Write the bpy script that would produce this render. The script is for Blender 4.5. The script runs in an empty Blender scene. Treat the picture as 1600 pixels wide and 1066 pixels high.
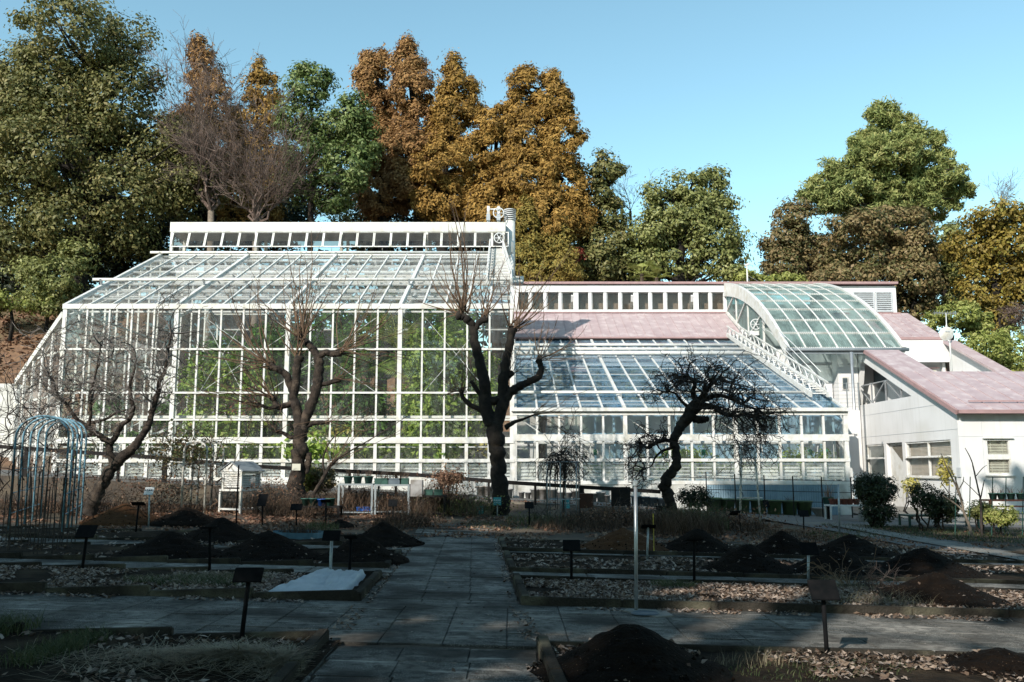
import bpy, bmesh, math, random
import numpy as np
from mathutils import Vector, Matrix, noise
from math import sin, cos, pi, radians, atan, tan, sqrt

sc = bpy.context.scene
# ---------------------------------------------------------------- camera, sky, sun, exposure
F = 1400.0                      # focal length in pixels of the 1600 px wide photograph
PITCH = radians(8.09)
CAMZ = 1.7
cam = bpy.data.cameras.new('camera')
cam.sensor_width = 36.0
cam.lens = 36.0 * F / 1600.0
cam.clip_end = 2000
cam.clip_start = 0.1
cam_o = bpy.data.objects.new('camera', cam)
cam_o.location = (0, 0, CAMZ)
cam_o.rotation_euler = (pi/2 + PITCH, 0, 0)
sc.collection.objects.link(cam_o)
sc.camera = cam_o

SUN_EL, SUN_AZ = radians(31), radians(34)     # azimuth: to the left of straight behind the camera
world = bpy.data.worlds.new('World'); sc.world = world
world.use_nodes = True
wn, wl = world.node_tree.nodes, world.node_tree.links
wn.clear()
sky = wn.new('ShaderNodeTexSky'); sky.sky_type = 'NISHITA'; sky.sun_disc = False
sky.sun_elevation = SUN_EL
sky.sun_rotation = pi + SUN_AZ
sky.altitude = 0; sky.air_density = 1.0; sky.dust_density = 0.3; sky.ozone_density = 2.0
air = wn.new('ShaderNodeMix'); air.data_type = 'RGBA'; air.blend_type = 'MULTIPLY'; air.inputs[0].default_value = 1.0
air.inputs[7].default_value = (1.26, 1.46, 1.16, 1)
bg = wn.new('ShaderNodeBackground'); bg.inputs['Strength'].default_value = 0.15
wo = wn.new('ShaderNodeOutputWorld')
wl.new(sky.outputs[0], air.inputs[6]); wl.new(air.outputs[2], bg.inputs['Color']); wl.new(bg.outputs[0], wo.inputs['Surface'])
LD = Vector((sin(SUN_AZ)*cos(SUN_EL), cos(SUN_AZ)*cos(SUN_EL), -sin(SUN_EL)))
sun = bpy.data.lights.new('sun', 'SUN'); sun.energy = 4.9; sun.angle = radians(0.53); sun.color = (1.0, 0.93, 0.83)
sun_o = bpy.data.objects.new('sun', sun); sun_o.rotation_euler = LD.to_track_quat('-Z', 'Y').to_euler()
sun_o.location = (-20, -30, 40)
sc.collection.objects.link(sun_o)
sc.view_settings.view_transform = 'Standard'; sc.view_settings.look = 'None'
sc.view_settings.exposure = 0.42; sc.view_settings.gamma = 1.0; sc.view_settings.use_curve_mapping = False
cy = sc.cycles
cy.max_bounces = 8; cy.diffuse_bounces = 3; cy.glossy_bounces = 3; cy.transmission_bounces = 4
cy.transparent_max_bounces = 28; cy.caustics_reflective = False; cy.caustics_refractive = False
cy.use_denoising = True; cy.sample_clamp_indirect = 4.0
sc.render.film_transparent = False

# ---------------------------------------------------------------- picking points of the place
def ray(px, py):
    u = (px - 800) / F; v = (533 - py) / F
    return Vector((u, cos(PITCH) - v*sin(PITCH), sin(PITCH) + v*cos(PITCH)))
def at(px, py, Y):
    d = ray(px, py); s = Y / d.y
    return Vector((d.x*s, Y, CAMZ + d.z*s))
def atx(px, py, X):
    d = ray(px, py); s = X / d.x
    return Vector((X, d.y*s, CAMZ + d.z*s))
def zat(py, Y): return at(800, py, Y).z
def pxm(Y): return Y / F           # metres per photo pixel, roughly
def ss(a, b, x):
    t = min(1, max(0, (x-a)/(b-a))); return t*t*(3-2*t)
def lerp_tab(tab, x):
    if x <= tab[0][0]: return tab[0][1]
    for (x0, y0), (x1, y1) in zip(tab, tab[1:]):
        if x <= x1: return y0 + (y1-y0)*(x-x0)/(x1-x0)
    return tab[-1][1]
RAMP = [(-26, 1.95), (-17.9, 1.5), (-5, .85), (0, .54), (3.6, .38), (8, .0), (12, -.12), (25, -.25), (60, -.4)]
def ramp_z(x): return lerp_tab(RAMP, x)
def garden_z(x, y):
    b = lerp_tab([(-30, .35), (-12, .25), (0, .25), (4, .28), (9, .2), (14, .15), (30, .4)], x)
    return -.025*max(-20, min(20, x)) + ss(22, 29, y)*b
def ground_z(x, y):
    """natural ground"""
    g = garden_z(x, y)
    r = ramp_z(x) - .03
    z = g + (r-g)*ss(30.2, 30.6, y) if x < 6.5 else g + (r-g)*ss(27, 31, y)
    # hill
    left = ss(-17, -24, x)
    hl = ss(40, 62, y)*11.5 + max(0, y-62)*.12
    hb = ss(58, 78, y)*12
    hr = ss(23.5, 28, x)*ss(44, 66, y)*6
    return z + left*hl + (1-left)*max(hb, hr)
def gnd(px, py, fz=garden_z):
    d = ray(px, py); z = 0
    for _ in range(12):
        s = (z-CAMZ)/d.z; p = Vector((d.x*s, d.y*s, z)); z = fz(p.x, p.y)
    p.z = z
    return p

# ---------------------------------------------------------------- materials
MATS = {}
def _new(name):
    m = bpy.data.materials.new(name); m.use_nodes = True; nt = m.node_tree; nt.nodes.clear()
    o = nt.nodes.new('ShaderNodeOutputMaterial'); MATS[name] = m
    return m, nt, o
def mat(name, c1, c2=None, scale=4.0, rough=.7, metal=0.0, bump=0.0, bscale=None, detail=6, spec=.35, c3=None, s3=.6, coord='Object', thr=(.35, .65), speck=None, streak=None):
    """Principled with noise-mixed base colours and noise bump"""
    m, nt, o = _new(name); N, L = nt.nodes, nt.links
    b = N.new('ShaderNodeBsdfPrincipled'); L.new(b.outputs[0], o.inputs[0])
    b.inputs['Roughness'].default_value = rough; b.inputs['Metallic'].default_value = metal
    b.inputs['Specular IOR Level'].default_value = spec
    tc = N.new('ShaderNodeTexCoord'); gm = N.new('ShaderNodeNewGeometry')
    src = gm.outputs['Position'] if coord == 'World' else tc.outputs['Object']
    col = None
    if c2 is None: c2 = tuple(x*.82 for x in c1)
    n = N.new('ShaderNodeTexNoise'); n.inputs['Scale'].default_value = scale; n.inputs['Detail'].default_value = detail
    L.new(src, n.inputs['Vector'])
    mr = N.new('ShaderNodeMapRange'); mr.inputs[1].default_value = thr[0]; mr.inputs[2].default_value = thr[1]
    L.new(n.outputs[0], mr.inputs[0])
    mx = N.new('ShaderNodeMix'); mx.data_type = 'RGBA'
    mx.inputs[6].default_value = (*c1, 1); mx.inputs[7].default_value = (*c2, 1)
    L.new(mr.outputs[0], mx.inputs[0]); col = mx.outputs[2]
    if c3:
        n3 = N.new('ShaderNodeTexNoise'); n3.inputs['Scale'].default_value = s3; n3.inputs['Detail'].default_value = 5
        L.new(src, n3.inputs['Vector'])
        r3 = N.new('ShaderNodeMapRange'); r3.inputs[1].default_value = .5; r3.inputs[2].default_value = .68
        L.new(n3.outputs[0], r3.inputs[0])
        m3 = N.new('ShaderNodeMix'); m3.data_type = 'RGBA'; m3.inputs[7].default_value = (*c3, 1)
        L.new(r3.outputs[0], m3.inputs[0]); L.new(col, m3.inputs[6]); col = m3.outputs[2]
    if speck:
        sccol, ssc, sth = speck
        v = N.new('ShaderNodeTexVoronoi'); v.inputs['Scale'].default_value = ssc
        L.new(src, v.inputs['Vector'])
        lt = N.new('ShaderNodeMath'); lt.operation = 'LESS_THAN'; lt.inputs[1].default_value = sth
        L.new(v.outputs['Distance'], lt.inputs[0])
        m4 = N.new('ShaderNodeMix'); m4.data_type = 'RGBA'; m4.inputs[7].default_value = (*sccol, 1)
        L.new(lt.outputs[0], m4.inputs[0]); L.new(col, m4.inputs[6]); col = m4.outputs[2]
    if streak:
        mp = N.new('ShaderNodeMapping'); mp.inputs['Scale'].default_value = (4, 4, .22); L.new(src, mp.inputs[0])
        n5 = N.new('ShaderNodeTexNoise'); n5.inputs['Scale'].default_value = 1.6; n5.inputs['Detail'].default_value = 7; L.new(mp.outputs[0], n5.inputs['Vector'])
        r5 = N.new('ShaderNodeMapRange'); r5.inputs[1].default_value = .52; r5.inputs[2].default_value = .8; r5.inputs[4].default_value = .32; L.new(n5.outputs[0], r5.inputs[0])
        m5 = N.new('ShaderNodeMix'); m5.data_type = 'RGBA'; m5.inputs[7].default_value = (*streak, 1)
        L.new(r5.outputs[0], m5.inputs[0]); L.new(col, m5.inputs[6]); col = m5.outputs[2]
    L.new(col, b.inputs['Base Color'])
    if bump:
        nb = N.new('ShaderNodeTexNoise'); nb.inputs['Scale'].default_value = bscale or scale*4; nb.inputs['Detail'].default_value = 8
        L.new(src, nb.inputs['Vector'])
        bp = N.new('ShaderNodeBump'); bp.inputs['Strength'].default_value = min(1, bump); bp.inputs['Distance'].default_value = .03*bump
        L.new(nb.outputs[0], bp.inputs['Height']); L.new(bp.outputs[0], b.inputs['Normal'])
    return m
def leafmat(name, cols, trans=.35, rough=.55, spec=.3, big=.5):
    """leaves: colour differs leaf by leaf and clump by clump; some light passes through"""
    m, nt, o = _new(name); N, L = nt.nodes, nt.links
    g = N.new('ShaderNodeNewGeometry')
    n = N.new('ShaderNodeTexNoise'); n.inputs['Scale'].default_value = big; n.inputs['Detail'].default_value = 2
    L.new(g.outputs['Position'], n.inputs['Vector'])
    a = N.new('ShaderNodeMath'); a.operation = 'MULTIPLY_ADD'; a.inputs[1].default_value = .62
    L.new(g.outputs['Random Per Island'], a.inputs[0])
    s = N.new('ShaderNodeMath'); s.operation = 'MULTIPLY'; s.inputs[1].default_value = .76
    L.new(n.outputs[0], s.inputs[0]); 
    sb = N.new('ShaderNodeMath'); sb.operation = 'SUBTRACT'; sb.inputs[1].default_value = .19
    L.new(s.outputs[0], sb.inputs[0]); L.new(sb.outputs[0], a.inputs[2])
    cr = N.new('ShaderNodeValToRGB'); L.new(a.outputs[0], cr.inputs[0])
    e = cr.color_ramp.elements
    while len(e) < len(cols): e.new(.5)
    for i, c in enumerate(cols):
        e[i].position = .08 + .84*i/max(1, len(cols)-1); e[i].color = (*c, 1)
    b = N.new('ShaderNodeBsdfPrincipled'); b.inputs['Roughness'].default_value = rough
    b.inputs['Specular IOR Level'].default_value = spec
    L.new(cr.outputs[0], b.inputs['Base Color'])
    if trans > 0:
        t = N.new('ShaderNodeBsdfTranslucent'); L.new(cr.outputs[0], t.inputs['Color'])
        mx = N.new('ShaderNodeMixShader'); mx.inputs[0].default_value = trans
        L.new(b.outputs[0], mx.inputs[1]); L.new(t.outputs[0], mx.inputs[2]); L.new(mx.outputs[0], o.inputs[0])
    else: L.new(b.outputs[0], o.inputs[0])
    return m
def glassmat(name, tint=(.9, .93, .93), ior=1.45, dirt=.08, rough=.02, dcol=(.75, .77, .77), dscale=3.0, refl=1.0):
    """thin window glass: clear part + mirror part by angle, and a film of dust in streaks"""
    m, nt, o = _new(name); N, L = nt.nodes, nt.links
    tr = N.new('ShaderNodeBsdfTransparent'); tr.inputs[0].default_value = (*tint, 1)
    gl = N.new('ShaderNodeBsdfGlossy'); gl.inputs['Roughness'].default_value = rough
    gl.inputs[0].default_value = (.95, .97, 1, 1)
    fr = N.new('ShaderNodeLayerWeight'); fr.inputs[0].default_value = .5
    pw = N.new('ShaderNodeMath'); pw.operation = 'POWER'; pw.inputs[1].default_value = 4.6
    f0 = ((ior-1)/(ior+1))**2
    fm = N.new('ShaderNodeMath'); fm.operation = 'MULTIPLY_ADD'; fm.inputs[1].default_value = refl*(1-f0); fm.inputs[2].default_value = f0*refl
    L.new(fr.outputs['Facing'], pw.inputs[0]); L.new(pw.outputs[0], fm.inputs[0])
    mx = N.new('ShaderNodeMixShader'); L.new(fm.outputs[0], mx.inputs[0]); L.new(tr.outputs[0], mx.inputs[1]); L.new(gl.outputs[0], mx.inputs[2])
    df = N.new('ShaderNodeBsdfDiffuse'); df.inputs[0].default_value = (*dcol, 1)
    tl = N.new('ShaderNodeBsdfTranslucent'); tl.inputs[0].default_value = (*dcol, 1)
    dm = N.new('ShaderNodeMixShader'); dm.inputs[0].default_value = .5; L.new(df.outputs[0], dm.inputs[1]); L.new(tl.outputs[0], dm.inputs[2])
    g = N.new('ShaderNodeNewGeometry')
    mp = N.new('ShaderNodeMapping'); mp.inputs['Scale'].default_value = (1, .4, .25); L.new(g.outputs['Position'], mp.inputs[0])
    n = N.new('ShaderNodeTexNoise'); n.inputs['Scale'].default_value = dscale; n.inputs['Detail'].default_value = 7; n.inputs['Roughness'].default_value = .65
    L.new(mp.outputs[0], n.inputs['Vector'])
    mr = N.new('ShaderNodeMapRange'); mr.inputs[1].default_value = .35; mr.inputs[2].default_value = .75
    mr.inputs[3].default_value = dirt*.25; mr.inputs[4].default_value = dirt*2.2
    L.new(n.outputs[0], mr.inputs[0])
    m2 = N.new('ShaderNodeMixShader'); L.new(mr.outputs[0], m2.inputs[0]); L.new(mx.outputs[0], m2.inputs[1]); L.new(dm.outputs[0], m2.inputs[2])
    L.new(m2.outputs[0], o.inputs[0])
    return m

mat('white_metal', (.66, .66, .65), (.57, .57, .555), 6, rough=.45, c3=(.52, .50, .45), s3=2.5, coord='World', streak=(.36, .32, .26))
mat('white_metal_dull', (.66, .67, .68), (.55, .56, .57), 5, rough=.5, c3=(.42, .41, .38), s3=3, coord='World')
mat('white_wall', (.66, .66, .67), (.61, .61, .615), .7, rough=.8, bump=.15, bscale=30, c3=(.58, .575, .56), s3=.35, coord='World', streak=(.42, .41, .38))
mat('base_concrete', (.62, .62, .60), (.48, .48, .46), 1.5, rough=.85, bump=.3, bscale=20, c3=(.32, .31, .28), s3=1.2, coord='World', streak=(.2, .19, .16))
mat('shade_blue_sheet', (.16, .24, .30), (.12, .19, .24), 2, rough=.6, coord='World')  # blue of the shaded wall base put into the colour
mat('pink_roof', (.43, .335, .34), (.37, .28, .29), 1.2, rough=.45, c3=(.50, .42, .42), s3=2.2, coord='World', streak=(.26, .2, .2))
mat('pink_trim', (.36, .23, .23), (.29, .19, .19), 3, rough=.5, coord='World')
mat('grey_metal', (.42, .44, .46), (.32, .34, .36), 6, rough=.4, metal=.6)
mat('dark_metal', (.014, .014, .016), (.024, .021, .019), 8, rough=.75, spec=.1)
mat('gutter_grey', (.22, .25, .27), (.16, .18, .2), 4, rough=.5, coord='World')
mat('louver_grey', (.5, .52, .54), (.42, .44, .46), 4, rough=.55)
mat('interior_wall', (.55, .47, .41), (.48, .41, .35), 1.5, rough=.9, coord='World')
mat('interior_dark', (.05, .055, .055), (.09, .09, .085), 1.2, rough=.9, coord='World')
mat('door_dark', (.05, .07, .08), (.07, .09, .1), 3, rough=.3)
mat('blind', (.55, .54, .46), (.46, .45, .38), 3, rough=.6)
mat('rubber', (.02, .02, .02), (.03, .03, .03), 5, rough=.7)
glassmat('glass_clear', tint=(.985, .99, .985), dirt=.028, refl=.55)
glassmat('glass_roof', tint=(.97, .98, .98), dirt=.09, refl=.5)
glassmat('glass_skytint', tint=(.62, .82, .95), dirt=.26, refl=.75, ior=1.6, dcol=(.38, .49, .56))  # blue of the reflected sky put into pane tint and film colour
glassmat('glass_lowdirty', tint=(.96, .98, .98), refl=.6, dirt=.18, dcol=(.7, .74, .74), dscale=5)
glassmat('glass_dark', tint=(.75, .73, .70), dirt=.05, dcol=(.5, .48, .44), refl=.6)
glassmat('poly_green', tint=(.56, .68, .66), dirt=.75, dcol=(.30, .40, .385), dscale=1.2, rough=.2, refl=.8)

# ---------------------------------------------------------------- objects
COL = sc.collection
WM = {}
def link(name, data, parent=None, world=None):
    o = bpy.data.objects.new(name, data); COL.objects.link(o)
    w = world if world is not None else Matrix.Identity(4)
    o.matrix_basis = w
    if parent is not None:
        o.parent = parent; o.matrix_parent_inverse = WM[parent.name].inverted()
    WM[o.name] = w.copy()
    return o
def thing(name, label, cat, loc=(0, 0, 0), rz=0.0, group=None):
    o = link(name, None, None, Matrix.Translation(Vector(loc)) @ Matrix.Rotation(rz, 4, 'Z'))
    o.empty_display_size = .2
    return tag(o, label, cat, group)
def tag(o, label, cat, group=None, kind=None):
    if label: o['label'] = label
    if cat: o['category'] = cat
    if group: o['group'] = group
    if kind: o['kind'] = kind
    return o
def struct(o, label=None):
    o['kind'] = 'structure'
    if label: o['label'] = label
    return o
def copy_tree(o, parent=None, world=None):
    c = o.copy(); COL.objects.link(c)
    if parent is not None:
        c.parent = parent
    if world is not None: c.matrix_basis = world
    WM[c.name] = (world if world is not None else WM[o.name]).copy()
    for ch in KIDS.get(o.name, []) or list(o.children): copy_tree(ch, c)
    return c
KIDS = {}
_box = {}
def unit_box(m):
    if m not in _box:
        me = bpy.data.meshes.new('unit_box_' + m)
        v = [(x, y, z) for x in (-.5, .5) for y in (-.5, .5) for z in (-.5, .5)]
        f = [(0, 1, 3, 2), (4, 6, 7, 5), (0, 4, 5, 1), (2, 3, 7, 6), (0, 2, 6, 4), (1, 5, 7, 3)]
        me.from_pydata(v, [], f); me.materials.append(MATS[m]); _box[m] = me
    return _box[m]
def box(name, c, s, m, parent=None, rot=None):
    M = Matrix.Translation(Vector(c)) @ (rot.to_4x4() if rot is not None else Matrix.Identity(4)) @ Matrix.Diagonal((*s, 1))
    return link(name, unit_box(m), parent, M)
def frame3(p0, p1, up=Vector((0, 0, 1))):
    a = (p1-p0).normalized()
    if abs(a.dot(up)) > .98: up = Vector((0, 1, 0)) if abs(a.y) < .9 else Vector((1, 0, 0))
    s = a.cross(up).normalized(); u = s.cross(a)
    return Matrix((s, a, u)).transposed()
def beam(name, p0, p1, w, h, m, parent=None, up=Vector((0, 0, 1))):
    p0, p1 = Vector(p0), Vector(p1)
    R = frame3(p0, p1, up)
    return box(name, (p0+p1)/2, (w, (p1-p0).length, h), m, parent, R)

class MB:
    """collects shapes into one mesh"""
    def __init__(s): s.v, s.f, s.mi, s.n = [], [], [], 0
    def add(s, vs, fs, mi=0):
        n = len(s.v); s.v += [tuple(v) for v in vs]
        s.f += [tuple(i+n for i in f) for f in fs]; s.mi += [mi]*len(fs)
    def box(s, c, sz, R=None, mi=0):
        c = Vector(c); vs = []
        for x in (-.5, .5):
            for y in (-.5, .5):
                for z in (-.5, .5):
                    p = Vector((x*sz[0], y*sz[1], z*sz[2]))
                    vs.append(c + (R @ p if R is not None else p))
        s.add(vs, [(0, 1, 3, 2), (4, 6, 7, 5), (0, 4, 5, 1), (2, 3, 7, 6), (0, 2, 6, 4), (1, 5, 7, 3)], mi)
    def bar(s, p0, p1, w, h, mi=0, up=Vector((0, 0, 1))):
        p0, p1 = Vector(p0), Vector(p1)
        if (p1-p0).length < 1e-5: return
        s.box((p0+p1)/2, (w, (p1-p0).length, h), frame3(p0, p1, up), mi)
    def tube(s, pts, rad, n=6, mi=0, cap=True):
        pts = [Vector(p) for p in pts]
        if not hasattr(rad, '__len__'): rad = [rad]*len(pts)
        base = len(s.v); up = Vector((.137, .21, 1)).normalized(); a = None
        for i, p in enumerate(pts):
            t = (pts[min(i+1, len(pts)-1)] - pts[max(i-1, 0)])
            if t.length < 1e-7: t = Vector((0, 0, 1))
            t.normalize()
            if a is None: a = t.cross(up)
            a = a - t*a.dot(t)
            if a.length < 1e-4: a = t.orthogonal()
            a.normalize(); b = t.cross(a)
            for k in range(n):
                an = 2*pi*k/n
                s.v.append(tuple(p + (a*cos(an) + b*sin(an))*rad[i]))
        for i in range(len(pts)-1):
            for k in range(n):
                k2 = (k+1) % n
                s.f.append((base+i*n+k, base+i*n+k2, base+(i+1)*n+k2, base+(i+1)*n+k)); s.mi.append(mi)
        if cap and n > 3:
            s.f.append(tuple(base+k for k in reversed(range(n)))); s.mi.append(mi)
            e = base+(len(pts)-1)*n; s.f.append(tuple(e+k for k in range(n))); s.mi.append(mi)
    def lathe(s, c, prof, n=16, mi=0, R=None):
        c = Vector(c); vs = []
        for r, z in prof:
            for k in range(n):
                p = Vector((r*cos(2*pi*k/n), r*sin(2*pi*k/n), z)); vs.append(c + (R @ p if R is not None else p))
        fs = [(i*n+k, i*n+(k+1) % n, (i+1)*n+(k+1) % n, (i+1)*n+k) for i in range(len(prof)-1) for k in range(n)]
        s.add(vs, fs, mi)
    def poly_prism(s, pts, off, mi=0):
        """closed flat polygon pts extruded by vector off"""
        n = len(pts); off = Vector(off); a = [Vector(p) for p in pts]; b = [p+off for p in a]
        s.add(a+b, [tuple(range(n)), tuple(reversed(range(n, 2*n)))] + [(i, n+i, n+(i+1) % n, (i+1) % n) for i in range(n)], mi)
    def mesh(s, name, mats, smooth=False):
        me = bpy.data.meshes.new(name); me.from_pydata(s.v, [], s.f)
        for m in ([mats] if isinstance(mats, str) else mats): me.materials.append(MATS[m])
        if len(set(s.mi)) > 1: me.polygons.foreach_set('material_index', s.mi)
        if smooth: me.polygons.foreach_set('use_smooth', [True]*len(s.f))
        me.update(); return me
    def build(s, name, mats, parent=None, smooth=False, world=None):
        me = s.mesh(name, mats, smooth)
        return link(name, me, parent, world)
def bevbox_mesh(key, s, m, bev=.01, seg=2):
    k = ('bev', key)
    if k in _box: return _box[k]
    bm = bmesh.new(); bmesh.ops.create_cube(bm, size=1); bmesh.ops.scale(bm, vec=s, verts=bm.verts)
    bmesh.ops.bevel(bm, geom=list(bm.edges), offset=bev, segments=seg, affect='EDGES')
    me = bpy.data.meshes.new(key); bm.to_mesh(me); bm.free(); me.materials.append(MATS[m]); _box[k] = me
    return me
def np_mesh(name, V, Fq, m, k=4, smooth=False):
    me = bpy.data.meshes.new(name); nV, nF = len(V), len(Fq)
    me.vertices.add(nV); me.vertices.foreach_set('co', np.ascontiguousarray(V, dtype=np.float32).ravel())
    me.loops.add(nF*k); me.loops.foreach_set('vertex_index', np.ascontiguousarray(Fq, dtype=np.int32).ravel())
    me.polygons.add(nF); me.polygons.foreach_set('loop_start', np.arange(0, nF*k, k, dtype=np.int32))
    me.polygons.foreach_set('loop_total', np.full(nF, k, dtype=np.int32))
    if smooth: me.polygons.foreach_set('use_smooth', np.ones(nF, dtype=bool))
    me.update(calc_edges=True)
    for mm in ([m] if isinstance(m, str) else m): me.materials.append(MATS[mm])
    return me
random.seed(7)
# ================================================================ GROUND
mat('soil_ground', (.045, .034, .026), (.075, .055, .038), 1.6, rough=.95, bump=1.0, bscale=14, c3=(.11, .085, .055), s3=.7, coord='World')
mat('hill_litter', (.20, .115, .065), (.12, .07, .045), 2.5, rough=.95, bump=1.0, bscale=8, c3=(.07, .06, .03), s3=.35, coord='World')
mat('asphalt', (.12, .115, .11), (.085, .083, .08), 3, rough=.9, bump=.5, bscale=60, c3=(.17, .15, .12), s3=.5, coord='World', speck=((.25, .25, .25), 60, .22))
def grid_mesh(name, xs, ys, fz, m):
    X, Y = np.meshgrid(xs, ys); Z = np.vectorize(fz)(X, Y)
    V = np.stack([X, Y, Z], -1).reshape(-1, 3); nx = len(xs); ny = len(ys)
    i = np.arange((ny-1)*(nx-1)); r = i//(nx-1); c = i % (nx-1); a = r*nx+c
    return np_mesh(name, V, np.stack([a, a+1, a+nx+1, a+nx], -1), m, 4, True)
def nz(x, y, s=1.0): return noise.noise(Vector((x*s, y*s, 3.3)))
xs = np.concatenate([np.linspace(-220, -45, 12), np.arange(-44, 44.1, .5), np.linspace(45, 220, 12)])
ys = np.concatenate([np.linspace(-90, 1, 14), np.arange(2, 70, .45), np.linspace(71, 420, 24)])
g = link('ground', grid_mesh('ground', xs, ys, lambda x, y: ground_z(x, y) + .02*nz(x, y, 1.3)*(1 if y < 30 else 5) - .05*ss(8, 4, y), ['soil_ground', 'hill_litter']))
struct(g)
me = g.data; cz = np.zeros(len(me.polygons)*3); me.polygons.foreach_get('center', cz); cz = cz.reshape(-1, 3)
me.polygons.foreach_set('material_index', ((cz[:, 1] > 38)).astype(np.int32))

# ramp of asphalt in front of the glasshouses, falling to the right
v, f = [], []
rx = np.arange(-30, 40.1, .5)
for i, x in enumerate(rx):
    z = ramp_z(x) + .02
    y0 = 31.3 if x < 8 else 31.3 - 2.6*ss(8, 12, x)
    for y in (y0, 35.95): v.append((x, y, z))
    for y in (y0, 35.95): v.append((x, y, z-.5))
for i in range(len(rx)-1):
    a, b = i*4, i*4+4
    f += [(a, b, b+1, a+1), (a+2, b+2, b, a)]
me = bpy.data.meshes.new('ramp'); me.from_pydata(v, [], f); me.materials.append(MATS['asphalt'])
struct(link('footpath_ramp', me))

# ================================================================ TALL GREENHOUSE
W = 'white_metal'
TG = thing('tall_greenhouse', 'tall white framed glass conservatory full of green plants with raised ridge windows', 'greenhouse', (-9, 36, .8))
NX, DX, X0 = 20, .91, -18.2
Y0 = 36.0
XR = X0 + NX*DX
rowY = [480, 546, 614, 656, 688, 720, 749]
rz_ = [zat(y, Y0) for y in rowY]
ZE = rz_[0]
YR, ZR = 45.4, zat(401, 45.4)
def roofz(y): return ZE + (ZR-ZE)*(y-Y0)/(YR-Y0)
def pane(name, c, s, m, parent, rot=None): return box(name, c, s, m, parent, rot)
# front
for i in range(NX+1):
    x = X0+i*DX; main = i % 5 == 0
    if main:
        box('post', (x, Y0+.05, (ZE+rz_[-1])/2-.2), (.17, .2, ZE-rz_[-1]+.4), W, TG)
    else:
        box('mullion', (x, Y0, (ZE+rz_[-1])/2), (.07, .09, ZE-rz_[-1]), W, TG)
        box('mullion', (x, Y0-.012, (rz_[4]+rz_[-1])/2), (.13, .07, rz_[4]-rz_[-1]), W, TG)
for j, z in enumerate(rz_):
    h = {0: .2, 4: .24, 5: .14, 6: .16}.get(j, .075)
    box('transom', ((X0+XR)/2, Y0-.004*(j % 2)-.03, z - (0 if j else -.02)), (XR-X0+.2, .11, h), W, TG)
for j in range(6):
    m = 'glass_lowdirty' if j == 5 else 'glass_clear'
    for i in range(NX):
        z0, z1 = rz_[j+1], rz_[j]
        pane('pane', (X0+(i+.5)*DX, Y0+random.uniform(-.002, .002), (z0+z1)/2), (DX-.06, .008, z1-z0-.05), m, TG,
             Matrix.Rotation(random.gauss(0, .004), 3, 'Z') @ Matrix.Rotation(random.gauss(0, .004), 3, 'X'))
# inner rails, double transom and tie wires
box('inner_rail', ((X0+XR)/2, Y0+.5, rz_[3]+.14), (XR-X0, .08, .1), W, TG)
box('inner_rail', ((X0+XR)/2, Y0+.6, (rz_[4]+rz_[5])/2+.15), (XR-X0, .05, .05), 'white_metal_dull', TG)
for (i0, i1) in ((6, 8), (9, 14), (16, 19), (11, 6)):
    for (za, zb) in ((rz_[0]-.3, rz_[2]), (rz_[2], rz_[0]-.3)):
        mb = MB(); mb.tube([(X0+i0*DX, Y0+.35, za), (X0+i1*DX, Y0+.35, zb)], .011, 5); mb.build('tie_rod', 'white_metal_dull', TG)
for i in range(NX):
    for k in range(4):
        z = rz_[6]+.1+(rz_[5]-rz_[6]-.2)*(k+.5)/4
        box('louver_slat', (X0+(i+.5)*DX, Y0+.2, z), (DX-.12, .13, .012), W, TG, Matrix.Rotation(radians(35), 3, 'X'))
box('base_wall', ((X0+XR)/2, Y0+.02, (rz_[6]-.08-.5)/2+.0), (XR-X0+.1, .22, rz_[6]-.08+.5), 'base_concrete', TG)
# roof
NR = 8
slopeR = frame3(Vector((0, Y0, ZE)), Vector((0, YR, ZR)))
nrm = Vector((0, -(ZR-ZE), YR-Y0)).normalized()
for i in range(NX+1):
    x = X0+i*DX; main = i % 5 == 0
    w, h = (.14, .2) if main else (.07, .10)
    beam('rafter', Vector((x, Y0, ZE+.05)), Vector((x, YR, ZR+.05)), w, h, W, TG)
for j in range(NR+1):
    t = j/NR; y = Y0+(YR-Y0)*t
    if j: box('purlin', ((X0+XR)/2, y, roofz(y)+.02), (XR-X0, .085, .06), W, TG, slopeR)
    if j: box('inner_rail', ((X0+XR)/2, y-.5, roofz(y)-.62), (XR-X0, .06, .07), W, TG)
    if j < NR:
        yc = Y0+(YR-Y0)*(j+.5)/NR; L_ = (YR-Y0)/NR/cos(atan((ZR-ZE)/(YR-Y0)))
        for i in range(NX):
            pane('pane', (X0+(i+.5)*DX, yc, roofz(yc)+.055+random.uniform(0, .004)), (DX-.05, L_-.03, .008), 'glass_roof', TG, slopeR)
for y, x0, x1, off in ((Y0+2.9, X0-.35, XR, .42), (YR-.15, X0-.5, XR-1.1, .25)):
    mb = MB(); mb.tube([(x0, y, roofz(y)+off), (x1, y, roofz(y)+off)], .07, 8); mb.build('shade_rail', W, TG, True)
    for i in range(0, NX+1, 5):
        mb = MB(); xx = max(x0+.1, X0+i*DX)
        mb.poly_prism([(xx-.03, y-.12, roofz(y)+off), (xx-.03, y+.12, roofz(y)+off), (xx-.03, y+.1, roofz(y)+.05)], (.06, 0, 0)); mb.build('rail_bracket', 'grey_metal', TG)
# inside the roof: crossing trusses and rods
for i in range(0, NX+1, 5):
    x = X0+i*DX
    beam('truss', (x, Y0+.2, ZE-.35), (x, YR+1, ZR-.9), .09, .12, W, TG)
    for k in range(5):
        y = Y0+1+k*1.8
        beam('truss_web', (x, y, roofz(y)), (x, y+.9, roofz(y+.9)-.6), .05, .05, 'white_metal_dull', TG)
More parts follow.
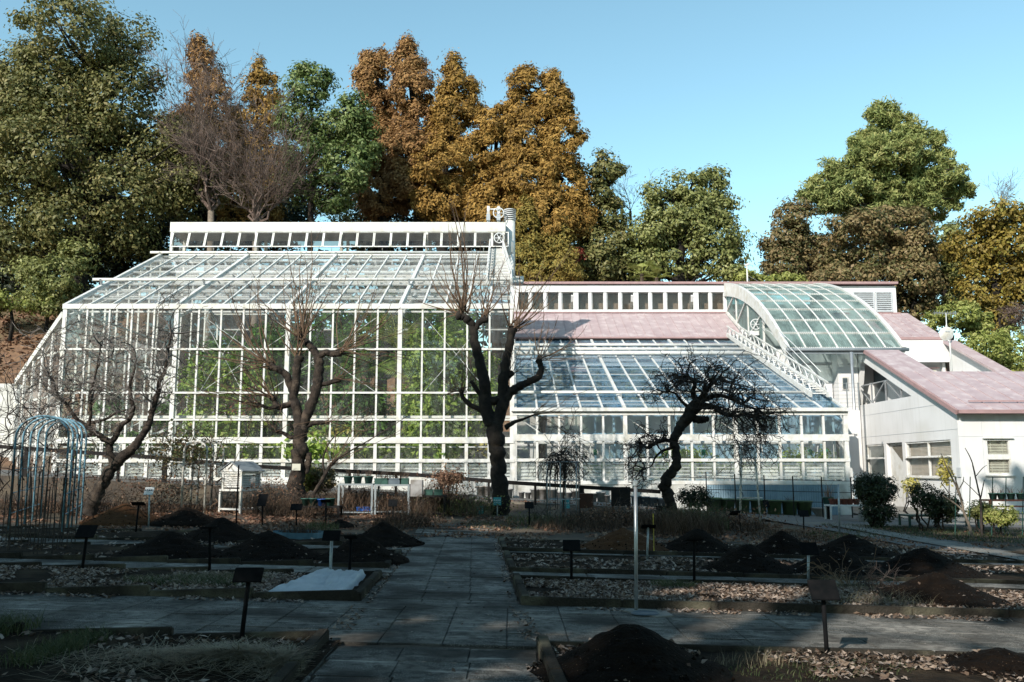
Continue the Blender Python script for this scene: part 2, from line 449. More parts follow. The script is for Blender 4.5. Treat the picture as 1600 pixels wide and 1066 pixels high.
# ridge lantern: curb beam, gap, awning windows, fascia
XA, XB = X0-.05, XR-.35
YC = 46.6
zf0, zf1 = zat(363, YC), zat(348, YC)
zg = zat(389, YC); zc = zat(397, YC)
box('lantern_curb', ((XA+XB)/2, YC+.1, zc-.12), (XB-XA, .3, .22), W, TG)
box('lantern_beam', ((XA+XB)/2, YC+.9, zat(438, YC+.9)), (XB-XA-.2, .25, .55), W, TG)
box('lantern_fascia', ((XA+XB)/2, YC+.9, (zf0+zf1)/2), (XB-XA, 2.0, zf1-zf0), W, TG)
for i in range(0, NX+1, 5):
    x = min(XB-.1, max(XA+.1, X0+i*DX))
    box('lantern_post', (x, YC+.02, (zc+zf0)/2), (.14, .2, zf0-zc), W, TG)
    box('lantern_post', (x, YC+1.85, (zc+zf0)/2), (.14, .2, zf0-zc), W, TG)
    box('panel_joint', (x+.02, YC-.101, (zf0+zf1)/2), (.012, .006, zf1-zf0-.02), 'louver_grey', TG)
tilt = Matrix.Rotation(radians(-24), 3, 'X')
for b in range(4):
    for k in range(5):
        if b == 3 and k == 5: continue
        xa = XA+.15+(b*5+k)*DX*.985; L_ = zf0-zg
        p_top = Vector((xa+DX/2, YC-.02, zf0)); p_bot = Vector((xa+DX/2, YC-.02-L_*sin(radians(24)), zg-.0))
        c = (p_top+p_bot)/2
        R = frame3(p_top, p_bot, Vector((0, 1, 0)))
        Lp = (p_bot-p_top).length
        fr = MB()
        for dx in (-DX/2+.04, DX/2-.04): fr.box(c + R @ Vector((dx, 0, 0)), (.05, Lp, .05), R)
        for dy in (-Lp/2+.03, Lp/2-.03): fr.box(c + R @ Vector((0, dy, 0)), (DX-.13, .06, .045), R)
        aw = fr.build('awning_window', W, TG)
        pane('awning_pane', c, (DX-.1, Lp-.08, .008), 'glass_dark', aw, R)
        box('winder_rod', (xa+DX/2, YC-.15, zg-.08), (.03, .03, .2), 'white_metal_dull', TG)
# rear slope and rear wall (seen through the glass)
YB = 57.0; ZB = 9.6
for i in range(0, NX+1, 2):
    x = X0+i*DX
    beam('rear_rafter', (x, YC+2, zc), (x, YB, ZB), .07, .1, W, TG)
    box('rear_post', (x, YB, ZB/2+1), (.1, .1, ZB-2), W, TG)
    if i < NX:
        pane('rear_pane', (x+DX, YB, (ZB+4)/2), (DX*2-.1, .008, ZB-4.2), 'glass_clear', TG)
        R = frame3(Vector((0, YC+2, zc)), Vector((0, YB, ZB)))
        pane('rear_pane', (x+DX, (YC+2+YB)/2, (zc+ZB)/2+.06), (DX*2-.1, Vector((0, YB-YC-2, ZB-zc)).length, .008), 'glass_roof', TG, R)
for k in range(5):
    t = k/5; box('rear_purlin', ((X0+XR)/2, YC+2+(YB-YC-2)*t, zc+(ZB-zc)*t), (XR-X0, .06, .08), W, TG)
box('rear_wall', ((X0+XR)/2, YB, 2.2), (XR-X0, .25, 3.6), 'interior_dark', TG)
# end walls
def end_wall(x, m_glass, nm):
    ysx = [Y0+k*(YR-Y0)/8 for k in range(9)] + [YC+2, 50.2, 52.4, 54.7, YB]
    def zt(y): return roofz(y) if y <= YR else (ZR if y < YC+2 else zc+(ZB-zc)*(y-YC-2)/(YB-YC-2))
    for k, y in enumerate(ysx[1:]):
        box(nm+'_mullion', (x, y, zt(y)/2+.3), (.08, .06, zt(y)-.6), W, TG)
    for z in (1.3, 3.2, 5.0, 6.6, 8.2):
        box(nm+'_transom', (x, (Y0+YB)/2, z), (.07, YB-Y0, .07), W, TG)
    for a, b in zip(ysx, ysx[1:]):
        mb = MB(); mb.poly_prism([(x, a+.03, 1.0), (x, b-.03, 1.0), (x, b-.03, zt(b)-.05), (x, a+.03, zt(a)-.05)], (.008, 0, 0))
        mb.build(nm+'_pane', m_glass, TG)
    box(nm+'_wall', (x+.06, (Y0+YB)/2+.15, .2), (.18, YB-Y0-.3, 1.7), 'base_concrete', TG)
end_wall(XR, 'glass_clear', 'side')
end_wall(X0, 'glass_clear', 'side')
# lantern end faces
for x in (XA, XB):
    mb = MB(); mb.poly_prism([(x, YC, zc), (x, YC+1.9, zc), (x, YC+1.9, zf0), (x, YC, zf0)], (.01, 0, 0)); mb.build('lantern_end_pane', 'glass_clear', TG)
# slanting lean-to at the left end
LT = thing('side_greenhouse', 'low sloping glass wing on the left end of the tall conservatory', 'greenhouse', (-21, 39, 1.5))
pA = at(100, 492, 36.2); pB = at(26, 598, 42.0)
gA = Vector((pA.x, pA.y, 1.3)); gB = Vector((pB.x, pB.y, 1.7))
beam('verge_beam', pA, pB, .2, .26, W, LT)
beam('verge_beam', pA + Vector((0, .3, -.35)), pB + Vector((0, .3, -.35)), .1, .12, W, LT)
mt = .93
for k in range(1, 6):
    t = k/5; top = pA.lerp(pB, t); bot = gA.lerp(gB, t)
    box('mullion', ((top.x, top.y, (top.z+bot.z)/2)), (.11 if k == 5 else .07, .1, top.z-bot.z), W, LT)
    t0 = (k-1)/5; t1 = k/5
    a0, a1, b0, b1 = gA.lerp(gB, t0), gA.lerp(gB, t1), pA.lerp(pB, t0), pA.lerp(pB, t1)
    mb = MB(); mb.poly_prism([a0, a1, b1, b0], (.004, .007, 0)); mb.build('pane', 'glass_clear', LT)
for py0, py1 in ((548, 570), (614, 632), (655, 668), (690, 697)):
    p = at(100, py0, 36.2)
    if py0 == 548: q = at(60, 560, 39.2)
    else: q = at(26, py1, 42.0)
    beam('transom', p, q, .07, .08, W, LT)
# its glass roof running back to the main end wall
rb = Vector((X0, 48, 8.2)); rc = Vector((X0, 36.3, 8.0))
for k in range(6):
    t = k/5; p = pA.lerp(pB, t); q = Vector((X0-.1-1.2*t, 37+11*t, 8.0+.1*t)).lerp(p + Vector((0, 8, .3)), .35)
    beam('rafter', p, q, .06, .09, W, LT)
mb = MB(); q = Vector((X0-1, 48, 8.1))
mb.poly_prism([pA, pB, pB + Vector((0, 8, .2)), q], (0, 0, .01)); mb.build('roof_pane', 'glass_roof', LT)
struct(box('concrete_wall', (pB.x-3.2, 42.6, zat(600, 42.6)-3), (6.0, .3, 6), 'base_concrete'), 'plain grey concrete wall at the far left edge beside the glass wing')

# ================================================================ LOW GREENHOUSE
LG = thing('low_greenhouse', 'low white framed glasshouse with long sloping roof of blue looking panes', 'greenhouse', (6.7, 36, .1))
NL, XL0, XL1 = 15, .12, 13.35
DL = (XL1-XL0)/NL
YL1 = 50.8
ly = [645, 684, 719, 754]
lz = [zat(y, Y0) for y in ly]
ZL = lz[0]; SL = (zat(533, YL1)-ZL-.1)/(YL1-Y0)
def lroof(y): return ZL + .1 + SL*(y-Y0)
lR = frame3(Vector((0, 0, 0)), Vector((0, 1, SL)))
for i in range(NL+1):
    x = XL0+i*DL; main = i % 5 == 0
    box('post' if main else 'mullion', (x, Y0+.01, (lz[0]+lz[-1])/2), (.16 if main else .085, .14 if main else .1, lz[0]-lz[-1]), W, LG)
for j, z in enumerate(lz):
    h = (.2, .26, .12, .14)[j]
    box('transom', ((XL0+XL1)/2, Y0-.02-.004*(j % 2), z), (XL1-XL0+.2, .12, h), W, LG)
for j in range(3):
    for i in range(NL):
        z0, z1 = lz[j+1], lz[j]
        pane('pane', (XL0+(i+.5)*DL, Y0, (z0+z1)/2), (DL-.08, .008, z1-z0-.08), 'glass_lowdirty' if j == 2 else 'glass_clear', LG,
             Matrix.Rotation(random.gauss(0, .004), 3, 'Z'))
for i in range(NL):
    for k in range(5):
        z = lz[3]+.1+(lz[2]-lz[3]-.18)*(k+.5)/5
        box('louver_slat', (XL0+(i+.5)*DL, Y0+.2, z), (DL-.14, .12, .012), W, LG, Matrix.Rotation(radians(20 if 5 <= i <= 9 else 55), 3, 'X'))
zb = lz[3]-.07
box('base_wall', ((XL0+XL1)/2, Y0+.03, (zb-.6)/2), (XL1-XL0+.1, .2, zb+.6), 'base_concrete', LG)
# corrugated sheet along the right half of the base, coloured as if in blue-grey shade
xs0, xs1 = at(1105, 760, 35.8).x, at(1312, 760, 35.8).x
mb = MB(); n = 110; vv = []
for k in range(n+1):
    x = xs0+(xs1-xs0)*k/n; yy = 35.86 - .018*(k % 2)
    vv += [(x, yy, -.35), (x, yy, zb-.02)]
mb.add(vv, [(2*k, 2*k+2, 2*k+3, 2*k+1) for k in range(n)]); mb.build('base_sheet', 'shade_blue_sheet', LG)
NLR = 12
ysr = [Y0+(YL1-Y0)*j/NLR for j in range(NLR+1)]
for i in range(NL+1):
    x = XL0+i*DL; main = i % 5 == 0
    beam('rafter', (x, Y0, lroof(Y0)+.04), (x, YL1, lroof(YL1)+.04), .13 if main else .08, .16 if main else .10, W, LG)
for j in range(NLR+1):
    y = ysr[j]
    box('purlin', ((XL0+XL1)/2, y, lroof(y)+.02), (XL1-XL0, .08, .07), W, LG, lR)
    if j < NLR:
        yc = (ysr[j]+ysr[j+1])/2; L_ = (ysr[j+1]-ysr[j])/cos(atan(SL))
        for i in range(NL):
            pane('pane', (XL0+(i+.5)*DL, yc, lroof(yc)+.05+random.uniform(0, .004)), (DL-.05, L_-.04, .008), 'glass_skytint', LG,
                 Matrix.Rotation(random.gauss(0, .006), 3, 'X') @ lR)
for y, off, r, xe in ((Y0+1.7, .3, .07, 12.6), (Y0+9.6, .35, .12, 13.0), (Y0+11.2, .25, .09, 12.6), (Y0+12.6, .2, .09, 12.4)):
    mb = MB(); mb.tube([(XL0, y, lroof(y)+off), (xe, y, lroof(y)+off)], r, 8); mb.build('shade_rail', W, LG, True)
    for i in range(0, NL, 5):
        box('rail_bracket', (XL0+i*DL+.05, y, lroof(y)+off/2+.03), (.08, .1, off), 'grey_metal', LG)
box('gutter', ((XL0+XL1)/2, Y0-.12, lroof(Y0)+.02), (XL1-XL0+.3, .16, .14), W, LG)
# end wall of the low house at the right
for k, y in enumerate([37.5+1.6*q for q in range(9)]):
    box('side_mullion', (XL1+.05, y, lroof(y)/2), (.08, .07, lroof(y)), W, LG)
for a in [36+1.6*q for q in range(10)]:
    mb = MB(); b = min(a+1.57, YL1); mb.poly_prism([(XL1+.05, a+.03, .6), (XL1+.05, b, .6), (XL1+.05, b, lroof(b)), (XL1+.05, a+.03, lroof(a))], (.008, 0, 0)); mb.build('side_pane', 'glass_clear', LG)
box('side_wall', (XL1+.06, 43.5, .1), (.2, 14.8, 1.2), 'white_wall', LG)
# inner frames
for i in range(0, NL+1, 5):
    x = XL0+i*DL
    for y in (40, 44.5, 49):
        box('inner_post', (x, y, lroof(y)/2), (.1, .1, lroof(y)), 'white_metal_dull', LG)
    beam('truss', (x, Y0+.2, ZL-.4), (x, YL1, lroof(YL1)-.6), .08, .1, 'white_metal_dull', LG)
for y in [37.2+1.6*q for q in range(9)]:
    box('inner_rail', ((XL0+XL1)/2, y, lroof(y)-.55), (XL1-XL0, .05, .05), 'white_metal_dull', LG)
for i0 in (0, 5, 9):
    mb = MB(); mb.tube([(XL0+i0*DL, Y0+.3, lz[0]-.1), (XL0+(i0+2)*DL, Y0+.3, lz[1]-.3)], .02, 5); mb.build('tie_rod', W, LG)
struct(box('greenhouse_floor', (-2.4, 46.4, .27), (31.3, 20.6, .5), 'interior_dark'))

# ================================================================ REAR RANGE: pink roof, clerestory
RR = thing('rear_building', 'long white building behind the low glasshouse with pink metal roof and window band', 'building', (12, 56, 0))
YK0, YK1 = 50.9, 55.6
def kroof(y): return zat(529, YK0) + (zat(490, YK1)-zat(529, YK0))*(y-YK0)/(YK1-YK0)
kR = frame3(Vector((0, YK0, kroof(YK0))), Vector((0, YK1, kroof(YK1))))
Lk = (Vector((0, YK1, kroof(YK1)))-Vector((0, YK0, kroof(YK0)))).length
def pink_area(x0, x1, parent, n):
    w = (x1-x0)/n
    for k in range(n):
        box('roof_sheet', (x0+(k+.5)*w, (YK0+YK1)/2, (kroof(YK0)+kroof(YK1))/2 + .003*(k % 2)), (w-.01, Lk, .06), 'pink_roof', parent, kR)
        box('roof_seam', (x0+k*w, (YK0+YK1)/2, (kroof(YK0)+kroof(YK1))/2+.05), (.025, Lk-.02, .04), 'pink_roof', parent, kR)
pink_area(.1, 13.4, RR, 26)
box('eaves_strip', (6.7, YK0-.12, kroof(YK0)-.10), (13.2, .2, .1), 'dark_metal', RR)
box('eaves_strip', (6.7, YK0-.1, kroof(YK0)+.03), (13.2, .14, .09), 'pink_trim', RR)
YW = 55.7
zw = lambda p: zat(p, YW)
X56 = lambda px: at(px, 460, YW).x
CE = X56(1400)
box('wall', ((X56(806)+X56(1134))/2, YW+.75, (zw(489)+zw(443))/2-.05), (X56(1134)-X56(806), .2, zw(443)-zw(489)-.1), 'interior_wall', RR)
box('fascia', ((.1+X56(1134))/2, YW, (zw(446)+zw(457))/2), (X56(1134)-.1, .3, zw(446)-zw(457)), 'white_wall', RR)
box('roof_cap', ((-.2+CE)/2, YW+1.0, zw(444)+.03), (CE+.3, 2.6, .14), 'pink_trim', RR)
box('sill', ((.1+X56(1134))/2, YW, (zw(489)+zw(485))/2), (X56(1134)-.1, .24, zw(485)-zw(489)), 'white_wall', RR)
box('ledge', ((.1+X56(1134))/2, YW-.16, zw(489)), (X56(1134)-.1, .12, .07), 'pink_trim', RR)
for k in range(15):
    xa = 804+23.4*k
    wpx = 5 if k % 4 else 8
    if xa+wpx/2 > 1138: break
    box('window_post', (X56(xa+wpx/2-2), YW, (zw(457)+zw(485))/2), (wpx*pxm(YW), .22, zw(457)-zw(485)), 'white_wall', RR)
    if xa+24 > 1135: break
    wf = MB(); xl, xr_ = X56(xa+4), X56(xa+22)
    for xx in (xl, xr_): wf.box((xx, YW+.02, (zw(457)+zw(485))/2), (.05, .1, zw(457)-zw(485)))
    for z_ in (zw(457)-.02, zw(485)+.02): wf.box(((xl+xr_)/2, YW+.021, z_), (xr_-xl, .1, .05))
    w = wf.build('window', 'white_metal', RR)
    pane('window_pane', ((xl+xr_)/2, YW+.05, (zw(458)+zw(485))/2), (xr_-xl, .01, zw(458)-zw(485)), 'glass_dark', w)
    if k % 4 == 3: box('inner_brace', (xr_-.1, YW+.35, zw(472)), (.12, .5, 1.1), 'white_wall', RR, Matrix.Rotation(radians(30), 3, 'X'))
box('back_wall', (12, YW+3.0, 6), (24.2, .2, 13), 'white_wall', RR)
# right hand block with two louvred openings
XB0 = X56(1290)
box('wall', ((XB0+CE)/2, YW+1.5, (zw(447)+zw(492))/2), (CE-XB0, 3, zw(447)-zw(492)), 'white_wall', RR)
for (a, b) in ((1333, 1364), (1368, 1392)):
    lf = MB(); xa, xb = X56(a), X56(b); z0, z1 = zw(487), zw(457)
    for k in range(10):
        lf.box(((xa+xb)/2, YW-.05, z0+(z1-z0)*(k+.5)/10), (xb-xa, .08, .02), Matrix.Rotation(radians(40), 3, 'X'))
    for xx in (xa, xb): lf.box((xx, YW-.04, (z0+z1)/2), (.06, .1, z1-z0))
    for zz in (z0, z1): lf.box(((xa+xb)/2, YW-.041, zz), (xb-xa+.06, .1, .06))
    lf.build('louvre_panel', 'louver_grey', RR)
box('ledge', ((XB0+CE)/2, YW-.2, zw(491)), (CE-XB0+.1, .3, .1), 'pink_trim', RR)
pink_area(18.9, 24.9, RR, 10)
XE = 24.95
box('eaves_strip', ((19+XE)/2, YK0-.1, kroof(YK0)-.02), (XE-19, .2, .16), 'pink_trim', RR)
box('eaves_fascia', ((19+XE)/2, YK0-.02, kroof(YK0)-.75), (XE-19, .3, 1.25), 'white_wall', RR)
box('rear_room_wall', ((18.6+XE)/2, YK0+.6, 6.2), (XE-18.6, .2, 4.4), 'white_wall', RR)
for (a, b, c, d) in ((1424, 1462, 578, 594), (1405, 1420, 575, 594)):
    p, q = at(a, d, YK0+.45), at(b, c, YK0+.45)
    w = MB(); w.box(((p.x+q.x)/2, YK0+.46, (p.z+q.z)/2), (q.x-p.x+.12, .06, q.z-p.z+.1)); w = w.build('window', 'white_metal_dull', RR)
    box('blind', ((p.x+q.x)/2, YK0+.41, (p.z+q.z)/2), (q.x-p.x, .02, q.z-p.z), 'blind', w)
    box('sill', ((p.x+q.x)/2, YK0+.35, q.z+.1), (q.x-p.x+.3, .2, .05), 'pink_trim', w)
box('drain_pipe', (at(1473, 560, YK0+.3).x, YK0+.3, 7.2), (.16, .16, 3.4), 'white_wall', RR)
# parapet wall running forward on the right with sloping pink cap
pa, pb = atx(1481, 534, XE), atx(1598, 603, XE)
pc = atx(1576, 590, XE)
mb = MB(); mb.poly_prism([(XE, pa.y, 3), (XE, pb.y, 3), (XE, pb.y, pb.z), (XE, pa.y, pa.z)], (.25, 0, 0)); mb.build('side_parapet', 'white_wall', RR)
beam('parapet_cap', (XE+.1, pa.y+.1, pa.z+.04), (XE+.1, pb.y-.6, pb.z-.16), .8, .13, 'pink_roof', RR)
beam('parapet_trim', (XE-.06, pa.y+.1, pa.z-.09), (XE-.06, pb.y-.6, pb.z-.29), .08, .08, 'pink_trim', RR)

# ================================================================ VAULT
VT = thing('vaulted_roof_hall', 'curved green translucent barrel roof with thick white arches between the two buildings', 'building', (16.2, 46, 0))
VX0, VX1 = 13.55, 19.0
VYT, VYB = 55.6, 43.3
VZT, VZB = zat(446, 55.6), zat(546, 43.3)
dy, dz = VYT-VYB, VZT-VZB
AM = math.atan2(dz, dy); A0_ = radians(10.5); A1_ = 2*AM-A0_; A_ = A1_-A0_; R_ = dy/(sin(A1_)-sin(A0_))
CYv, CZv = VYT+R_*sin(A0_), VZT-R_*cos(A0_)
def vp(t, off=0):     # t 0 top .. 1 bottom
    a = A0_+A_*t; return Vector((0, CYv-(R_+off)*sin(a), CZv+(R_+off)*cos(a)))
def vR(t):
    a = A0_+A_*t; tn = Vector((0, -cos(a), -sin(a))); n_ = Vector((0, -sin(a), cos(a))); return Matrix((Vector((-1, 0, 0)), tn, n_)).transposed()
NVr, NVc = 9, 7
cw = (VX1-VX0)/NVc; seg = R_*A_/NVr
vv, ff = [], []; nw = 28
for k in range(nw+1):
    x = -cw/2+.03+(cw-.06)*k/nw; z = .022*cos(2*pi*k/4)
    vv += [(x, -seg/2+.01, z), (x, 0, z+seg*seg/8/R_), (x, seg/2-.01, z)]
for k in range(nw):
    for r in range(2):
        a = k*3+r; ff.append((a, a+3, a+4, a+1))
pm = bpy.data.meshes.new('vault_panel'); pm.from_pydata(vv, [], ff); pm.materials.append(MATS['poly_green'])
for r in range(NVr):
    for c in range(NVc):
        t = (r+.5)/NVr; p = vp(t, .03)
        o = link('roof_panel', pm, VT, Matrix.Translation((VX0+(c+.5)*cw, p.y, p.z)) @ vR(t).to_4x4())
for c in range(1, NVc):
    mb = MB(); mb.tube([Vector((VX0+c*cw, 0, 0))+vp(t/24, .07) for t in range(25)], .04, 6); mb.build('rib', W, VT, True)
for r in range(1, NVr+1):
    p = vp(r/NVr, .07)
    mb = MB()
    for k in range(int((VX1-VX0)/.1)):
        mb.box((VX0+.05+k*.1, p.y, p.z), (.055, .1, .07), vR(r/NVr))
    mb.box(((VX0+VX1)/2, p.y, p.z-.05), (VX1-VX0, .06, .06))
    mb.build('batten', 'base_concrete', VT)
def arch(x, name, w=.16, hh=.85):
    mb = MB(); vv = []; n = 24
    for k in range(n+1):
        a, b = vp(k/n, .14), vp(k/n, .14-hh*(1-.45*k/n))
        vv += [(x-w/2, a.y, a.z), (x+w/2, a.y, a.z), (x+w/2, b.y, b.z), (x-w/2, b.y, b.z)]
    ff = []
    for k in range(n):
        o = 4*k
        for q in range(4): ff.append((o+q, o+(q+1) % 4, o+4+(q+1) % 4, o+4+q))
    ff += [(0, 3, 2, 1), (4*n, 4*n+1, 4*n+2, 4*n+3)]
    mb.add(vv, ff); mb.build(name, 'white_metal', VT)
arch(VX0-.1, 'arch_beam'); arch(VX1+.1, 'arch_beam', .2, .6)
pb_ = vp(1)
mb = MB(); mb.tube([(VX0-.2, pb_.y-.08, pb_.z-.02), (VX1+.3, pb_.y-.08, pb_.z-.02)], .09, 8); mb.build('gutter', 'gutter_grey', VT, True)
box('gutter_board', ((VX0+VX1)/2, pb_.y+.03, pb_.z-.12), (VX1-VX0, .1, .2), 'gutter_grey', VT)
# glazed side under the left arch: truss and glass
pl = [(56, kroof(YK1)), (50.9, kroof(YK0)), (47.2, lroof(47.2)+.3)]
for (y0, y1) in ((55.6, 53.2), (53.2, 50.6), (50.6, 47.6)):
    def lowz(y): return kroof(y)+.1 if y > YK0 else lroof(y)+.3
    def topz(y):
        a = math.asin((CYv-y)/R_); return CZv+R_*cos(a)-.3
    mb = MB(); mb.poly_prism([(VX0, y0, lowz(y0)), (VX0, y1, lowz(y1)), (VX0, y1, topz(y1)), (VX0, y0, topz(y0))], (.01, 0, 0)); mb.build('side_pane', 'poly_green', VT)
    box('side_post', (VX0-.02, y1, (lowz(y1)+topz(y1))/2), (.1, .1, topz(y1)-lowz(y1)), W, VT)
    beam('side_brace', (VX0-.03, y0, lowz(y0)), (VX0-.03, y1, topz(y1)), .09, .09, W, VT)
beam('side_sill', (VX0-.05, 55.6, kroof(55.6)+.1), (VX0-.05, 50.9, kroof(50.9)+.15), .15, .16, W, VT)
# walls below the vault
wy = 45.4
xl = XL1+.15
box('hall_wall', ((xl+17.2)/2, wy, 3.7), (17.2-xl, .2, 8.0), 'white_wall', VT)
px_ = at(1290, 600, wy-.1)
nib = box('wall_pier', (at(1324, 600, 44.6).x, 44.9, 3.8), (1.0, .9, 7.6), 'white_wall', VT)
def flatbox(name, a, b, c, d, Y, m, parent, th=.06):
    p, q = at(a, d, Y), at(b, c, Y)
    return box(name, ((p.x+q.x)/2, Y, (p.z+q.z)/2), (abs(q.x-p.x), th, abs(q.z-p.z)), m, parent)
w = flatbox('window', 1316, 1325, 589, 609, 44.42, 'white_metal', VT)
flatbox('window_pane', 1317.5, 1323.5, 591, 607, 44.37, 'door_dark', w)
flatbox('panel_box', 1288, 1299, 598, 634, 45.2, 'white_wall', VT, .25)
for z in (558, ):
    mb = MB(); p = [at(1246, 574, 45.2), at(1254, 567, 45.2), at(1300, 567, 45.2), at(1303, 575, 45.2), at(1330, 568, 44.3)]
    mb.tube(p, .035, 6); mb.build('conduit', 'grey_metal', VT, True)
mb = MB(); p0 = at(1330, 550, 42.5); mb.tube([p0, Vector((p0.x, 42.5, .1))], .07, 8)
mb.build('drain_pipe', 'grey_metal', VT, True)
# landing with mesh guard in front of the wall
p, q = at(1312, 678, 38.6), at(1337, 641, 38.6)
box('landing', ((p.x+q.x)/2+.05, 41.6, (p.z+q.z)/2), (q.x-p.x, 6.0, q.z-p.z), 'white_wall', VT)
gz0 = q.z
for k in range(7):
    z = gz0+.15+k*.17; box('guard_wire', ((xl+15.1)/2, 38.7, z), (15.1-xl, .015, .015), 'grey_metal', VT)
for x in (xl+.1, xl+1.0, 15.0): box('guard_post', (x, 38.72, gz0+.6), (.04, .04, 1.2), 'grey_metal', VT)
flatbox('passage_wall', 1326, 1340, 682, 790, 41.5, 'white_wall', VT, .2)
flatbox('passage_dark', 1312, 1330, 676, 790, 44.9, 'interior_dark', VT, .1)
mb = MB(); a0, a1, a2, a3 = at(1316, 745, 38.8), at(1316, 716, 38.8), at(1325, 705, 38.8), at(1334, 757, 38.8)
mb.poly_prism([at(1317, 790, 38.8), at(1336, 790, 38.8), at(1333, 740, 38.8), at(1327, 704, 38.8), at(1317, 714, 38.8)], (0, .15, 0)); mb.build('stair_wall', 'white_wall', VT)

# ================================================================ OFFICE WING
OW = thing('service_building', 'white rendered annex with pink lean-to roof and blinds in its windows', 'building', (22, 36, 0))
XG, YG0 = 17.3, 34.9
ZG = zat(640, YG0)
YG1 = 44.8
SG = (atx(1358, 551, XG).z-ZG)/(atx(1358, 551, XG).y-YG0)
def groof(y): return ZG+SG*(y-YG0)
# window openings in the gable wall, as (y0,y1,z0,z1)
def gw(a, b, c, d):
    p, q = atx(a, (c+d)/2, XG), atx(b, (c+d)/2, XG)
    return [q.y, p.y, atx((a+b)/2, d, XG).z, atx((a+b)/2, c, XG).z]
o1 = gw(1416, 1487, 689, 746); o2 = gw(1354, 1382, 694, 741); o3 = gw(1387, 1412, 696, 776)
o2[2] = o1[2]; o2[3] = o1[3]; o3[2] = -.3; o3[3] = o1[3]+.02
opens = sorted([o1, o3, o2])
th = .22
def wbox(y0, y1, z0, z1): box('wall', (XG+th/2, (y0+y1)/2, (z0+z1)/2), (th, y1-y0, z1-z0), 'white_wall', OW)
yprev = YG0+th
for (a, b, z0, z1) in opens:
    wbox(yprev, a, -.4, ZG)
    if z0 > -.2: wbox(a, b, -.4, z0)
    wbox(a, b, z1, ZG); yprev = b
wbox(yprev, YG1, -.4, ZG)
T = [atx(1424, 619, XG), atx(1341, 634, XG), atx(1345, 563, XG)]
O = [Vector((XG, YG0, ZG)), Vector((XG, YG1, ZG)), Vector((XG, YG1, groof(YG1)))]
mb = MB()
for i in range(3):
    j = (i+1) % 3
    mb.poly_prism([O[i], O[j], T[j], T[i]], (th, 0, 0))
mb.build('gable_wall', 'white_wall', OW)
def win_x(a, b, z0, z1, mid, verts, X=XG):
    """window in the wall facing left; mid = transom z; verts = mullion ys"""
    fr = MB(); xx = X+.08
    for y in [a+.03, b-.03]+list(verts): fr.box((xx, y, (z0+z1)/2), (.09, .07, z1-z0))
    for z in (z0+.03, z1-.03, mid): fr.box((xx-.004, (a+b)/2, z), (.09, b-a, .08))
    fr.box((X-.03, (a+b)/2, z0-.02), (.12, b-a+.1, .04)); fr.box((X-.02, (a+b)/2, mid-.03), (.1, b-a, .03))
    w = fr.build('window', W, OW)
    pane('window_pane', (xx, (a+b)/2, (z0+z1)/2), (.008, b-a-.05, z1-z0-.05), 'glass_clear', w)
    bl = MB()
    for k in range(int((z1-z0)/.055)):
        z = z0+.04+k*.055
        bl.box((X+.2, (a+b)/2, z), (.045, b-a-.06, .004), Matrix.Rotation(radians(38), 3, 'Y'))
    bl.build('blind', 'blind', w)
win_x(*o1, (o1[2]+o1[3])/2+.1, [(o1[0]+o1[1])/2])
win_x(*o2, (o2[2]+o2[3])/2+.1, [])
# recessed doorway
dd = box('door', (XG+.19, (o3[0]+o3[1])/2, (o3[2]+o3[3])/2), (.05, o3[1]-o3[0]-.04, o3[3]-o3[2]-.04), W, OW)
mb = MB(); mb.poly_prism([(XG+.16, o3[0]+.15, o3[3]-.12), (XG+.16, o3[1]-.15, o3[3]-.12), (XG+.16, o3[0]+.15, o3[3]-1.0)], (-.01, 0, 0)); mb.build('door_shadow', 'glass_dark', dd)  # dark glass triangle stands in for the diagonal shadow in the doorway recess
box('door_shadow_back', (XG+.175, o3[0]+.45, o3[3]-.45), (.006, .8, .8), 'door_dark', dd)  # dark backing of the painted shadow triangle
box('wall_seam', (XG-.004, (YG0+YG1)/2, ZG-.75), (.008, YG1-YG0, .02), 'louver_grey', OW, Matrix.Rotation(0, 3, 'X'))
box('wall_seam', (XG-.004, (YG0+YG1)/2, ZG+.3), (.008, 9.0, .02), 'louver_grey', OW)
box('vent_plate', (XG-.02, atx(1499, 738, XG).y, zat(738, 35.3)), (.04, .28, .36), 'louver_grey', OW)
# front wall with one window
XF1 = 34.0
fw = (at(1540, 690, YG0).x, at(1578, 690, YG0).x, zat(742, YG0), zat(686, YG0))
def fbox(x0, x1, z0, z1): box('wall', ((x0+x1)/2, YG0+th/2, (z0+z1)/2), (x1-x0, th, z1-z0), 'white_wall', OW)
fbox(XG, fw[0], -.6, ZG); fbox(fw[1], XF1, -.6, ZG); fbox(fw[0], fw[1], -.6, fw[2]); fbox(fw[0], fw[1], fw[3], ZG)
fr = MB()
for x in (fw[0]+.03, fw[1]-.03): fr.box((x, YG0+.06, (fw[2]+fw[3])/2), (.07, .1, fw[3]-fw[2]))
zm = zat(714, YG0)
for z, h in ((fw[2]+.03, .07), (fw[3]-.03, .07), (zm, .2)): fr.box(((fw[0]+fw[1])/2, YG0+.055, z), (fw[1]-fw[0], .1, h))
w = fr.build('window', W, OW)
for z in (fw[2]-.03, fw[3]+.04): box('sill', ((fw[0]+fw[1])/2, YG0-.04, z), (fw[1]-fw[0]+.25, .1, .05), W, w)
pane('window_pane', ((fw[0]+fw[1])/2, YG0+.07, (fw[2]+fw[3])/2), (fw[1]-fw[0]-.05, .008, fw[3]-fw[2]-.05), 'glass_clear', w)
bl = MB()
for k in range(int((fw[3]-fw[2])/.06)): bl.box(((fw[0]+fw[1])/2, YG0+.17, fw[2]+.03+.06*k), (fw[1]-fw[0]-.08, .045, .004), Matrix.Rotation(radians(38), 3, 'X'))
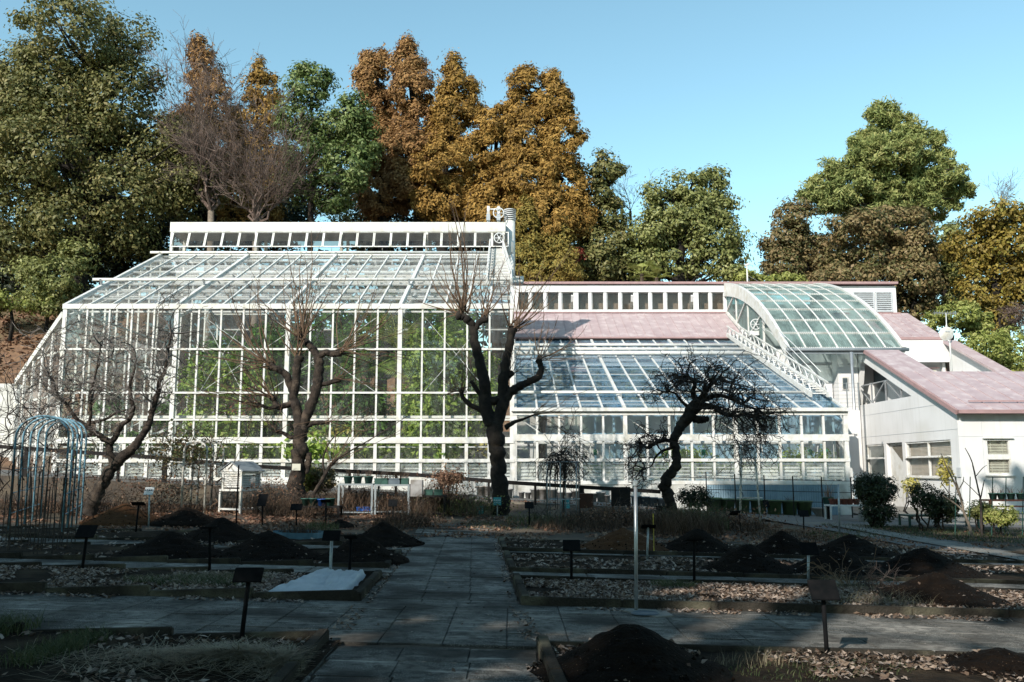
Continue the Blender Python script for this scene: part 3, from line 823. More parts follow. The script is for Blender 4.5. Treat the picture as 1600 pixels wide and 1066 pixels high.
for dx in (.25, .7): bl.box((fw[0]+dx, YG0+.14, (fw[2]+fw[3])/2), (.015, .004, fw[3]-fw[2]))
bl.build('blind', 'blind', w)
box('wall_seam', ((XG+XF1)/2, YG0-.004, zat(682, YG0)), (XF1-XG, .008, .015), 'louver_grey', OW)
box('wall_seam', (at(1533, 660, YG0).x, YG0-.004, ZG/2+.3), (.015, .008, ZG-.6), 'louver_grey', OW)
box('inner_room', (25.6, 38.2, 1.7), (16.2, 5.4, 4.2), 'interior_wall', OW)
# roof: sheets from the eaves to the terrace
YT = 39.6
gR = frame3(Vector((0, 0, 0)), Vector((0, 1, SG)))
n = 24; x0, x1 = XG-.12, XF1; w_ = (x1-x0)/n
for k in range(n):
    ya, yb = YG0-.3, YT
    box('roof_sheet', (x0+(k+.5)*w_, (ya+yb)/2, groof((ya+yb)/2)+.07), (w_-.008, (yb-ya)/cos(atan(SG)), .06), 'pink_roof', OW, gR)
    box('roof_seam', (x0+k*w_, (ya+yb)/2, groof((ya+yb)/2)+.11), (.022, (yb-ya)/cos(atan(SG)), .04), 'pink_roof', OW, gR)
ya, yb = YT, 46.5
for k in range(2):
    box('roof_sheet', (XG-.12+.4+k*.8, (ya+yb)/2, groof((ya+yb)/2)+.07), (.79, (yb-ya)/cos(atan(SG)), .06), 'pink_roof', OW, gR)
beam('roof_trim', (XG-.16, YG0-.32, groof(YG0-.32)+.0), (XG-.16, 46.5, groof(46.5)+.0), .08, .17, 'pink_trim', OW)
beam('roof_trim', (XG-.1, YG0-.36, groof(YG0-.3)+.02), (XF1, YG0-.36, groof(YG0-.3)+.02), .1, .14, 'pink_trim', OW)
beam('snow_rail', (XG+.7, YG0+.4, groof(YG0+.4)+.2), (XF1, YG0+.4, groof(YG0+.4)+.2), .06, .05, 'pink_trim', OW)
box('terrace', ((XG+2+XE)/2+4, (YT+51)/2+.1, groof(YT)-.2), (XE-XG+6, 51-YT, .3), 'base_concrete', OW)
# loggia behind the triangular opening
mb = MB(); mb.poly_prism([(XG+.95, 38, ZG), (XG+.95, YG1+.4, ZG), (XG+.95, YG1+.4, groof(YG1)-.05), (XG+.95, 38, groof(38)-.05)], (.15, 0, 0)); mb.build('loggia_wall', 'white_wall', OW)
box('loggia_floor', (XG+.58, (T[0].y+T[1].y)/2, T[0].z-.25), (.7, 6, .15), 'base_concrete', OW)
dA, dB = atx(1366, 600, XG+.9), atx(1384, 600, XG+.9)
box('loggia_door', (XG+.92, (dA.y+dB.y)/2, zat(606, 44)+.1), (.06, abs(dA.y-dB.y), 2.3), 'door_dark', OW)
box('loggia_end_wall', (XG+.6, YG1+.3, 6), (.75, .12, 3.4), 'white_wall', OW)
rl = MB()
q0, q1 = atx(1343, 634, XG+.1), atx(1424, 620, XG+.1)
hr = .95
rl.tube([(XG+.1, q0.y, q0.z+hr), (XG+.1, q1.y+1.0, q1.z+hr)], .03, 6)
n = 3
for k in range(n+1):
    t = k/n; a = Vector((XG+.1, q0.y+(q1.y+1.0-q0.y)*t, q0.z+(q1.z-q0.z)*t))
    rl.bar(a, a+Vector((0, 0, hr)), .06, .06)
    if k < n:
        t2 = (k+1)/n; b = Vector((XG+.1, q0.y+(q1.y+1.0-q0.y)*t2, q0.z+(q1.z-q0.z)*t2))
        (rl.bar(a+Vector((0, 0, hr)), b, .05, .05) if k % 2 == 0 else rl.bar(a, b+Vector((0, 0, hr)), .05, .05))
rl.build('railing', 'grey_metal', OW)

# ================================================================ VEGETATION
RNG = np.random.default_rng(11)
leafmat('leaf_olive', [(0.043, 0.054, 0.015), (0.108, 0.112, 0.035), (0.186, 0.173, 0.061), (0.255, 0.209, 0.088)], .25)
leafmat('leaf_green', [(.050, .062, .020), (.14, .155, .048), (.25, .26, .085), (.38, .37, .17)], .3)
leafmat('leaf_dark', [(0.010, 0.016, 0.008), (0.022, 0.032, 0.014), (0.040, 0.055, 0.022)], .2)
leafmat('leaf_cedar', [(0.120, 0.070, 0.022), (0.239, 0.141, 0.035), (0.334, 0.192, 0.047), (0.431, 0.267, 0.079)], .2, rough=.8)
leafmat('leaf_cedar_red', [(0.112, 0.059, 0.025), (0.223, 0.117, 0.045), (0.319, 0.175, 0.067), (0.398, 0.250, 0.112)], .2, rough=.8)
leafmat('leaf_cedar_gold', [(0.102, 0.072, 0.017), (0.203, 0.145, 0.032), (0.275, 0.210, 0.051), (0.174, 0.174, 0.058)], .2, rough=.8)
leafmat('leaf_pine', [(0.079, 0.108, 0.035), (0.169, 0.205, 0.066), (0.270, 0.284, 0.096), (0.360, 0.332, 0.139)], .15, rough=.7)
leafmat('leaf_mixed', [(0.058, 0.075, 0.024), (0.138, 0.122, 0.049), (0.235, 0.160, 0.078), (0.274, 0.226, 0.104)], .25)
leafmat('leaf_bronze', [(0.075, 0.064, 0.015), (0.189, 0.136, 0.029), (0.302, 0.217, 0.047), (0.208, 0.217, 0.047)], .3)
leafmat('leaf_yellowgreen', [(0.104, 0.131, 0.031), (0.227, 0.260, 0.061), (0.348, 0.365, 0.104), (0.434, 0.418, 0.174)], .35)
leafmat('leaf_bright_OLD', [(0.054, 0.119, 0.018), (0.126, 0.255, 0.038), (0.234, 0.408, 0.060), (0.432, 0.578, 0.120)], .5)
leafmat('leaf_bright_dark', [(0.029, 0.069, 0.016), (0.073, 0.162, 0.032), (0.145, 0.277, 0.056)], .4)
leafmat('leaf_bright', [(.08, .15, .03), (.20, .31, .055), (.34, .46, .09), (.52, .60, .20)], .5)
leafmat('leaf_fresh', [(.035, .060, .018), (.10, .145, .042), (.17, .22, .070), (.29, .32, .15)], .3)
leafmat('leaf_red', [(0.160, 0.030, 0.020), (0.280, 0.060, 0.040), (0.200, 0.080, 0.050)], .3)
leafmat('leaf_yellow', [(0.350, 0.300, 0.050), (0.500, 0.440, 0.120), (0.600, 0.550, 0.250)], .4)
leafmat('twig_pink', [(.055, .036, .030), (.11, .075, .062), (.17, .125, .108)], 0, rough=.85)
mat('bark', (.040, .030, .024), (.014, .011, .009), 9, rough=.95, bump=1.0, bscale=26, c3=(.08, .06, .045), s3=4, coord='World')
mat('bark_dark', (.018, .014, .012), (.007, .006, .005), 9, rough=.95, bump=1.0, bscale=26, c3=(.03, .024, .018), s3=4, coord='World')
mat('bark_pale', (.20, .165, .13), (.12, .095, .075), 9, rough=.9, bump=.6, bscale=26, coord='World')
mat('twig', (.15, .095, .058), (.09, .058, .04), 5, rough=.85, coord='World')
mat('twig_dark', (.045, .034, .030), (.025, .02, .018), 5, rough=.85, coord='World')
mat('twig_grey', (.15, .13, .12), (.09, .08, .072), 5, rough=.85, coord='World')

def unit(n):
    v = RNG.normal(size=(n, 3)); return v/np.linalg.norm(v, axis=1, keepdims=True)
def leaf_quads(C, Nrm, size, asp=.55, jitter=.35):
    n = len(C); R = unit(n)
    A = np.cross(Nrm, R); A /= np.linalg.norm(A, axis=1, keepdims=True)+1e-9
    B = np.cross(Nrm, A); B /= np.linalg.norm(B, axis=1, keepdims=True)+1e-9
    s = size*(1+jitter*RNG.normal(size=(n, 1))).clip(.4, 1.8)
    a = A*s*.5; b = B*s*.5*asp
    fold = Nrm*s*.12
    V = np.stack([C-a-fold, C+b, C+a-fold, C-b], 1).reshape(-1, 3)
    Fq = np.arange(n*4).reshape(-1, 4)
    return V, Fq
def leaf_tris(C, Nrm, size, asp=.55, jitter=.35):
    n = len(C); R = unit(n)
    A = np.cross(Nrm, R); A /= np.linalg.norm(A, axis=1, keepdims=True)+1e-9
    B = np.cross(Nrm, A); B /= np.linalg.norm(B, axis=1, keepdims=True)+1e-9
    s = size*(1+jitter*RNG.normal(size=(n, 1))).clip(.4, 1.8)
    V = np.stack([C-A*s*.4-B*s*asp*.5, C-A*s*.4+B*s*asp*.5, C+A*s*.7], 1).reshape(-1, 3)
    return V, np.arange(n*3).reshape(-1, 3)
def crown_pts(blobs, n, rc, flat=.7, front=.62, tuft=False, hollow=.5, cf=6.5):
    """blobs: (x,y,z,rx,ry,rz). Leaves sit in small clumps spread through the outer part of every blob"""
    w = np.array([b[3]*b[5]+b[4]*b[5]*.5 for b in blobs]); w /= w.sum()
    Cs, Ns = [], []
    for b, wi in zip(blobs, w):
        nb = max(20, int(n*wi)); c0 = np.array(b[:3]); rad = np.array(b[3:])
        k = max(5, int(cf*(b[3]*b[5])/(rc*rc)))
        d = unit(k); flip = RNG.random(k) < front; d[:, 1] = np.where(flip, -np.abs(d[:, 1]), np.abs(d[:, 1]))
        rr = hollow + (1-hollow)*RNG.random((k, 1))**.6
        cc = c0 + d*rad*rr
        crs = rc*RNG.uniform(.6, 1.35, k)
        idx = RNG.integers(0, k, nb)
        o = unit(nb); r = RNG.random((nb, 1))**.4
        r = np.where(RNG.random((nb, 1)) < .10, 1.0+.55*RNG.random((nb, 1)), r); off = o*r*crs[idx][:, None]; off[:, 2] *= flat
        P = cc[idx] + off
        out = d[idx]*rad/np.linalg.norm(d[idx]*rad, axis=1, keepdims=True)
        Nn = o*.9 + out*.5 + np.array([0, 0, .45]) + RNG.normal(size=(nb, 3))*.45
        if tuft: Nn = unit(nb)
        Nn /= np.linalg.norm(Nn, axis=1, keepdims=True)
        Cs.append(P); Ns.append(Nn)
    return np.concatenate(Cs), np.concatenate(Ns)
def px_blobs(bl, Y, depth=.9):
    out = []
    for k, (x, y, rx, ry) in enumerate(bl):
        p = at(x, y, Y); s = pxm(Y)*1.02
        out.append((p.x, Y + ((k*37) % 5-2)*rx*s*.18, p.z, rx*s, rx*s*depth, ry*s))
    return out
def limb_path(p0, p1, n=6, wob=.12):
    p0, p1 = Vector(p0), Vector(p1); L = (p1-p0).length
    return [p0.lerp(p1, i/n) + Vector((random.gauss(0, 1), random.gauss(0, 1), random.gauss(0, .5)))*wob*L*.12*(1 if 0 < i < n else 0) + Vector((0, 0, -sin(pi*i/n)*L*.06)) for i in range(n+1)]
GAPS = [(3.5, 10.2, 1.5, 1.5), (4.0, 8.3, 1.7, .7), (6.6, 10.0, .9, .9), (3.7, 12.8, 1.5, .7), (6.8, 12.9, 1.2, .7), (8.2, 15.0, 1.8, .8), (10.5, 17.3, 2.2, .8), (12.5, 21.0, 3.2, 1.1), (4.5, 17.2, .8, .3), (-1.75, 9.2, .4, .18), (-.5, 10.0, .5, .2), (-9.5, 25.6, 3.6, 1.3), (-12.5, 24.0, 1.5, .7), (-4, 27.5, 2, .8), (14, 26.5, 1.6, .7), (17.5, 30, 3, 1.6), (16, 34.5, 2, 2), (-.2, 24.3, 1.3, .4)]
def open_gaps(P, Nn):
    """carves the crowns to shape the light: drops leaves that would shade the sun patches"""
    k = (P[:, 2]-.1)/tan(SUN_EL); gx = P[:, 0]+k*sin(SUN_AZ); gy = P[:, 1]+k*cos(SUN_AZ)
    wob = .25*np.sin(gx*3.1+gy*1.7)+.18*np.sin(gx*7.3-gy*5.1)
    keep = np.ones(len(P), bool)
    for cx, cy_, rx, ry in GAPS: keep &= ((gx-cx)/(rx+.3))**2+((gy-cy_)/(ry+.3))**2 > 1+wob
    lim = np.where(gx < 1, 31.0, np.where(gx < 9, 36.0, np.where(gx < 15.3, 37.7, np.where(gx < 19.3, 31.0, 36.7))))
    keep &= gy < lim + wob
    return P[keep], Nn[keep]
def tree(name, label, cat, blobs, Y, n, leaf, m, rc, trunk=None, group=None, bark='bark_dark', flat=.7, asp=.55, tuft=False, base=None, tr=.35, hollow=.5, world=False, front=.62, cf=6.5, tri=False):
    bl = blobs if world else px_blobs(blobs, Y)
    cx = sum(b[0] for b in bl)/len(bl); lowest = min(bl, key=lambda b: b[2])
    tx = trunk if trunk is not None else lowest[0]
    ty = sum(b[1] for b in bl)/len(bl)
    gz = ground_z(tx, ty) if base is None else base
    t = thing(name, label, cat, (tx, ty, gz), group=group)
    P, Nn = crown_pts(bl, n, rc, flat, front, tuft, hollow, cf)
    if name == 'shade_tree': P, Nn = open_gaps(P, Nn)
    V, Fq = (leaf_tris if tri else leaf_quads)(P, Nn, leaf, asp)
    link('crown', np_mesh('crown', V, Fq, m, 3 if tri else 4), t)
    mb = MB(); top = max(bl, key=lambda b: b[2]); ztop = top[2]
    zl = lowest[2]
    mid = Vector((tx*.6+top[0]*.4, ty, (zl+ztop)/2))
    mb.tube([(tx, ty, gz-.4), (tx+.1, ty, gz+(zl-gz)*.5), (tx*.8+mid.x*.2, ty, zl), mid, (top[0], ty, ztop)], [tr*1.25, tr, tr*.85, tr*.55, tr*.12], 8)
    for b in bl:
        c = Vector(b[:3]); h = max(gz+1, c.z - b[5]*.9 - random.random()*b[3]*.5)
        f = min(1, (h-gz)/(ztop-gz+.01)); s0 = Vector((tx + (top[0]-tx)*f*f, ty, h))
        for q in range(1 if name == 'shade_tree' else 3):
            e = c + Vector((random.uniform(-.7, .7)*b[3], random.uniform(-.7, .3)*b[4], random.uniform(0, .7)*b[5]))
            mb.tube(limb_path(s0, e, 5, .5), [tr*f_ for f_ in ((.22, .18, .14, .1, .06, .03) if name == 'shade_tree' else (.35, .3, .22, .16, .1, .04))], 5, cap=False)
    mb.build('trunk', bark, t, True)
    return t

# ---- forest behind (pixel blobs: x, y, rx, ry at their own distance)
tree('evergreen_oak', 'huge olive green evergreen oak filling the upper left corner behind the conservatory', 'tree',
     [(130, 75, 95, 68), (60, 150, 80, 80), (185, 60, 45, 50), (185, 165, 62, 80), (20, 130, 50, 65), (95, 255, 95, 75), (30, 300, 75, 70), (235, 245, 70, 50), (200, 310, 80, 55), (285, 285, 55, 45), (120, 355, 70, 50), (-60, 200, 80, 120), (250, 330, 50, 22), (100, 150, 70, 80), (150, 220, 90, 60), (20, 220, 60, 60), (30, 380, 60, 40), (200, 370, 60, 30), (290, 235, 36, 30), (265, 200, 30, 26), (315, 290, 40, 30), (225, 120, 28, 40)],
     57, 100000, .225, 'leaf_olive', 1.0, trunk=at(130, 300, 57).x, tr=.6)
tree('cedar', 'narrow red brown cedar top behind bare twigs right of the huge oak', 'tree',
     [(312, 62, 6, 10), (313, 80, 14, 20), (318, 110, 26, 35), (330, 170, 38, 50), (335, 240, 45, 60), (300, 230, 40, 60)], 66, 30000, .22, 'leaf_cedar_red', .55, tr=.35, flat=.9, hollow=.75, cf=5, tri=True)
tree('cedar', 'golden brown pointed cedar left of the loose green tree', 'tree',
     [(405, 104, 7, 10), (405, 116, 14, 16), (407, 140, 30, 32), (403, 190, 42, 42), (400, 250, 50, 60), (395, 330, 50, 55)], 68, 30000, .22, 'leaf_cedar', .55, tr=.35, flat=.9, hollow=.75, cf=5, tri=True)
tree('broadleaf_tree', 'loose mid green tree with visible forked trunks between brown cedars', 'tree',
     [(487, 140, 38, 35), (470, 185, 34, 38), (515, 200, 32, 34), (552, 190, 30, 48), (480, 240, 42, 36), (550, 265, 35, 48), (520, 300, 40, 40), (460, 290, 25, 30), (575, 220, 20, 45)],
     58, 30000, .22, 'leaf_fresh', .7, trunk=at(487, 300, 58).x, tr=.22, bark='bark')
CED = [
 ('orange brown cedar with rounded top, second from left of the tall cedars', [(588, 95, 26, 24), (580, 125, 30, 32), (585, 175, 36, 42), (592, 235, 40, 45), (600, 300, 45, 50)], 64, 'leaf_cedar_red'),
 ('tallest rust brown cedar, its pointed top highest of all', [(634, 66, 6, 9), (635, 78, 14, 15), (635, 102, 32, 28), (645, 145, 42, 35), (648, 195, 44, 38), (650, 245, 50, 40), (655, 290, 60, 32)], 63, 'leaf_cedar_red'),
 ('lumpy yellow brown cedar just right of the tallest cedar', [(712, 108, 22, 18), (714, 140, 38, 28), (735, 170, 22, 22), (708, 180, 36, 30), (700, 225, 42, 32), (690, 265, 60, 34), (690, 310, 50, 40)], 62, 'leaf_cedar'),
 ('shorter bronze cedar filling the gap before the twin topped one', [(775, 195, 36, 24), (765, 235, 45, 36), (765, 285, 50, 42), (775, 335, 50, 50)], 61, 'leaf_cedar'),
 ('broad twin topped golden cedar above the clerestory', [(818, 130, 24, 20), (860, 128, 22, 20), (818, 165, 34, 32), (862, 165, 36, 32), (830, 215, 48, 42), (880, 225, 36, 45), (830, 280, 55, 45), (880, 290, 42, 50), (850, 350, 60, 45), (900, 335, 28, 40)], 60, 'leaf_cedar'),
]
for lab, bl, Y, m in CED:
    bl = [(x_, y_, rx_*(.80 if i_ < 3 else .88), ry_*.96) for i_, (x_, y_, rx_, ry_) in enumerate(bl)]
    tree('cedar', lab, 'tree', bl, Y, 52000 if len(bl) < 8 else 90000, .21, m, .52, tr=.4, flat=.9, asp=.5, hollow=.78, cf=4.6, tri=True, group='brown cedars behind the glasshouses')
tree('cypress', 'yellow green cypress rising right behind the exhaust pipe', 'tree',
     [(825, 350, 22, 40), (820, 400, 28, 40), (865, 380, 32, 38), (880, 420, 35, 30), (845, 430, 40, 20)], 58.5, 30000, .18, 'leaf_cedar_gold', .42, tr=.2, flat=1.0, hollow=.75, cf=5, tri=True)
tree('maple', 'small rust red maple leaves beside the golden cypress', 'tree', [(893, 405, 9, 11), (905, 397, 7, 7)], 58.2, 700, .18, 'leaf_red', .3, tr=.08, base=6)
tree('broadleaf_tree', 'slim grey green tree at the right edge of the cedars', 'tree',
     [(945, 268, 28, 26), (940, 300, 24, 25), (953, 335, 34, 28), (945, 385, 45, 40), (975, 420, 40, 30), (930, 420, 40, 30)], 61, 18000, .24, 'leaf_olive', .65, tr=.3)
tree('evergreen_tree', 'wide dome shaped green tree rising behind the window band', 'tree',
     [(1022, 305, 20, 17), (1075, 290, 32, 24), (1112, 290, 26, 26), (1125, 325, 26, 30), (1045, 330, 40, 28), (1085, 345, 45, 34), (1020, 365, 40, 30), (1065, 395, 55, 42), (1120, 380, 42, 48), (1010, 410, 35, 35), (1135, 415, 28, 28)],
     60, 38000, .23, 'leaf_green', .7, tr=.4, trunk=at(1060, 400, 60).x)
tree('pine_tree', 'tall pale green pine standing above all trees on the right', 'tree',
     [(1378, 184, 26, 18), (1400, 205, 42, 24), (1365, 222, 36, 22), (1440, 228, 30, 22), (1318, 258, 32, 18), (1385, 252, 60, 30), (1455, 258, 34, 24), (1290, 290, 36, 20), (1340, 290, 46, 26), (1410, 295, 60, 32), (1468, 285, 34, 24), (1498, 300, 24, 16), (1380, 325, 75, 26), (1300, 315, 34, 18), (1450, 320, 50, 22), (1262, 305, 16, 10)],
     70, 100000, .34, 'leaf_pine', .55, tr=.4, asp=.28, tuft=True, hollow=.45, cf=4.5, tri=True, trunk=at(1390, 330, 70).x, bark='bark')
tree('maple_tree', 'brown flecked green tree left below the tall pine', 'tree',
     [(1238, 340, 30, 24), (1225, 375, 40, 28), (1265, 385, 38, 30), (1220, 415, 42, 30), (1290, 420, 45, 28)], 63, 20000, .22, 'leaf_mixed', .6, tr=.25)
tree('maple_tree', 'dense reddish brown tree in front of the tall pine', 'tree',
     [(1330, 360, 45, 28), (1400, 355, 50, 30), (1360, 395, 60, 32), (1430, 390, 30, 34), (1330, 430, 50, 28), (1415, 440, 48, 30), (1430, 478, 28, 24)], 60, 34000, .22, 'leaf_mixed', .65, tr=.3)
tree('evergreen_tree', 'narrow fresh green tree squeezed between reddish and golden ones', 'tree',
     [(1478, 372, 24, 24), (1478, 415, 28, 35), (1475, 465, 26, 30)], 62, 9000, .22, 'leaf_green', .5, tr=.2)
tree('evergreen_tree', 'golden bronze broad tree at the right edge of the view', 'tree',
     [(1545, 345, 42, 24), (1590, 355, 45, 26), (1525, 385, 40, 35), (1575, 400, 55, 45), (1535, 450, 42, 38), (1600, 455, 50, 45), (1650, 420, 60, 80), (1560, 495, 35, 20)],
     57, 32000, .24, 'leaf_bronze', .7, tr=.35)
# lower shrubs on the right bank
for lab, bl, Y, n, m in (
    ('yellow green rounded shrub above the satellite dish', [(1490, 495, 34, 22), (1530, 505, 22, 18), (1462, 500, 16, 14)], 54, 7000, 'leaf_yellowgreen'),
    ('pale olive feathery shrub right of the dish', [(1530, 545, 42, 26), (1575, 530, 26, 20), (1560, 575, 36, 24), (1600, 570, 36, 30)], 52, 9000, 'leaf_yellowgreen')):
    tree('shrub', lab, 'shrub', bl, Y, n, .16, m, .35, tr=.06, group=None)
tree('shrub', 'grey twiggy shrub at the right edge below the golden tree', 'shrub', [(1585, 492, 22, 16), (1610, 510, 25, 20)], 54.5, 3500, .2, 'twig_pink', .4, tr=.06, asp=.12, tuft=True)
tree('shrub', 'low olive bush peeking over the roof left of the vault', 'shrub', [(1165, 434, 24, 9), (1200, 438, 24, 8), (1238, 436, 26, 8)], 59, 5000, .18, 'leaf_yellowgreen', .4, tr=.06)
tree('shrub', 'yellowish bush peeking over the ridge behind the vault', 'shrub', [(1280, 436, 22, 9), (1310, 438, 22, 8)], 59.5, 3500, .18, 'leaf_mixed', .4, tr=.06)
# dark understorey and left bank
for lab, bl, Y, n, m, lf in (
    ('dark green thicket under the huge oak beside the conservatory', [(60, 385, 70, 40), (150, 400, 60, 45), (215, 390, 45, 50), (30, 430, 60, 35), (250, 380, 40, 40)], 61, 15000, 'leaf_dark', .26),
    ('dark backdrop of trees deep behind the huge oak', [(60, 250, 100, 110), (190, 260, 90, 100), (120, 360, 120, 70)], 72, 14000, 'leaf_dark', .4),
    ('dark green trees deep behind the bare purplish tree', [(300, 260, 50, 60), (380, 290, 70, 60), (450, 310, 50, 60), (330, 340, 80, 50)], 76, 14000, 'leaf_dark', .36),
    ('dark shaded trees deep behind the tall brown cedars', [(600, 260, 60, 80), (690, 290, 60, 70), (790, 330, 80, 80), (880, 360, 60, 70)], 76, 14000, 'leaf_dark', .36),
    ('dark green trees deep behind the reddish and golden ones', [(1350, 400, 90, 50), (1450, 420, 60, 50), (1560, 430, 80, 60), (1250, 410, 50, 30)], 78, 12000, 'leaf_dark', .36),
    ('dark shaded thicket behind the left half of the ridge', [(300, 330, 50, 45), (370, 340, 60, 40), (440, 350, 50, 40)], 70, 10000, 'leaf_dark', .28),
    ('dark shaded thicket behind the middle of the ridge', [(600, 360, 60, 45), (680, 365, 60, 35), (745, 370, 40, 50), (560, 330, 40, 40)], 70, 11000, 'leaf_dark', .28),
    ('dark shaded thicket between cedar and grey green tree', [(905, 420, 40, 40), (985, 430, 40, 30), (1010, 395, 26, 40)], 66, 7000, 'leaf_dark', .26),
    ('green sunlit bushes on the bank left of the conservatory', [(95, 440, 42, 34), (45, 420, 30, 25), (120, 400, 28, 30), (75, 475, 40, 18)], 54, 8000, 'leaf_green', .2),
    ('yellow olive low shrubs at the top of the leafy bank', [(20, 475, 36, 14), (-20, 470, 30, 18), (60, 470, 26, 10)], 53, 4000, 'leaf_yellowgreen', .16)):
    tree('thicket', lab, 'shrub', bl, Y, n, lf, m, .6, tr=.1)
# bare branches: fans of thin twigs
def recurse(mb, p, d, L, r, dep, spread=.5, grav=.0, kids=3, wob=.25, seg=4, minr=.006, mix=None):
    pts = [p]; rr = [r]; q = p.copy(); dd = d.copy()
    for i in range(seg):
        dd = (dd + Vector((random.gauss(0, wob), random.gauss(0, wob), random.gauss(0, wob) + grav))).normalized()
        q = q + dd*(L/seg); pts.append(q.copy()); rr.append(max(minr, r*(1-.6*(i+1)/seg)))
    mb.tube(pts, rr, 4 if r > .03 else 3, cap=False, mi=0 if mix is None or r > mix else 1)
    if dep <= 0: return
    for k in range(kids):
        i = random.randint(1, seg); s = pts[i]
        nd = (dd + Vector((random.gauss(0, spread), random.gauss(0, spread), random.gauss(0, spread)))).normalized()
        recurse(mb, s, nd, L*random.uniform(.5, .8), max(minr, rr[i]*.62), dep-1, spread, grav, kids, wob, seg, minr, mix)
for lab, bx, by, Y, tops, seed in (
    ('bare greyish pink tree with fine twigs against the sky right of the oak', 330, 330, 56, [(262, 110), (290, 95), (318, 100), (340, 130), (280, 170), (345, 190), (310, 140), (355, 150), (300, 220), (330, 240)], 3),
    ('lower bare purplish tree in front of the golden brown cedar', 400, 350, 55, [(385, 215), (420, 200), (448, 215), (440, 250), (390, 250), (460, 280), (360, 260), (430, 290)], 4)):
    random.seed(seed)
    b = at(bx, by, Y); t = thing('bare_tree', lab, 'tree', (b.x, Y, ground_z(b.x, Y)))
    mb = MB(); mb.tube([(b.x, Y, ground_z(b.x, Y)-.3), (b.x+.2, Y, b.z*.6), tuple(b)], [.28, .24, .2], 7); mb.build('trunk', 'bark_pale', t, True)
    mb = MB()
    for (tx, ty) in tops:
        e = at(tx, ty, Y+random.uniform(-1.5, 1.5)); pth = limb_path(b, e, 7, .5); mb.tube(pth, [.10, .085, .07, .055, .042, .03, .022, .014], 5, cap=False)
        for k in range(2, 8):
            for q in range(3):
                d = ((e-b).normalized() + Vector((random.gauss(0, .6), random.gauss(0, .6), random.gauss(0, .4)))).normalized()
                recurse(mb, pth[k], d, random.uniform(1.0, 2.1), .020, 2, .35, .03, 4, .10, 3, .009)
    mb.build('crown', 'twig_pink', t)
random.seed(21)
for lab, bx, by, Y, sc_, n in (('thin bare treetop between the grey green and dome shaped trees', 985, 330, 63, 3.0, 6), ('bare twigs above the golden tree at the right', 1560, 330, 66, 2.6, 7)):
    b = at(bx, by, Y); t = thing('bare_tree', lab, 'tree', (b.x, Y, ground_z(b.x, Y)))
    mb = MB(); mb.tube([(b.x, Y, ground_z(b.x, Y)-.3), tuple(b)], [.2, .1], 6); mb.build('trunk', 'bark', t)
    mb = MB()
    for k in range(n): recurse(mb, b, Vector((random.uniform(-1, 1), 0, .9)).normalized(), sc_*.6, .03, 3, .4, .03, 3, .12, 3, .008)
    mb.build('crown', 'twig_grey', t)

# fan palms behind the roof
mat('palm_trunk', (.10, .075, .05), (.05, .04, .03), 12, rough=.95, bump=1, bscale=30, coord='World')
def fan_palm(px_, py_, Y, lab, s=1.0):
    b = at(px_, py_, Y); t = thing('fan_palm', lab, 'palm', (b.x, Y, b.z-3))
    mb = MB(); mb.tube([(b.x, Y, b.z-5), tuple(b)], .13, 8); mb.build('trunk', 'palm_trunk', t)
    for k in range(12):
        a = 2*pi*k/12+random.uniform(-.2, .2); el = random.uniform(-.2, 1.0)
        d = Vector((cos(a)*cos(el), sin(a)*cos(el), sin(el))); c = b + d*.7*s
        mb = MB(); mb.tube([tuple(b), tuple(c)], .015, 4)
        side = d.cross(Vector((0, 0, 1))).normalized(); up = side.cross(d)
        for j in range(13):
            an = (j-6)/6*1.25; dd = d*cos(an)+side*sin(an); w = up*.02+side.cross(dd)*.0
            wv = dd.cross(up).normalized()*.03
            e = c + dd*.62*s - Vector((0, 0, .12*s)); m_ = c + dd*.35*s
            mb.add([c, m_-wv, e, m_+wv], [(0, 1, 2, 3)])
        mb.build('frond', 'leaf_yellowgreen', t)
fan_palm(1003, 428, 58, 'fan palm behind the clerestory, left of its pair')
fan_palm(1026, 434, 58, 'lower fan palm behind the clerestory, right of its pair', .9)

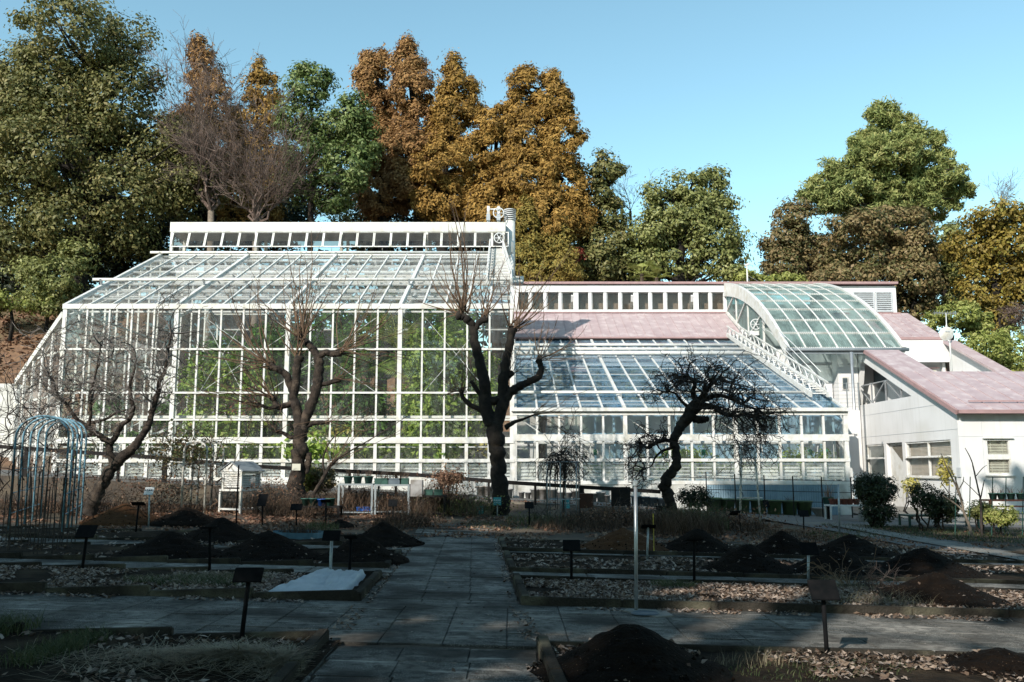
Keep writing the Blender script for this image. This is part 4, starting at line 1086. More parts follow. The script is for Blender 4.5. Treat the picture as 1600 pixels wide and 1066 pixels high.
# ---- trees behind the camera: they throw the shade that lies over the garden
def shade_tree(lab, items, tx, ty, n, r_scale=1.0):
    bl = []
    for (sx, sy, h, r) in items:
        k = h/tan(SUN_EL); bl.append((sx - k*sin(SUN_AZ), sy - k*cos(SUN_AZ), h, r*1.1, r*1.1, r*.8))
    bl.append((tx, ty, bl[0][2]*.7, 2.5, 2.5, 2))
    tree('shade_tree', lab, 'tree', bl, 0, n, .5, 'leaf_dark', 1.1, trunk=tx, base=-.2, tr=.45, world=True, hollow=.1, front=.5)
SH = [
 ('tall evergreen behind the viewpoint, far left of the row', [(-18, 22, 21, 4.2), (-13, 17, 19, 4.2), (-17, 14, 17, 4.0), (-12, 23, 21.5, 4), (-20, 9, 14, 4), (-13, 8.5, 14, 4)], -30, -9),
 ('tall evergreen behind the viewpoint, second of the row', [(-7, 21.5, 21, 4.2), (-7, 15, 18, 4.2), (-8, 9, 14.5, 4.2), (-3, 18, 20, 3.8), (-3, 11, 16, 3.8), (-4, 5, 12, 3.6), (-2, 23.5, 22, 3.6)], -20, -9),
 ('tall evergreen behind the viewpoint, third of the row', [(2, 23, 22.5, 4.0), (2, 17, 19, 4.0), (-1.8, 9, 15.5, 2.2), (3.8, 16.0, 18, 2.2), (3.2, 34.2, 29.5, 2.2), (7.2, 18.5, 20, 2.6), (6.5, 25, 24, 3.6), (-.2, 4.8, 12.5, 2.2), (4.4, 10.0, 14.5, .55), (5.0, 8.6, 13.5, .5)], -12, -9),
 ('very tall evergreen behind the viewpoint, right of the row', [(9.5, 31, 29.5, 3.4), (12.5, 33, 30.5, 2.4), (10.5, 35.9, 31, 2.6), (13.2, 36.0, 31, 1.9), (10, 25.5, 25.5, 3.6), (11.5, 20.5, 22, 2.6), (5, 29, 27, 3.0), (1, 29, 26.5, 2.2)], -10, -14),
 ('tall evergreen behind the viewpoint, far right of the row', [(21.8, 35.0, 30.5, 2.6), (26, 35.2, 30.5, 3), (20.5, 32, 29.5, 2.2), (17.5, 27, 26, 3.2), (20, 22, 23, 3.2), (14.5, 21.5, 22, 2.4)], 4, -12),
]
for lab, it, tx, ty in SH: shade_tree(lab, it, tx, ty, 15000)

# the wood that closes the garden off behind the viewpoint (mirrored in the glass)
bl = []
rs = random.Random(5)
for k in range(26):
    x = -75+k*6; bl.append((x, -58+rs.uniform(-4, 4), rs.uniform(10, 20), 6, 4, 13)); bl.append((x+3, -52+rs.uniform(-3, 3), rs.uniform(2, 5), 5, 3, 5))
P, Nn = crown_pts(bl, 24000, 1.8, .8, .2, False, .5)
V, Fq = leaf_quads(P, Nn, 1.2, .65)
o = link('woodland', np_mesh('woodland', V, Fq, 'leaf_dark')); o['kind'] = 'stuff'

# added trees, unseen beside and above the garden, to shut out open sky light
for lab, bl, tx, ty in (
    ('tall evergreen beside the garden, outside the view on the right', [(17, 6, 12, 5, 6, 5), (16, 10, 8, 4, 5, 4), (15, 1, 15, 5, 5, 5), (21, 13, 10, 5, 5, 6), (14, -4, 18, 6, 5, 5)], 18, 5),
    ('tall evergreen beside the garden, outside the view on the left', [(-17, 4, 9, 4.5, 6, 4), (-15, -1, 12, 5, 5, 4), (-19, 10, 7, 4, 5, 4), (-12, -5, 15, 5, 4, 5)], -18, 3),
    ('spreading evergreen whose boughs roof the viewpoint', [(0, -6, 11, 6, 3.2, 2.5), (6, -5, 13, 5, 3, 3), (-12, -4, 12, 4, 3, 3)], 2, -8),
    ('wide evergreen crown arching high over the near garden', [(-13, 1, 12.5, 4.8, 4, 2), (-5, 1.5, 13, 4.8, 4, 2), (4, 1, 13, 4.8, 4, 2), (12, 2, 14, 4.8, 4, 2), (-9, 5, 12, 4.5, 3, 1.8), (0, 5.5, 13, 4.5, 3, 1.8), (8, 6, 14, 4.8, 3.4, 1.8), (-17, 6, 10.5, 4, 3, 2), (-8, 9, 14, 4.5, 3, 1.8), (-1, 10, 14.5, 4.5, 3, 1.8), (6, 10, 15, 4.5, 3, 1.8), (13, 10, 15.5, 4.5, 3, 1.8), (3, 13.2, 16.5, 4.5, 2.6, 1.6), (10, 13, 16.8, 4.5, 2.6, 1.6)], 13, -6)):
    tree('shade_tree', lab, 'tree', bl, 0, 9000 if len(bl) < 8 else 20000, .55, 'leaf_dark', 1.2, trunk=tx, base=-.2, tr=.4, world=True, hollow=.1, front=.5)
# far side of the hill: the wood that stands behind everything
bl = []
rs = random.Random(6)
for k in range(22):
    x = -66+k*5.2; bl.append((x, 84+rs.uniform(-2, 2), 12+rs.uniform(-1, 2)+(3 if x < 2 else -3.2), 4.5, 3, 8 if x < 2 else 5))
P, Nn = crown_pts(bl, 26000, 1.3, .8, .8, False, .6)
V, Fq = leaf_quads(P, Nn, .8, .6)
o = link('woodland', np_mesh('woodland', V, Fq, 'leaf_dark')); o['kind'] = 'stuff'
# ================================================================ GARDEN: paths, beds, mounds
random.seed(5)
def slabmat(name, c1, c2, pale):
    m, nt, o = _new(name); N, L = nt.nodes, nt.links
    b = N.new('ShaderNodeBsdfPrincipled'); L.new(b.outputs[0], o.inputs[0]); b.inputs['Roughness'].default_value = .95; b.inputs['Specular IOR Level'].default_value = .08
    g = N.new('ShaderNodeNewGeometry'); oi = N.new('ShaderNodeObjectInfo')
    def nz_(s, d): 
        n = N.new('ShaderNodeTexNoise'); n.inputs['Scale'].default_value = s; n.inputs['Detail'].default_value = d; L.new(g.outputs['Position'], n.inputs['Vector']); return n
    def mixc(f, a, c):
        x = N.new('ShaderNodeMix'); x.data_type = 'RGBA'
        for s_, v in ((0, f), (6, a), (7, c)):
            if isinstance(v, tuple): x.inputs[s_].default_value = (*v, 1)
            elif isinstance(v, float): x.inputs[s_].default_value = v
            else: L.new(v, x.inputs[s_])
        return x.outputs[2]
    def rng_(v, a, b_, lo=0, hi=1):
        r = N.new('ShaderNodeMapRange'); r.inputs[1].default_value = a; r.inputs[2].default_value = b_; r.inputs[3].default_value = lo; r.inputs[4].default_value = hi
        L.new(v, r.inputs[0]); return r.outputs[0]
    base = mixc(oi.outputs['Random'], c1, c2)
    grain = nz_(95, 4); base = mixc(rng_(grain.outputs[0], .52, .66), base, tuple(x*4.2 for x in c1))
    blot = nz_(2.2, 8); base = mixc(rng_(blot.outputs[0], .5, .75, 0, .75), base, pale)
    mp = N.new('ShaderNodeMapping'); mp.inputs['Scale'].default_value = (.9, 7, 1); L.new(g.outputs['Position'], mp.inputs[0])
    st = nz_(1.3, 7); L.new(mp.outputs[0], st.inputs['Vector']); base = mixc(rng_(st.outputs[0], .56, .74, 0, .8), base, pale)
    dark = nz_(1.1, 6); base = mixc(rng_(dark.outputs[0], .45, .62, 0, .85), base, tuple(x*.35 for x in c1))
    fine_ = nz_(9, 6); base = mixc(rng_(fine_.outputs[0], .5, .64, 0, .55), base, tuple(x*.4 for x in c1))
    L.new(base, b.inputs['Base Color'])
    bp = N.new('ShaderNodeBump'); bp.inputs['Strength'].default_value = .6; bp.inputs['Distance'].default_value = .006
    L.new(grain.outputs[0], bp.inputs['Height']); L.new(bp.outputs[0], b.inputs['Normal'])
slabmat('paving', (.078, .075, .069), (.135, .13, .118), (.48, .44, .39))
mat('kerb', (.045, .04, .034), (.026, .024, .02), 3, rough=.95, bump=.8, bscale=35, c3=(.12, .11, .08), s3=1.5, coord='World', spec=.05)
mat('bed_soil', (.016, .013, .010), (.032, .024, .018), 5, rough=1, bump=1.3, bscale=22, c3=(.06, .045, .03), s3=1.5, coord='World', spec=.05)
mat('compost', (.0045, .003, .0022), (.010, .0062, .004), 7, rough=1, bump=1.4, bscale=34, coord='World', speck=((.14, .10, .07), 26, .10), spec=.1)
mat('compost_brown', (.05, .023, .010), (.075, .036, .017), 7, rough=1, bump=1.4, bscale=34, coord='World', speck=((.2, .16, .1), 22, .10), spec=.1)
leafmat('litter', [(.035, .022, .016), (.10, .065, .045), (.20, .145, .105), (.38, .31, .26), (.12, .06, .035)], .1, rough=.55, big=2.0)
leafmat('litter_red', [(.07, .03, .02), (.16, .08, .05), (.24, .14, .09), (.30, .20, .13)], .15, rough=.7, big=2.0)
leafmat('grass_blade', [(.02, .032, .012), (.045, .065, .024), (.075, .095, .038), (.13, .125, .06)], .3, big=2.0)
leafmat('straw', [(.10, .085, .05), (.20, .17, .11), (.32, .28, .20)], .1, big=2.0)
leafmat('brush_stem', [(.02, .013, .009), (.05, .032, .021), (.09, .058, .038), (.15, .10, .07)], .05, rough=.85, big=1.2)
leafmat('brush_green', [(.02, .03, .012), (.05, .065, .022), (.09, .10, .04), (.12, .09, .05)], .2, big=1.2)
SK = -.043
def XA_(a, y): return a + SK*(y-9)          # the path leans a little to the left
def gp(px, py): return gnd(px, py)
yF0 = gp(525, 1005).y; y1f = gp(590, 942).y; y1b = gp(610, 904).y; y2f = gp(621, 889).y; y2b = gp(636, 866).y; y3f = gp(645, 857).y; y3b = gp(654, 843).y
r1f = gp(808, 947).y; r1b = gp(800, 908).y; r2f = gp(797, 894).y; r2b = gp(788, 868).y; r3f = gp(784, 862).y; r3b = gp(782, 845).y
PA0, PA1 = -1.74, .2
slab_me = bevbox_mesh('paving_slab', (.612, .612, .06), 'paving', .006, 2)
slab_w = bevbox_mesh('paving_slab_wide', (1.2, .60, .06), 'paving', .008, 2)
def slab(parent, x, y, me=slab_me, sy=1.0, sx=1.0):
    M = Matrix.Translation((x, y, garden_z(x, y)-.012+random.gauss(0, .0025))) @ Matrix.Rotation(radians(1.4)+random.gauss(0, .003), 4, 'Y') @ Matrix.Rotation(random.gauss(0, .0025), 4, 'X') @ Matrix.Rotation(random.gauss(0, .004), 4, 'Z') @ Matrix.Diagonal((sx, sy, 1, 1))
    link('paving_slab', me, parent, M)
def pathroot(name):
    o = link(name, None); struct(o); return o
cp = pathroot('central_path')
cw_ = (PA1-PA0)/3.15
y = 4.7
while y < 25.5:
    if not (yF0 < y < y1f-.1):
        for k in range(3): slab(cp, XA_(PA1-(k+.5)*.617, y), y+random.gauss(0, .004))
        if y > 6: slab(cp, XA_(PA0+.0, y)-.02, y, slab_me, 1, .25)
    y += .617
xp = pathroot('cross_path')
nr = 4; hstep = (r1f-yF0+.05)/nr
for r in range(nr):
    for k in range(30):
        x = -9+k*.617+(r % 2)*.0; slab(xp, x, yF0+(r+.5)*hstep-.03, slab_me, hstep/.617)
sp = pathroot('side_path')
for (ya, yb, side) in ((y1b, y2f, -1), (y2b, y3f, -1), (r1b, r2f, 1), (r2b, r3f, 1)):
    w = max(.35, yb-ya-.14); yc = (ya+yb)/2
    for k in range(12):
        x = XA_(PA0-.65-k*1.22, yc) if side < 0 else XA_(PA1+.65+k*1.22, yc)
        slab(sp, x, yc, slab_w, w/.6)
# grout / earth under the slabs is the ground sheet
def kerb_run(parent, p, q, w=.09, h=.10, n=None):
    p, q = Vector(p), Vector(q); L = (q-p).length; n = n or max(1, int(L/1.2)); 
    for i in range(n):
        a, b = p.lerp(q, i/n), p.lerp(q, (i+1)/n); m = (a+b)/2; d = b-a
        m.z = garden_z(m.x, m.y)+h/2-.04+random.gauss(0, .004)
        R = Matrix.Rotation(math.atan2(d.y, d.x), 4, 'Z') @ Matrix.Rotation(radians(1.4)*(abs(d.x) > abs(d.y))+random.gauss(0, .003), 4, 'Y')
        link('kerb_stone', bevbox_mesh('kerb%.2f_%.2f' % (w, h), (1, w, h+.05), 'kerb', .012, 2), parent, Matrix.Translation(m) @ R @ Matrix.Diagonal((d.length-.008, 1, 1, 1)))
def bed(label, ya, yb, side, xfar, kh=.10):
    xn = lambda y: XA_(PA0, y)-.08 if side < 0 else XA_(PA1, y)+.08
    t = thing('garden_bed', label, 'garden bed', ((xn(ya)+xfar)/2, (ya+yb)/2, garden_z((xn(ya)+xfar)/2, ya)))
    xs_ = np.linspace(min(xfar, xn(ya)), max(xfar, xn(ya)), 90); ys_ = np.linspace(ya+.03, yb-.03, 12)
    link('soil', grid_mesh('soil', xs_, ys_, lambda x, y: garden_z(x, y)+.035+.022*nz(x, y, 3.1)+.012*nz(x, y, 9), 'bed_soil'), t)
    kerb_run(t, (xn(ya), ya, 0), (xfar, ya, 0), .09, kh)
    kerb_run(t, (xn(yb), yb, 0), (xfar, yb, 0), .08, kh-.03)
    kerb_run(t, (xn(ya), ya-.05, 0), (xn(yb), yb+.05, 0), .11, kh+.01)
    return t
bed('front left bed with green grass tufts and a heap of dry straw', 4.6, yF0, -1, -9, .13)
bed('left bed holding the white cloth and dead leaves', y1f, y1b, -1, -11, .13)
bed('left bed with three dark mounds in a row, behind the narrow slab path', y2f, y2b, -1, -13)
bed('far left bed with dark mounds, last kerbed one before the brush', y3f, y3b, -1, -15)
bed('front right bed with the largest dark mound and fallen leaves', 4.6, yF0-.05, 1, 9, .13)
bed('right bed packed with pale fallen leaves behind the wide path', r1f, r1b, 1, 11, .13)
bed('right bed with a row of dark mounds behind the narrow slab path', r2f, r2b, 1, 14)
bed('far right bed with a reddish and three dark mounds', r3f, r3b, 1, 13)

def mound(px_, basey, peaky, hw, label, m='compost', seed=0, yoff=.72):
    f = gp(px_, basey); R = hw*pxm(f.y)*1.08; c = Vector((f.x, f.y+R*yoff, 0)); c.z = garden_z(c.x, c.y)
    H = at(px_, peaky, c.y).z-c.z
    t = None
    n1, n2 = 22, 56; V = []; 
    for i in range(n1+1):
        u = i/n1
        for k in range(n2):
            a = 2*pi*k/n2
            rr = R*(1-u)*(1+.07*nz(cos(a)*1.3+seed, sin(a)*1.3, 1)*(1-u*.4))
            prof = u if u < .88 else .88+(u-.88)*(1-(u-.88)/.24*.8)
            prof = prof - .045*sin(pi*u)*(1 if u < .6 else .4)
            z = H*prof/.93 + .030*nz(cos(a)*rr*4+seed*3, sin(a)*rr*4+u*7, 1)*min(1, R) + .012*nz(cos(a)*rr*15+seed, sin(a)*rr*15, 1)
            if u == 0: z -= .08
            V.append((c.x+cos(a)*rr, c.y+sin(a)*rr, c.z+z+.02))
    Fq = [(i*n2+k, i*n2+(k+1) % n2, (i+1)*n2+(k+1) % n2, (i+1)*n2+k) for i in range(n1) for k in range(n2)]
    o = link('soil_mound', np_mesh('soil_mound', np.array(V), Fq, m, 4, True))
    tag(o, label, 'soil mound', 'soil mounds on the garden beds'); return c, R, H
MO = [
 (166, 822, 789, 62, 'reddish brown soil mound by the base of the gnarled bare tree', 'compost_brown'),
 (270, 824, 794, 58, 'dark mound right of the reddish one, catching sun behind it', 'compost'),
 (322, 850, 811, 68, 'dark mound behind the upright sign, third from the left edge', 'compost'),
 (230, 878, 833, 86, 'leftmost dark mound in the row of three left of the path', 'compost'),
 (394, 881, 832, 88, 'middle dark mound in the row of three left of the path', 'compost'),
 (550, 886, 838, 74, 'dark mound nearest the path in the row of three behind the white cloth', 'compost'),
 (590, 857, 818, 62, 'dark mound in the far left bed beside the central path', 'compost'),
 (983, 866, 828, 76, 'low reddish brown mound in front of the brush right of the path', 'compost_brown'),
 (1103, 868, 827, 62, 'dark mound at the foot of the weeping tree brush', 'compost'),
 (1187, 903, 852, 76, 'brownish dark mound left of the green framed sign', 'compost'),
 (1240, 871, 832, 56, 'small dark mound behind the green framed sign', 'compost'),
 (1337, 907, 856, 84, 'dark mound behind the clump of dry pale stems', 'compost'),
 (1357, 876, 837, 74, 'dark mound beside the slanting asphalt walk', 'compost'),
 (1482, 909, 858, 88, 'dark mound furthest right in the second row', 'compost'),
 (1512, 956, 897, 104, 'large brown dark mound in the leafy right bed', 'compost'),
 (1004, 1090, 978, 158, 'largest nearest dark mound at the bottom of the picture', 'compost'),
 (1625, 1075, 1018, 110, 'dark mound cut by the lower right corner', 'compost')]
MP = []
for k, (a, b, c, d, lab, m) in enumerate(MO): MP.append(mound(a, b, c, d, lab, m, k*1.7, .9 if a != 1004 else .8))
# clods and leaf scraps that have rolled down the heaps
Vc, Fc = [], []
oc = np.array([(1, 0, 0), (-1, 0, 0), (0, 1, 0), (0, -1, 0), (0, 0, 1), (0, 0, -1)], float)
of = [(0, 2, 4), (2, 1, 4), (1, 3, 4), (3, 0, 4), (2, 0, 5), (1, 2, 5), (3, 1, 5), (0, 3, 5)]
for (c_, R_m, H_m) in MP:
    for _ in range(130):
        a = random.random()*6.28; u = random.random()**.5*1.0; rr = R_m*u; z = max(.0, H_m*(1-u))*.97
        p = np.array([c_.x+cos(a)*rr, c_.y+sin(a)*rr, max(c_.z+z+.02, garden_z(c_.x+cos(a)*rr, c_.y+sin(a)*rr)+.03)])
        s_ = random.uniform(.008, .026); n0 = len(Vc)*6
        Vc.append(oc*s_*RNG.uniform(.6, 1.3, (6, 1))+p); Fc += [(i+n0, j+n0, k2+n0) for i, j, k2 in of]
o = link('soil_clods', np_mesh('soil_clods', np.concatenate(Vc), np.array(Fc), 'compost', 3)); o['kind'] = 'stuff'
P = []
for (c_, R_m, H_m) in MP:
    for _ in range(26):
        a = random.random()*6.28; u = random.random()**.5; P.append((c_.x+cos(a)*R_m*u, c_.y+sin(a)*R_m*u, c_.z+H_m*(1-u)+.04))
_lp = np.array(P)
mound(528, 826, 813, 26, 'small twiggy dark heap beside the blue plastic ring', 'compost', 9.3)

MOUNDS = []
# ---- scattered leaves, straw, grass: nobody could count them
def scatter(name, pts_fn, n, size, m, flat=.35, lift=.02, asp=.46):
    P = []
    while len(P) < n:
        q = pts_fn()
        if q is not None: P.append(q)
    P = np.array(P); P[:, 2] += lift + RNG.random(n)*.025
    Nn = np.stack([RNG.normal(size=n)*flat, RNG.normal(size=n)*flat, np.ones(n)], 1); Nn /= np.linalg.norm(Nn, axis=1, keepdims=True)
    V, Fq = leaf_quads(P, Nn, size, asp, .3)
    # curl: lift tips
    V = V.reshape(-1, 4, 3); V[:, [0, 2], 2] += (size*.18)*RNG.random((n, 1)); V = V.reshape(-1, 3)
    o = link(name, np_mesh(name, V, Fq, m)); o['kind'] = 'stuff'; return o
V, Fq = leaf_quads(_lp, np.stack([RNG.normal(size=len(_lp))*.4, RNG.normal(size=len(_lp))*.4-.3, np.ones(len(_lp))], 1), .05, .6)
o = link('fallen_leaves', np_mesh('fallen_leaves', V, Fq, 'litter')); o['kind'] = 'stuff'
def rect_pt(x0, x1, y0, y1, thr=-9, s=1.1, zf=garden_z, dz=.035, skew=True):
    def f():
        x, y = random.uniform(x0, x1), random.uniform(y0, y1)
        if nz(x+5, y-3, s) < thr: return None
        return (XA_(x, y) if skew else x, y, zf(x, y)+dz)
    return f
scatter('fallen_leaves', rect_pt(PA1+.1, 8, r1f+.05, r1b-.1, -.45), 15000, .08, 'litter', .5, .01)
scatter('fallen_leaves', rect_pt(-9, -2.9, y1f+.05, y1b-.1, -.2), 6500, .075, 'litter', .5, .01)
scatter('fallen_leaves', rect_pt(PA1+.1, 9, r1f-.35, r1f-.04, -.2), 900, .07, 'litter', .4, -.02)
scatter('fallen_leaves', rect_pt(-9, PA0, y1f-.3, y1f-.06, -.2), 600, .07, 'litter', .4, -.02)
scatter('fallen_leaves', rect_pt(PA1+.1, 9, yF0-1.2, yF0-.1, -.2), 5200, .06, 'litter', .5, .01)
scatter('fallen_leaves', rect_pt(-9, PA0-.1, 5.5, yF0-.1, .0), 2600, .07, 'litter', .5, .01)
scatter('fallen_leaves', rect_pt(PA0-.1, PA0+.12, 5.5, 25, -.2), 900, .06, 'litter', .4, -.02)
scatter('fallen_leaves', rect_pt(PA1-.12, PA1+.1, 7, 25, -.2), 900, .06, 'litter', .4, -.02)
scatter('fallen_leaves', rect_pt(PA0, PA1, 5.5, 25, .1), 160, .06, 'litter', .4, -.03)
scatter('fallen_leaves', rect_pt(PA1+.1, 12, r2f, r2b, -.2), 2500, .10, 'litter', .5, .01)
scatter('fallen_leaves', rect_pt(PA1+.1, 12, r3f, r3b+1, -.2), 2500, .10, 'litter', .5, .01)
scatter('fallen_leaves', rect_pt(-12, PA0-.1, y2f, y3b, .05), 1600, .10, 'litter', .5, .01)
scatter('fallen_leaves', rect_pt(-16, 12, r3b+.3, 27.5, -.15), 9000, .11, 'litter_red', .6, .0)
scatter('fallen_leaves', rect_pt(-17, -3, 23.5, 29.5, -.3), 6000, .11, 'litter_red', .6, .0)
scatter('fallen_leaves', rect_pt(-16, 8, 31.4, 32.4, -.1, 1, lambda x, y: ramp_z(x), .03, False), 1200, .1, 'litter_red', .5, .0)
scatter('fallen_leaves', rect_pt(8, 22, 22, 28, -.1), 2600, .11, 'litter_red', .6, .0)
# leaf fall on the left bank
scatter('fallen_leaves', rect_pt(-42, -18, 43, 60, -.4, .4, ground_z, .05, False), 9000, .3, 'litter_red', .6, .03)

def blades(name, pts, hgt, m, lean=.5, w=.008, seg=3):
    """grass blades or stems: narrow curved strips; pts (x,y,z)"""
    P = np.array(pts); n = len(P); a = RNG.random(n)*2*pi; h = hgt*RNG.uniform(.5, 1.2, n); l = lean*h*RNG.uniform(.2, 1.3, n)
    D = np.stack([np.cos(a), np.sin(a), np.zeros(n)], 1); S = np.stack([-np.sin(a+.7), np.cos(a+.7), np.zeros(n)], 1)
    rows = []
    for i in range(seg+1):
        t = i/seg; c = P + D*(l*t*t)[:, None] + np.array([0, 0, 1])*(h*(t-.25*t*t*lean))[:, None]
        ww = w*(1-t*.85)
        rows += [c-S*ww, c+S*ww]
    V = np.stack(rows, 1).reshape(-1, 3); k = 2*(seg+1)
    Fq = np.concatenate([np.arange(n)[:, None]*k+np.array([2*i, 2*i+1, 2*i+3, 2*i+2]) for i in range(seg)])
    o = link(name, np_mesh(name, V, Fq, m)); o['kind'] = 'stuff'; return o
def blob_pts(px_, py_, rx, ry, n):
    c = gp(px_, py_); out = []
    for _ in range(n):
        a, r = random.random()*2*pi, sqrt(random.random()); x, y = c.x+cos(a)*r*rx, c.y+sin(a)*r*ry
        out.append((x, y, garden_z(x, y)+.03))
    return out
def row_pts(pa, pb, n, wid):
    a, b = gp(*pa), gp(*pb); out = []
    for _ in range(n):
        p = a.lerp(b, random.random()); x, y = p.x+random.gauss(0, wid), p.y+random.gauss(0, wid); out.append((x, y, garden_z(x, y)+.03))
    return out
blades('grass', row_pts((30, 1045), (150, 1000), 1500, .10), .12, 'grass_blade', .8, .004)
blades('grass', row_pts((-40, 1000), (20, 985), 900, .14), .18, 'grass_blade', .8, .004)
blades('grass', blob_pts(290, 916, .9, .35, 900) + blob_pts(340, 910, .7, .25, 300), .12, 'grass_blade', .9, .005)
blades('grass', blob_pts(1050, 922, .35, .2, 500), .14, 'grass_blade', .8, .004)
blades('grass', blob_pts(1230, 1058, .6, .35, 260) + blob_pts(1340, 1050, .5, .3, 200), .06, 'grass_blade', .9, .005)
blades('dry_grass', blob_pts(1190, 1045, .5, .2, 90), .14, 'straw', .6, .0025)
blades('dry_grass', blob_pts(1320, 925, .55, .3, 220) + blob_pts(1380, 950, .7, .3, 260), .26, 'straw', 1.0, .003)
blades('dry_grass', blob_pts(300, 914, 1.0, .35, 600) + blob_pts(350, 908, .8, .25, 500), .13, 'straw', 1.3, .004)
P = []
for _ in range(2600):
    a, r = random.random()*2*pi, abs(random.gauss(0, .55)); c = gp(360, 1045); x, y = c.x+cos(a)*r*1.7, c.y+sin(a)*r*.62
    P.append((min(x, XA_(PA0, y)-.2), y, garden_z(x, y)+.03+.11*max(0, 1-r)))
P = np.array(P); n = len(P); a = RNG.random(n)*2*pi; D = np.stack([np.cos(a), np.sin(a), RNG.normal(size=n)*.15], 1); S = np.stack([-np.sin(a), np.cos(a), np.zeros(n)], 1)
h = RNG.uniform(.08, .28, n)[:, None]; V = np.stack([P-D*h-S*.0025, P-D*h+S*.0025, P+D*h+S*.0025+[0, 0, .02], P+D*h-S*.0025+[0, 0, .02]], 1).reshape(-1, 3)
o = link('straw_litter', np_mesh('straw_litter', V, np.arange(n*4).reshape(-1, 4), 'straw')); o['kind'] = 'stuff'
c = gp(1055, 820)
# ---- brush: dry shrubs and undergrowth along the back of the garden
def brush(name, cx_, cy_, rx, ry, h, n, m, leaves=0, lm='litter_red', lean=.7, w=.008, seg=3, kind=None):
    P = []
    for _ in range(n):
        a, r = random.random()*2*pi, sqrt(random.random()); x, y = cx_+cos(a)*r*rx, cy_+sin(a)*r*ry
        z = garden_z(x, y)+random.random()*h*.5*(1-r*.6); P.append((x, y, z))
    o = blades(name, P[:int(n*.5)], h*.55, m, lean, w, seg)
    return o
def px_brush(px_, py_, Y, rxp, h, n, m, **k):
    c = at(px_, py_, Y); return brush('undergrowth', c.x, Y, rxp*pxm(Y), k.pop('ry', .8), h, n, m, **k)
for (px_, Y, rxp, h, n, m) in ((165, 26, 40, .7, 700, 'brush_stem'), (250, 26.5, 60, .5, 900, 'brush_stem'), (330, 27.5, 45, .5, 700, 'brush_stem'), (420, 27, 45, .8, 1000, 'brush_stem'), (470, 26.5, 50, .7, 1200, 'brush_stem'), (560, 28, 60, 1.1, 1700, 'brush_stem'),
    (640, 27.5, 50, 1.0, 1500, 'brush_stem'), (700, 28.5, 40, 1.2, 1300, 'brush_stem'), (630, 24.5, 45, .55, 1300, 'brush_stem'), (725, 28, 50, .8, 1300, 'brush_green'), (850, 26, 60, .4, 1200, 'brush_green'), (900, 25, 70, .45, 2000, 'brush_stem'), (960, 26.5, 70, .6, 2200, 'brush_stem'),
    (1060, 24.5, 70, .85, 3200, 'brush_stem'), (1085, 25.5, 55, .95, 1600, 'brush_green'), (1130, 26, 70, .5, 1600, 'brush_stem'), (1230, 24, 60, .3, 900, 'brush_stem'), (40, 25, 70, .8, 1300, 'brush_stem'), (780, 25.2, 60, .15, 900, 'brush_green'), (500, 23, 30, .35, 500, 'brush_green'), (1300, 24.5, 40, .25, 500, 'brush_green')):
    px_brush(px_, 800, Y, rxp, h, n, m, ry=1.0)
# leaves clinging in the brush
def haze_leaves(px_, py_, Y, rx, ry, n, size, m, depth=.8):
    c = at(px_, py_, Y); s = pxm(Y); P = np.array([c.x, Y, c.z]) + RNG.normal(size=(n, 3))*np.array([rx*s*.5, depth*.5, ry*s*.5])
    V, Fq = leaf_quads(P, unit(n), size, .6); o = link('undergrowth', np_mesh('undergrowth', V, Fq, m)); o['kind'] = 'stuff'
for a in ((250, 765, 27.5, 60, 35, 900, .07, 'litter_red'), (110, 745, 25.5, 60, 60, 700, .07, 'litter_red'), (420, 770, 27, 50, 30, 700, .06, 'litter_red'), (285, 705, 27.5, 60, 34, 1700, .08, 'leaf_mixed'), (600, 790, 28, 60, 30, 700, .06, 'litter_red'), (700, 755, 28.5, 40, 30, 800, .07, 'litter_red'), (740, 790, 28, 70, 20, 700, .06, 'leaf_green'),
          (960, 812, 26, 80, 16, 1200, .06, 'litter_red'), (1010, 800, 27, 50, 14, 400, .06, 'litter'), (1150, 810, 26, 60, 14, 700, .07, 'litter_red'), (660, 815, 24.5, 40, 14, 700, .06, 'litter_red')): haze_leaves(*a)
# ================================================================ BARE TREES IN THE GARDEN
def pxpath(pts, Y, dy=0):
    """pts: (px,py[,depth offset])"""
    return [at(p[0], p[1], Y+(p[2] if len(p) > 2 else 0)) for p in pts]
def limb(mb, pts, r, Y, n=9, knob=None):
    P = pxpath(pts, Y)
    # resample smoothly with knotty noise
    Q, R = [], []
    m = 5
    for i in range(len(P)-1):
        p0, p1, p2, p3 = P[max(i-1, 0)], P[i], P[i+1], P[min(i+2, len(P)-1)]
        for k in range(m):
            t = k/m
            q = .5*((2*p1)+(p2-p0)*t+(2*p0-5*p1+4*p2-p3)*t*t+(3*p1-p0-3*p2+p3)*t*t*t)
            rr = r[i]+(r[i+1]-r[i])*t
            Q.append(q+Vector((random.gauss(0, .12), random.gauss(0, .12), 0))*rr); R.append(rr*random.uniform(.9, 1.13))
    Q.append(P[-1]); R.append(r[-1])
    if knob:
        d = (Q[-1]-Q[-3]).normalized()
        Q += [P[-1]+d*knob*.6, P[-1]+d*knob*1.1]; R[-1] = knob*.9; R += [knob*1.05, knob*.45]
    mb.tube(Q, R, n)
    return Q
def shoot(mb, p, e, r, n=7, sag=.08):
    p, e = Vector(p), Vector(e); L = (e-p).length; side = Vector((random.gauss(0, 1), random.gauss(0, 1), 0))*L*.05
    out = []
    d = e-p
    for i in range(n+1):
        t = i/n; q = p + Vector((d.x*(1-(1-t)**1.25), d.y*t, d.z*(t**1.12))) + side*sin(pi*t) + Vector((random.gauss(0, .006), random.gauss(0, .006), 0))*L
        out.append(q)
    mb.tube(out, [max(.006, r*(1-.75*i/n)) for i in range(n+1)], 4, cap=False)
    return out
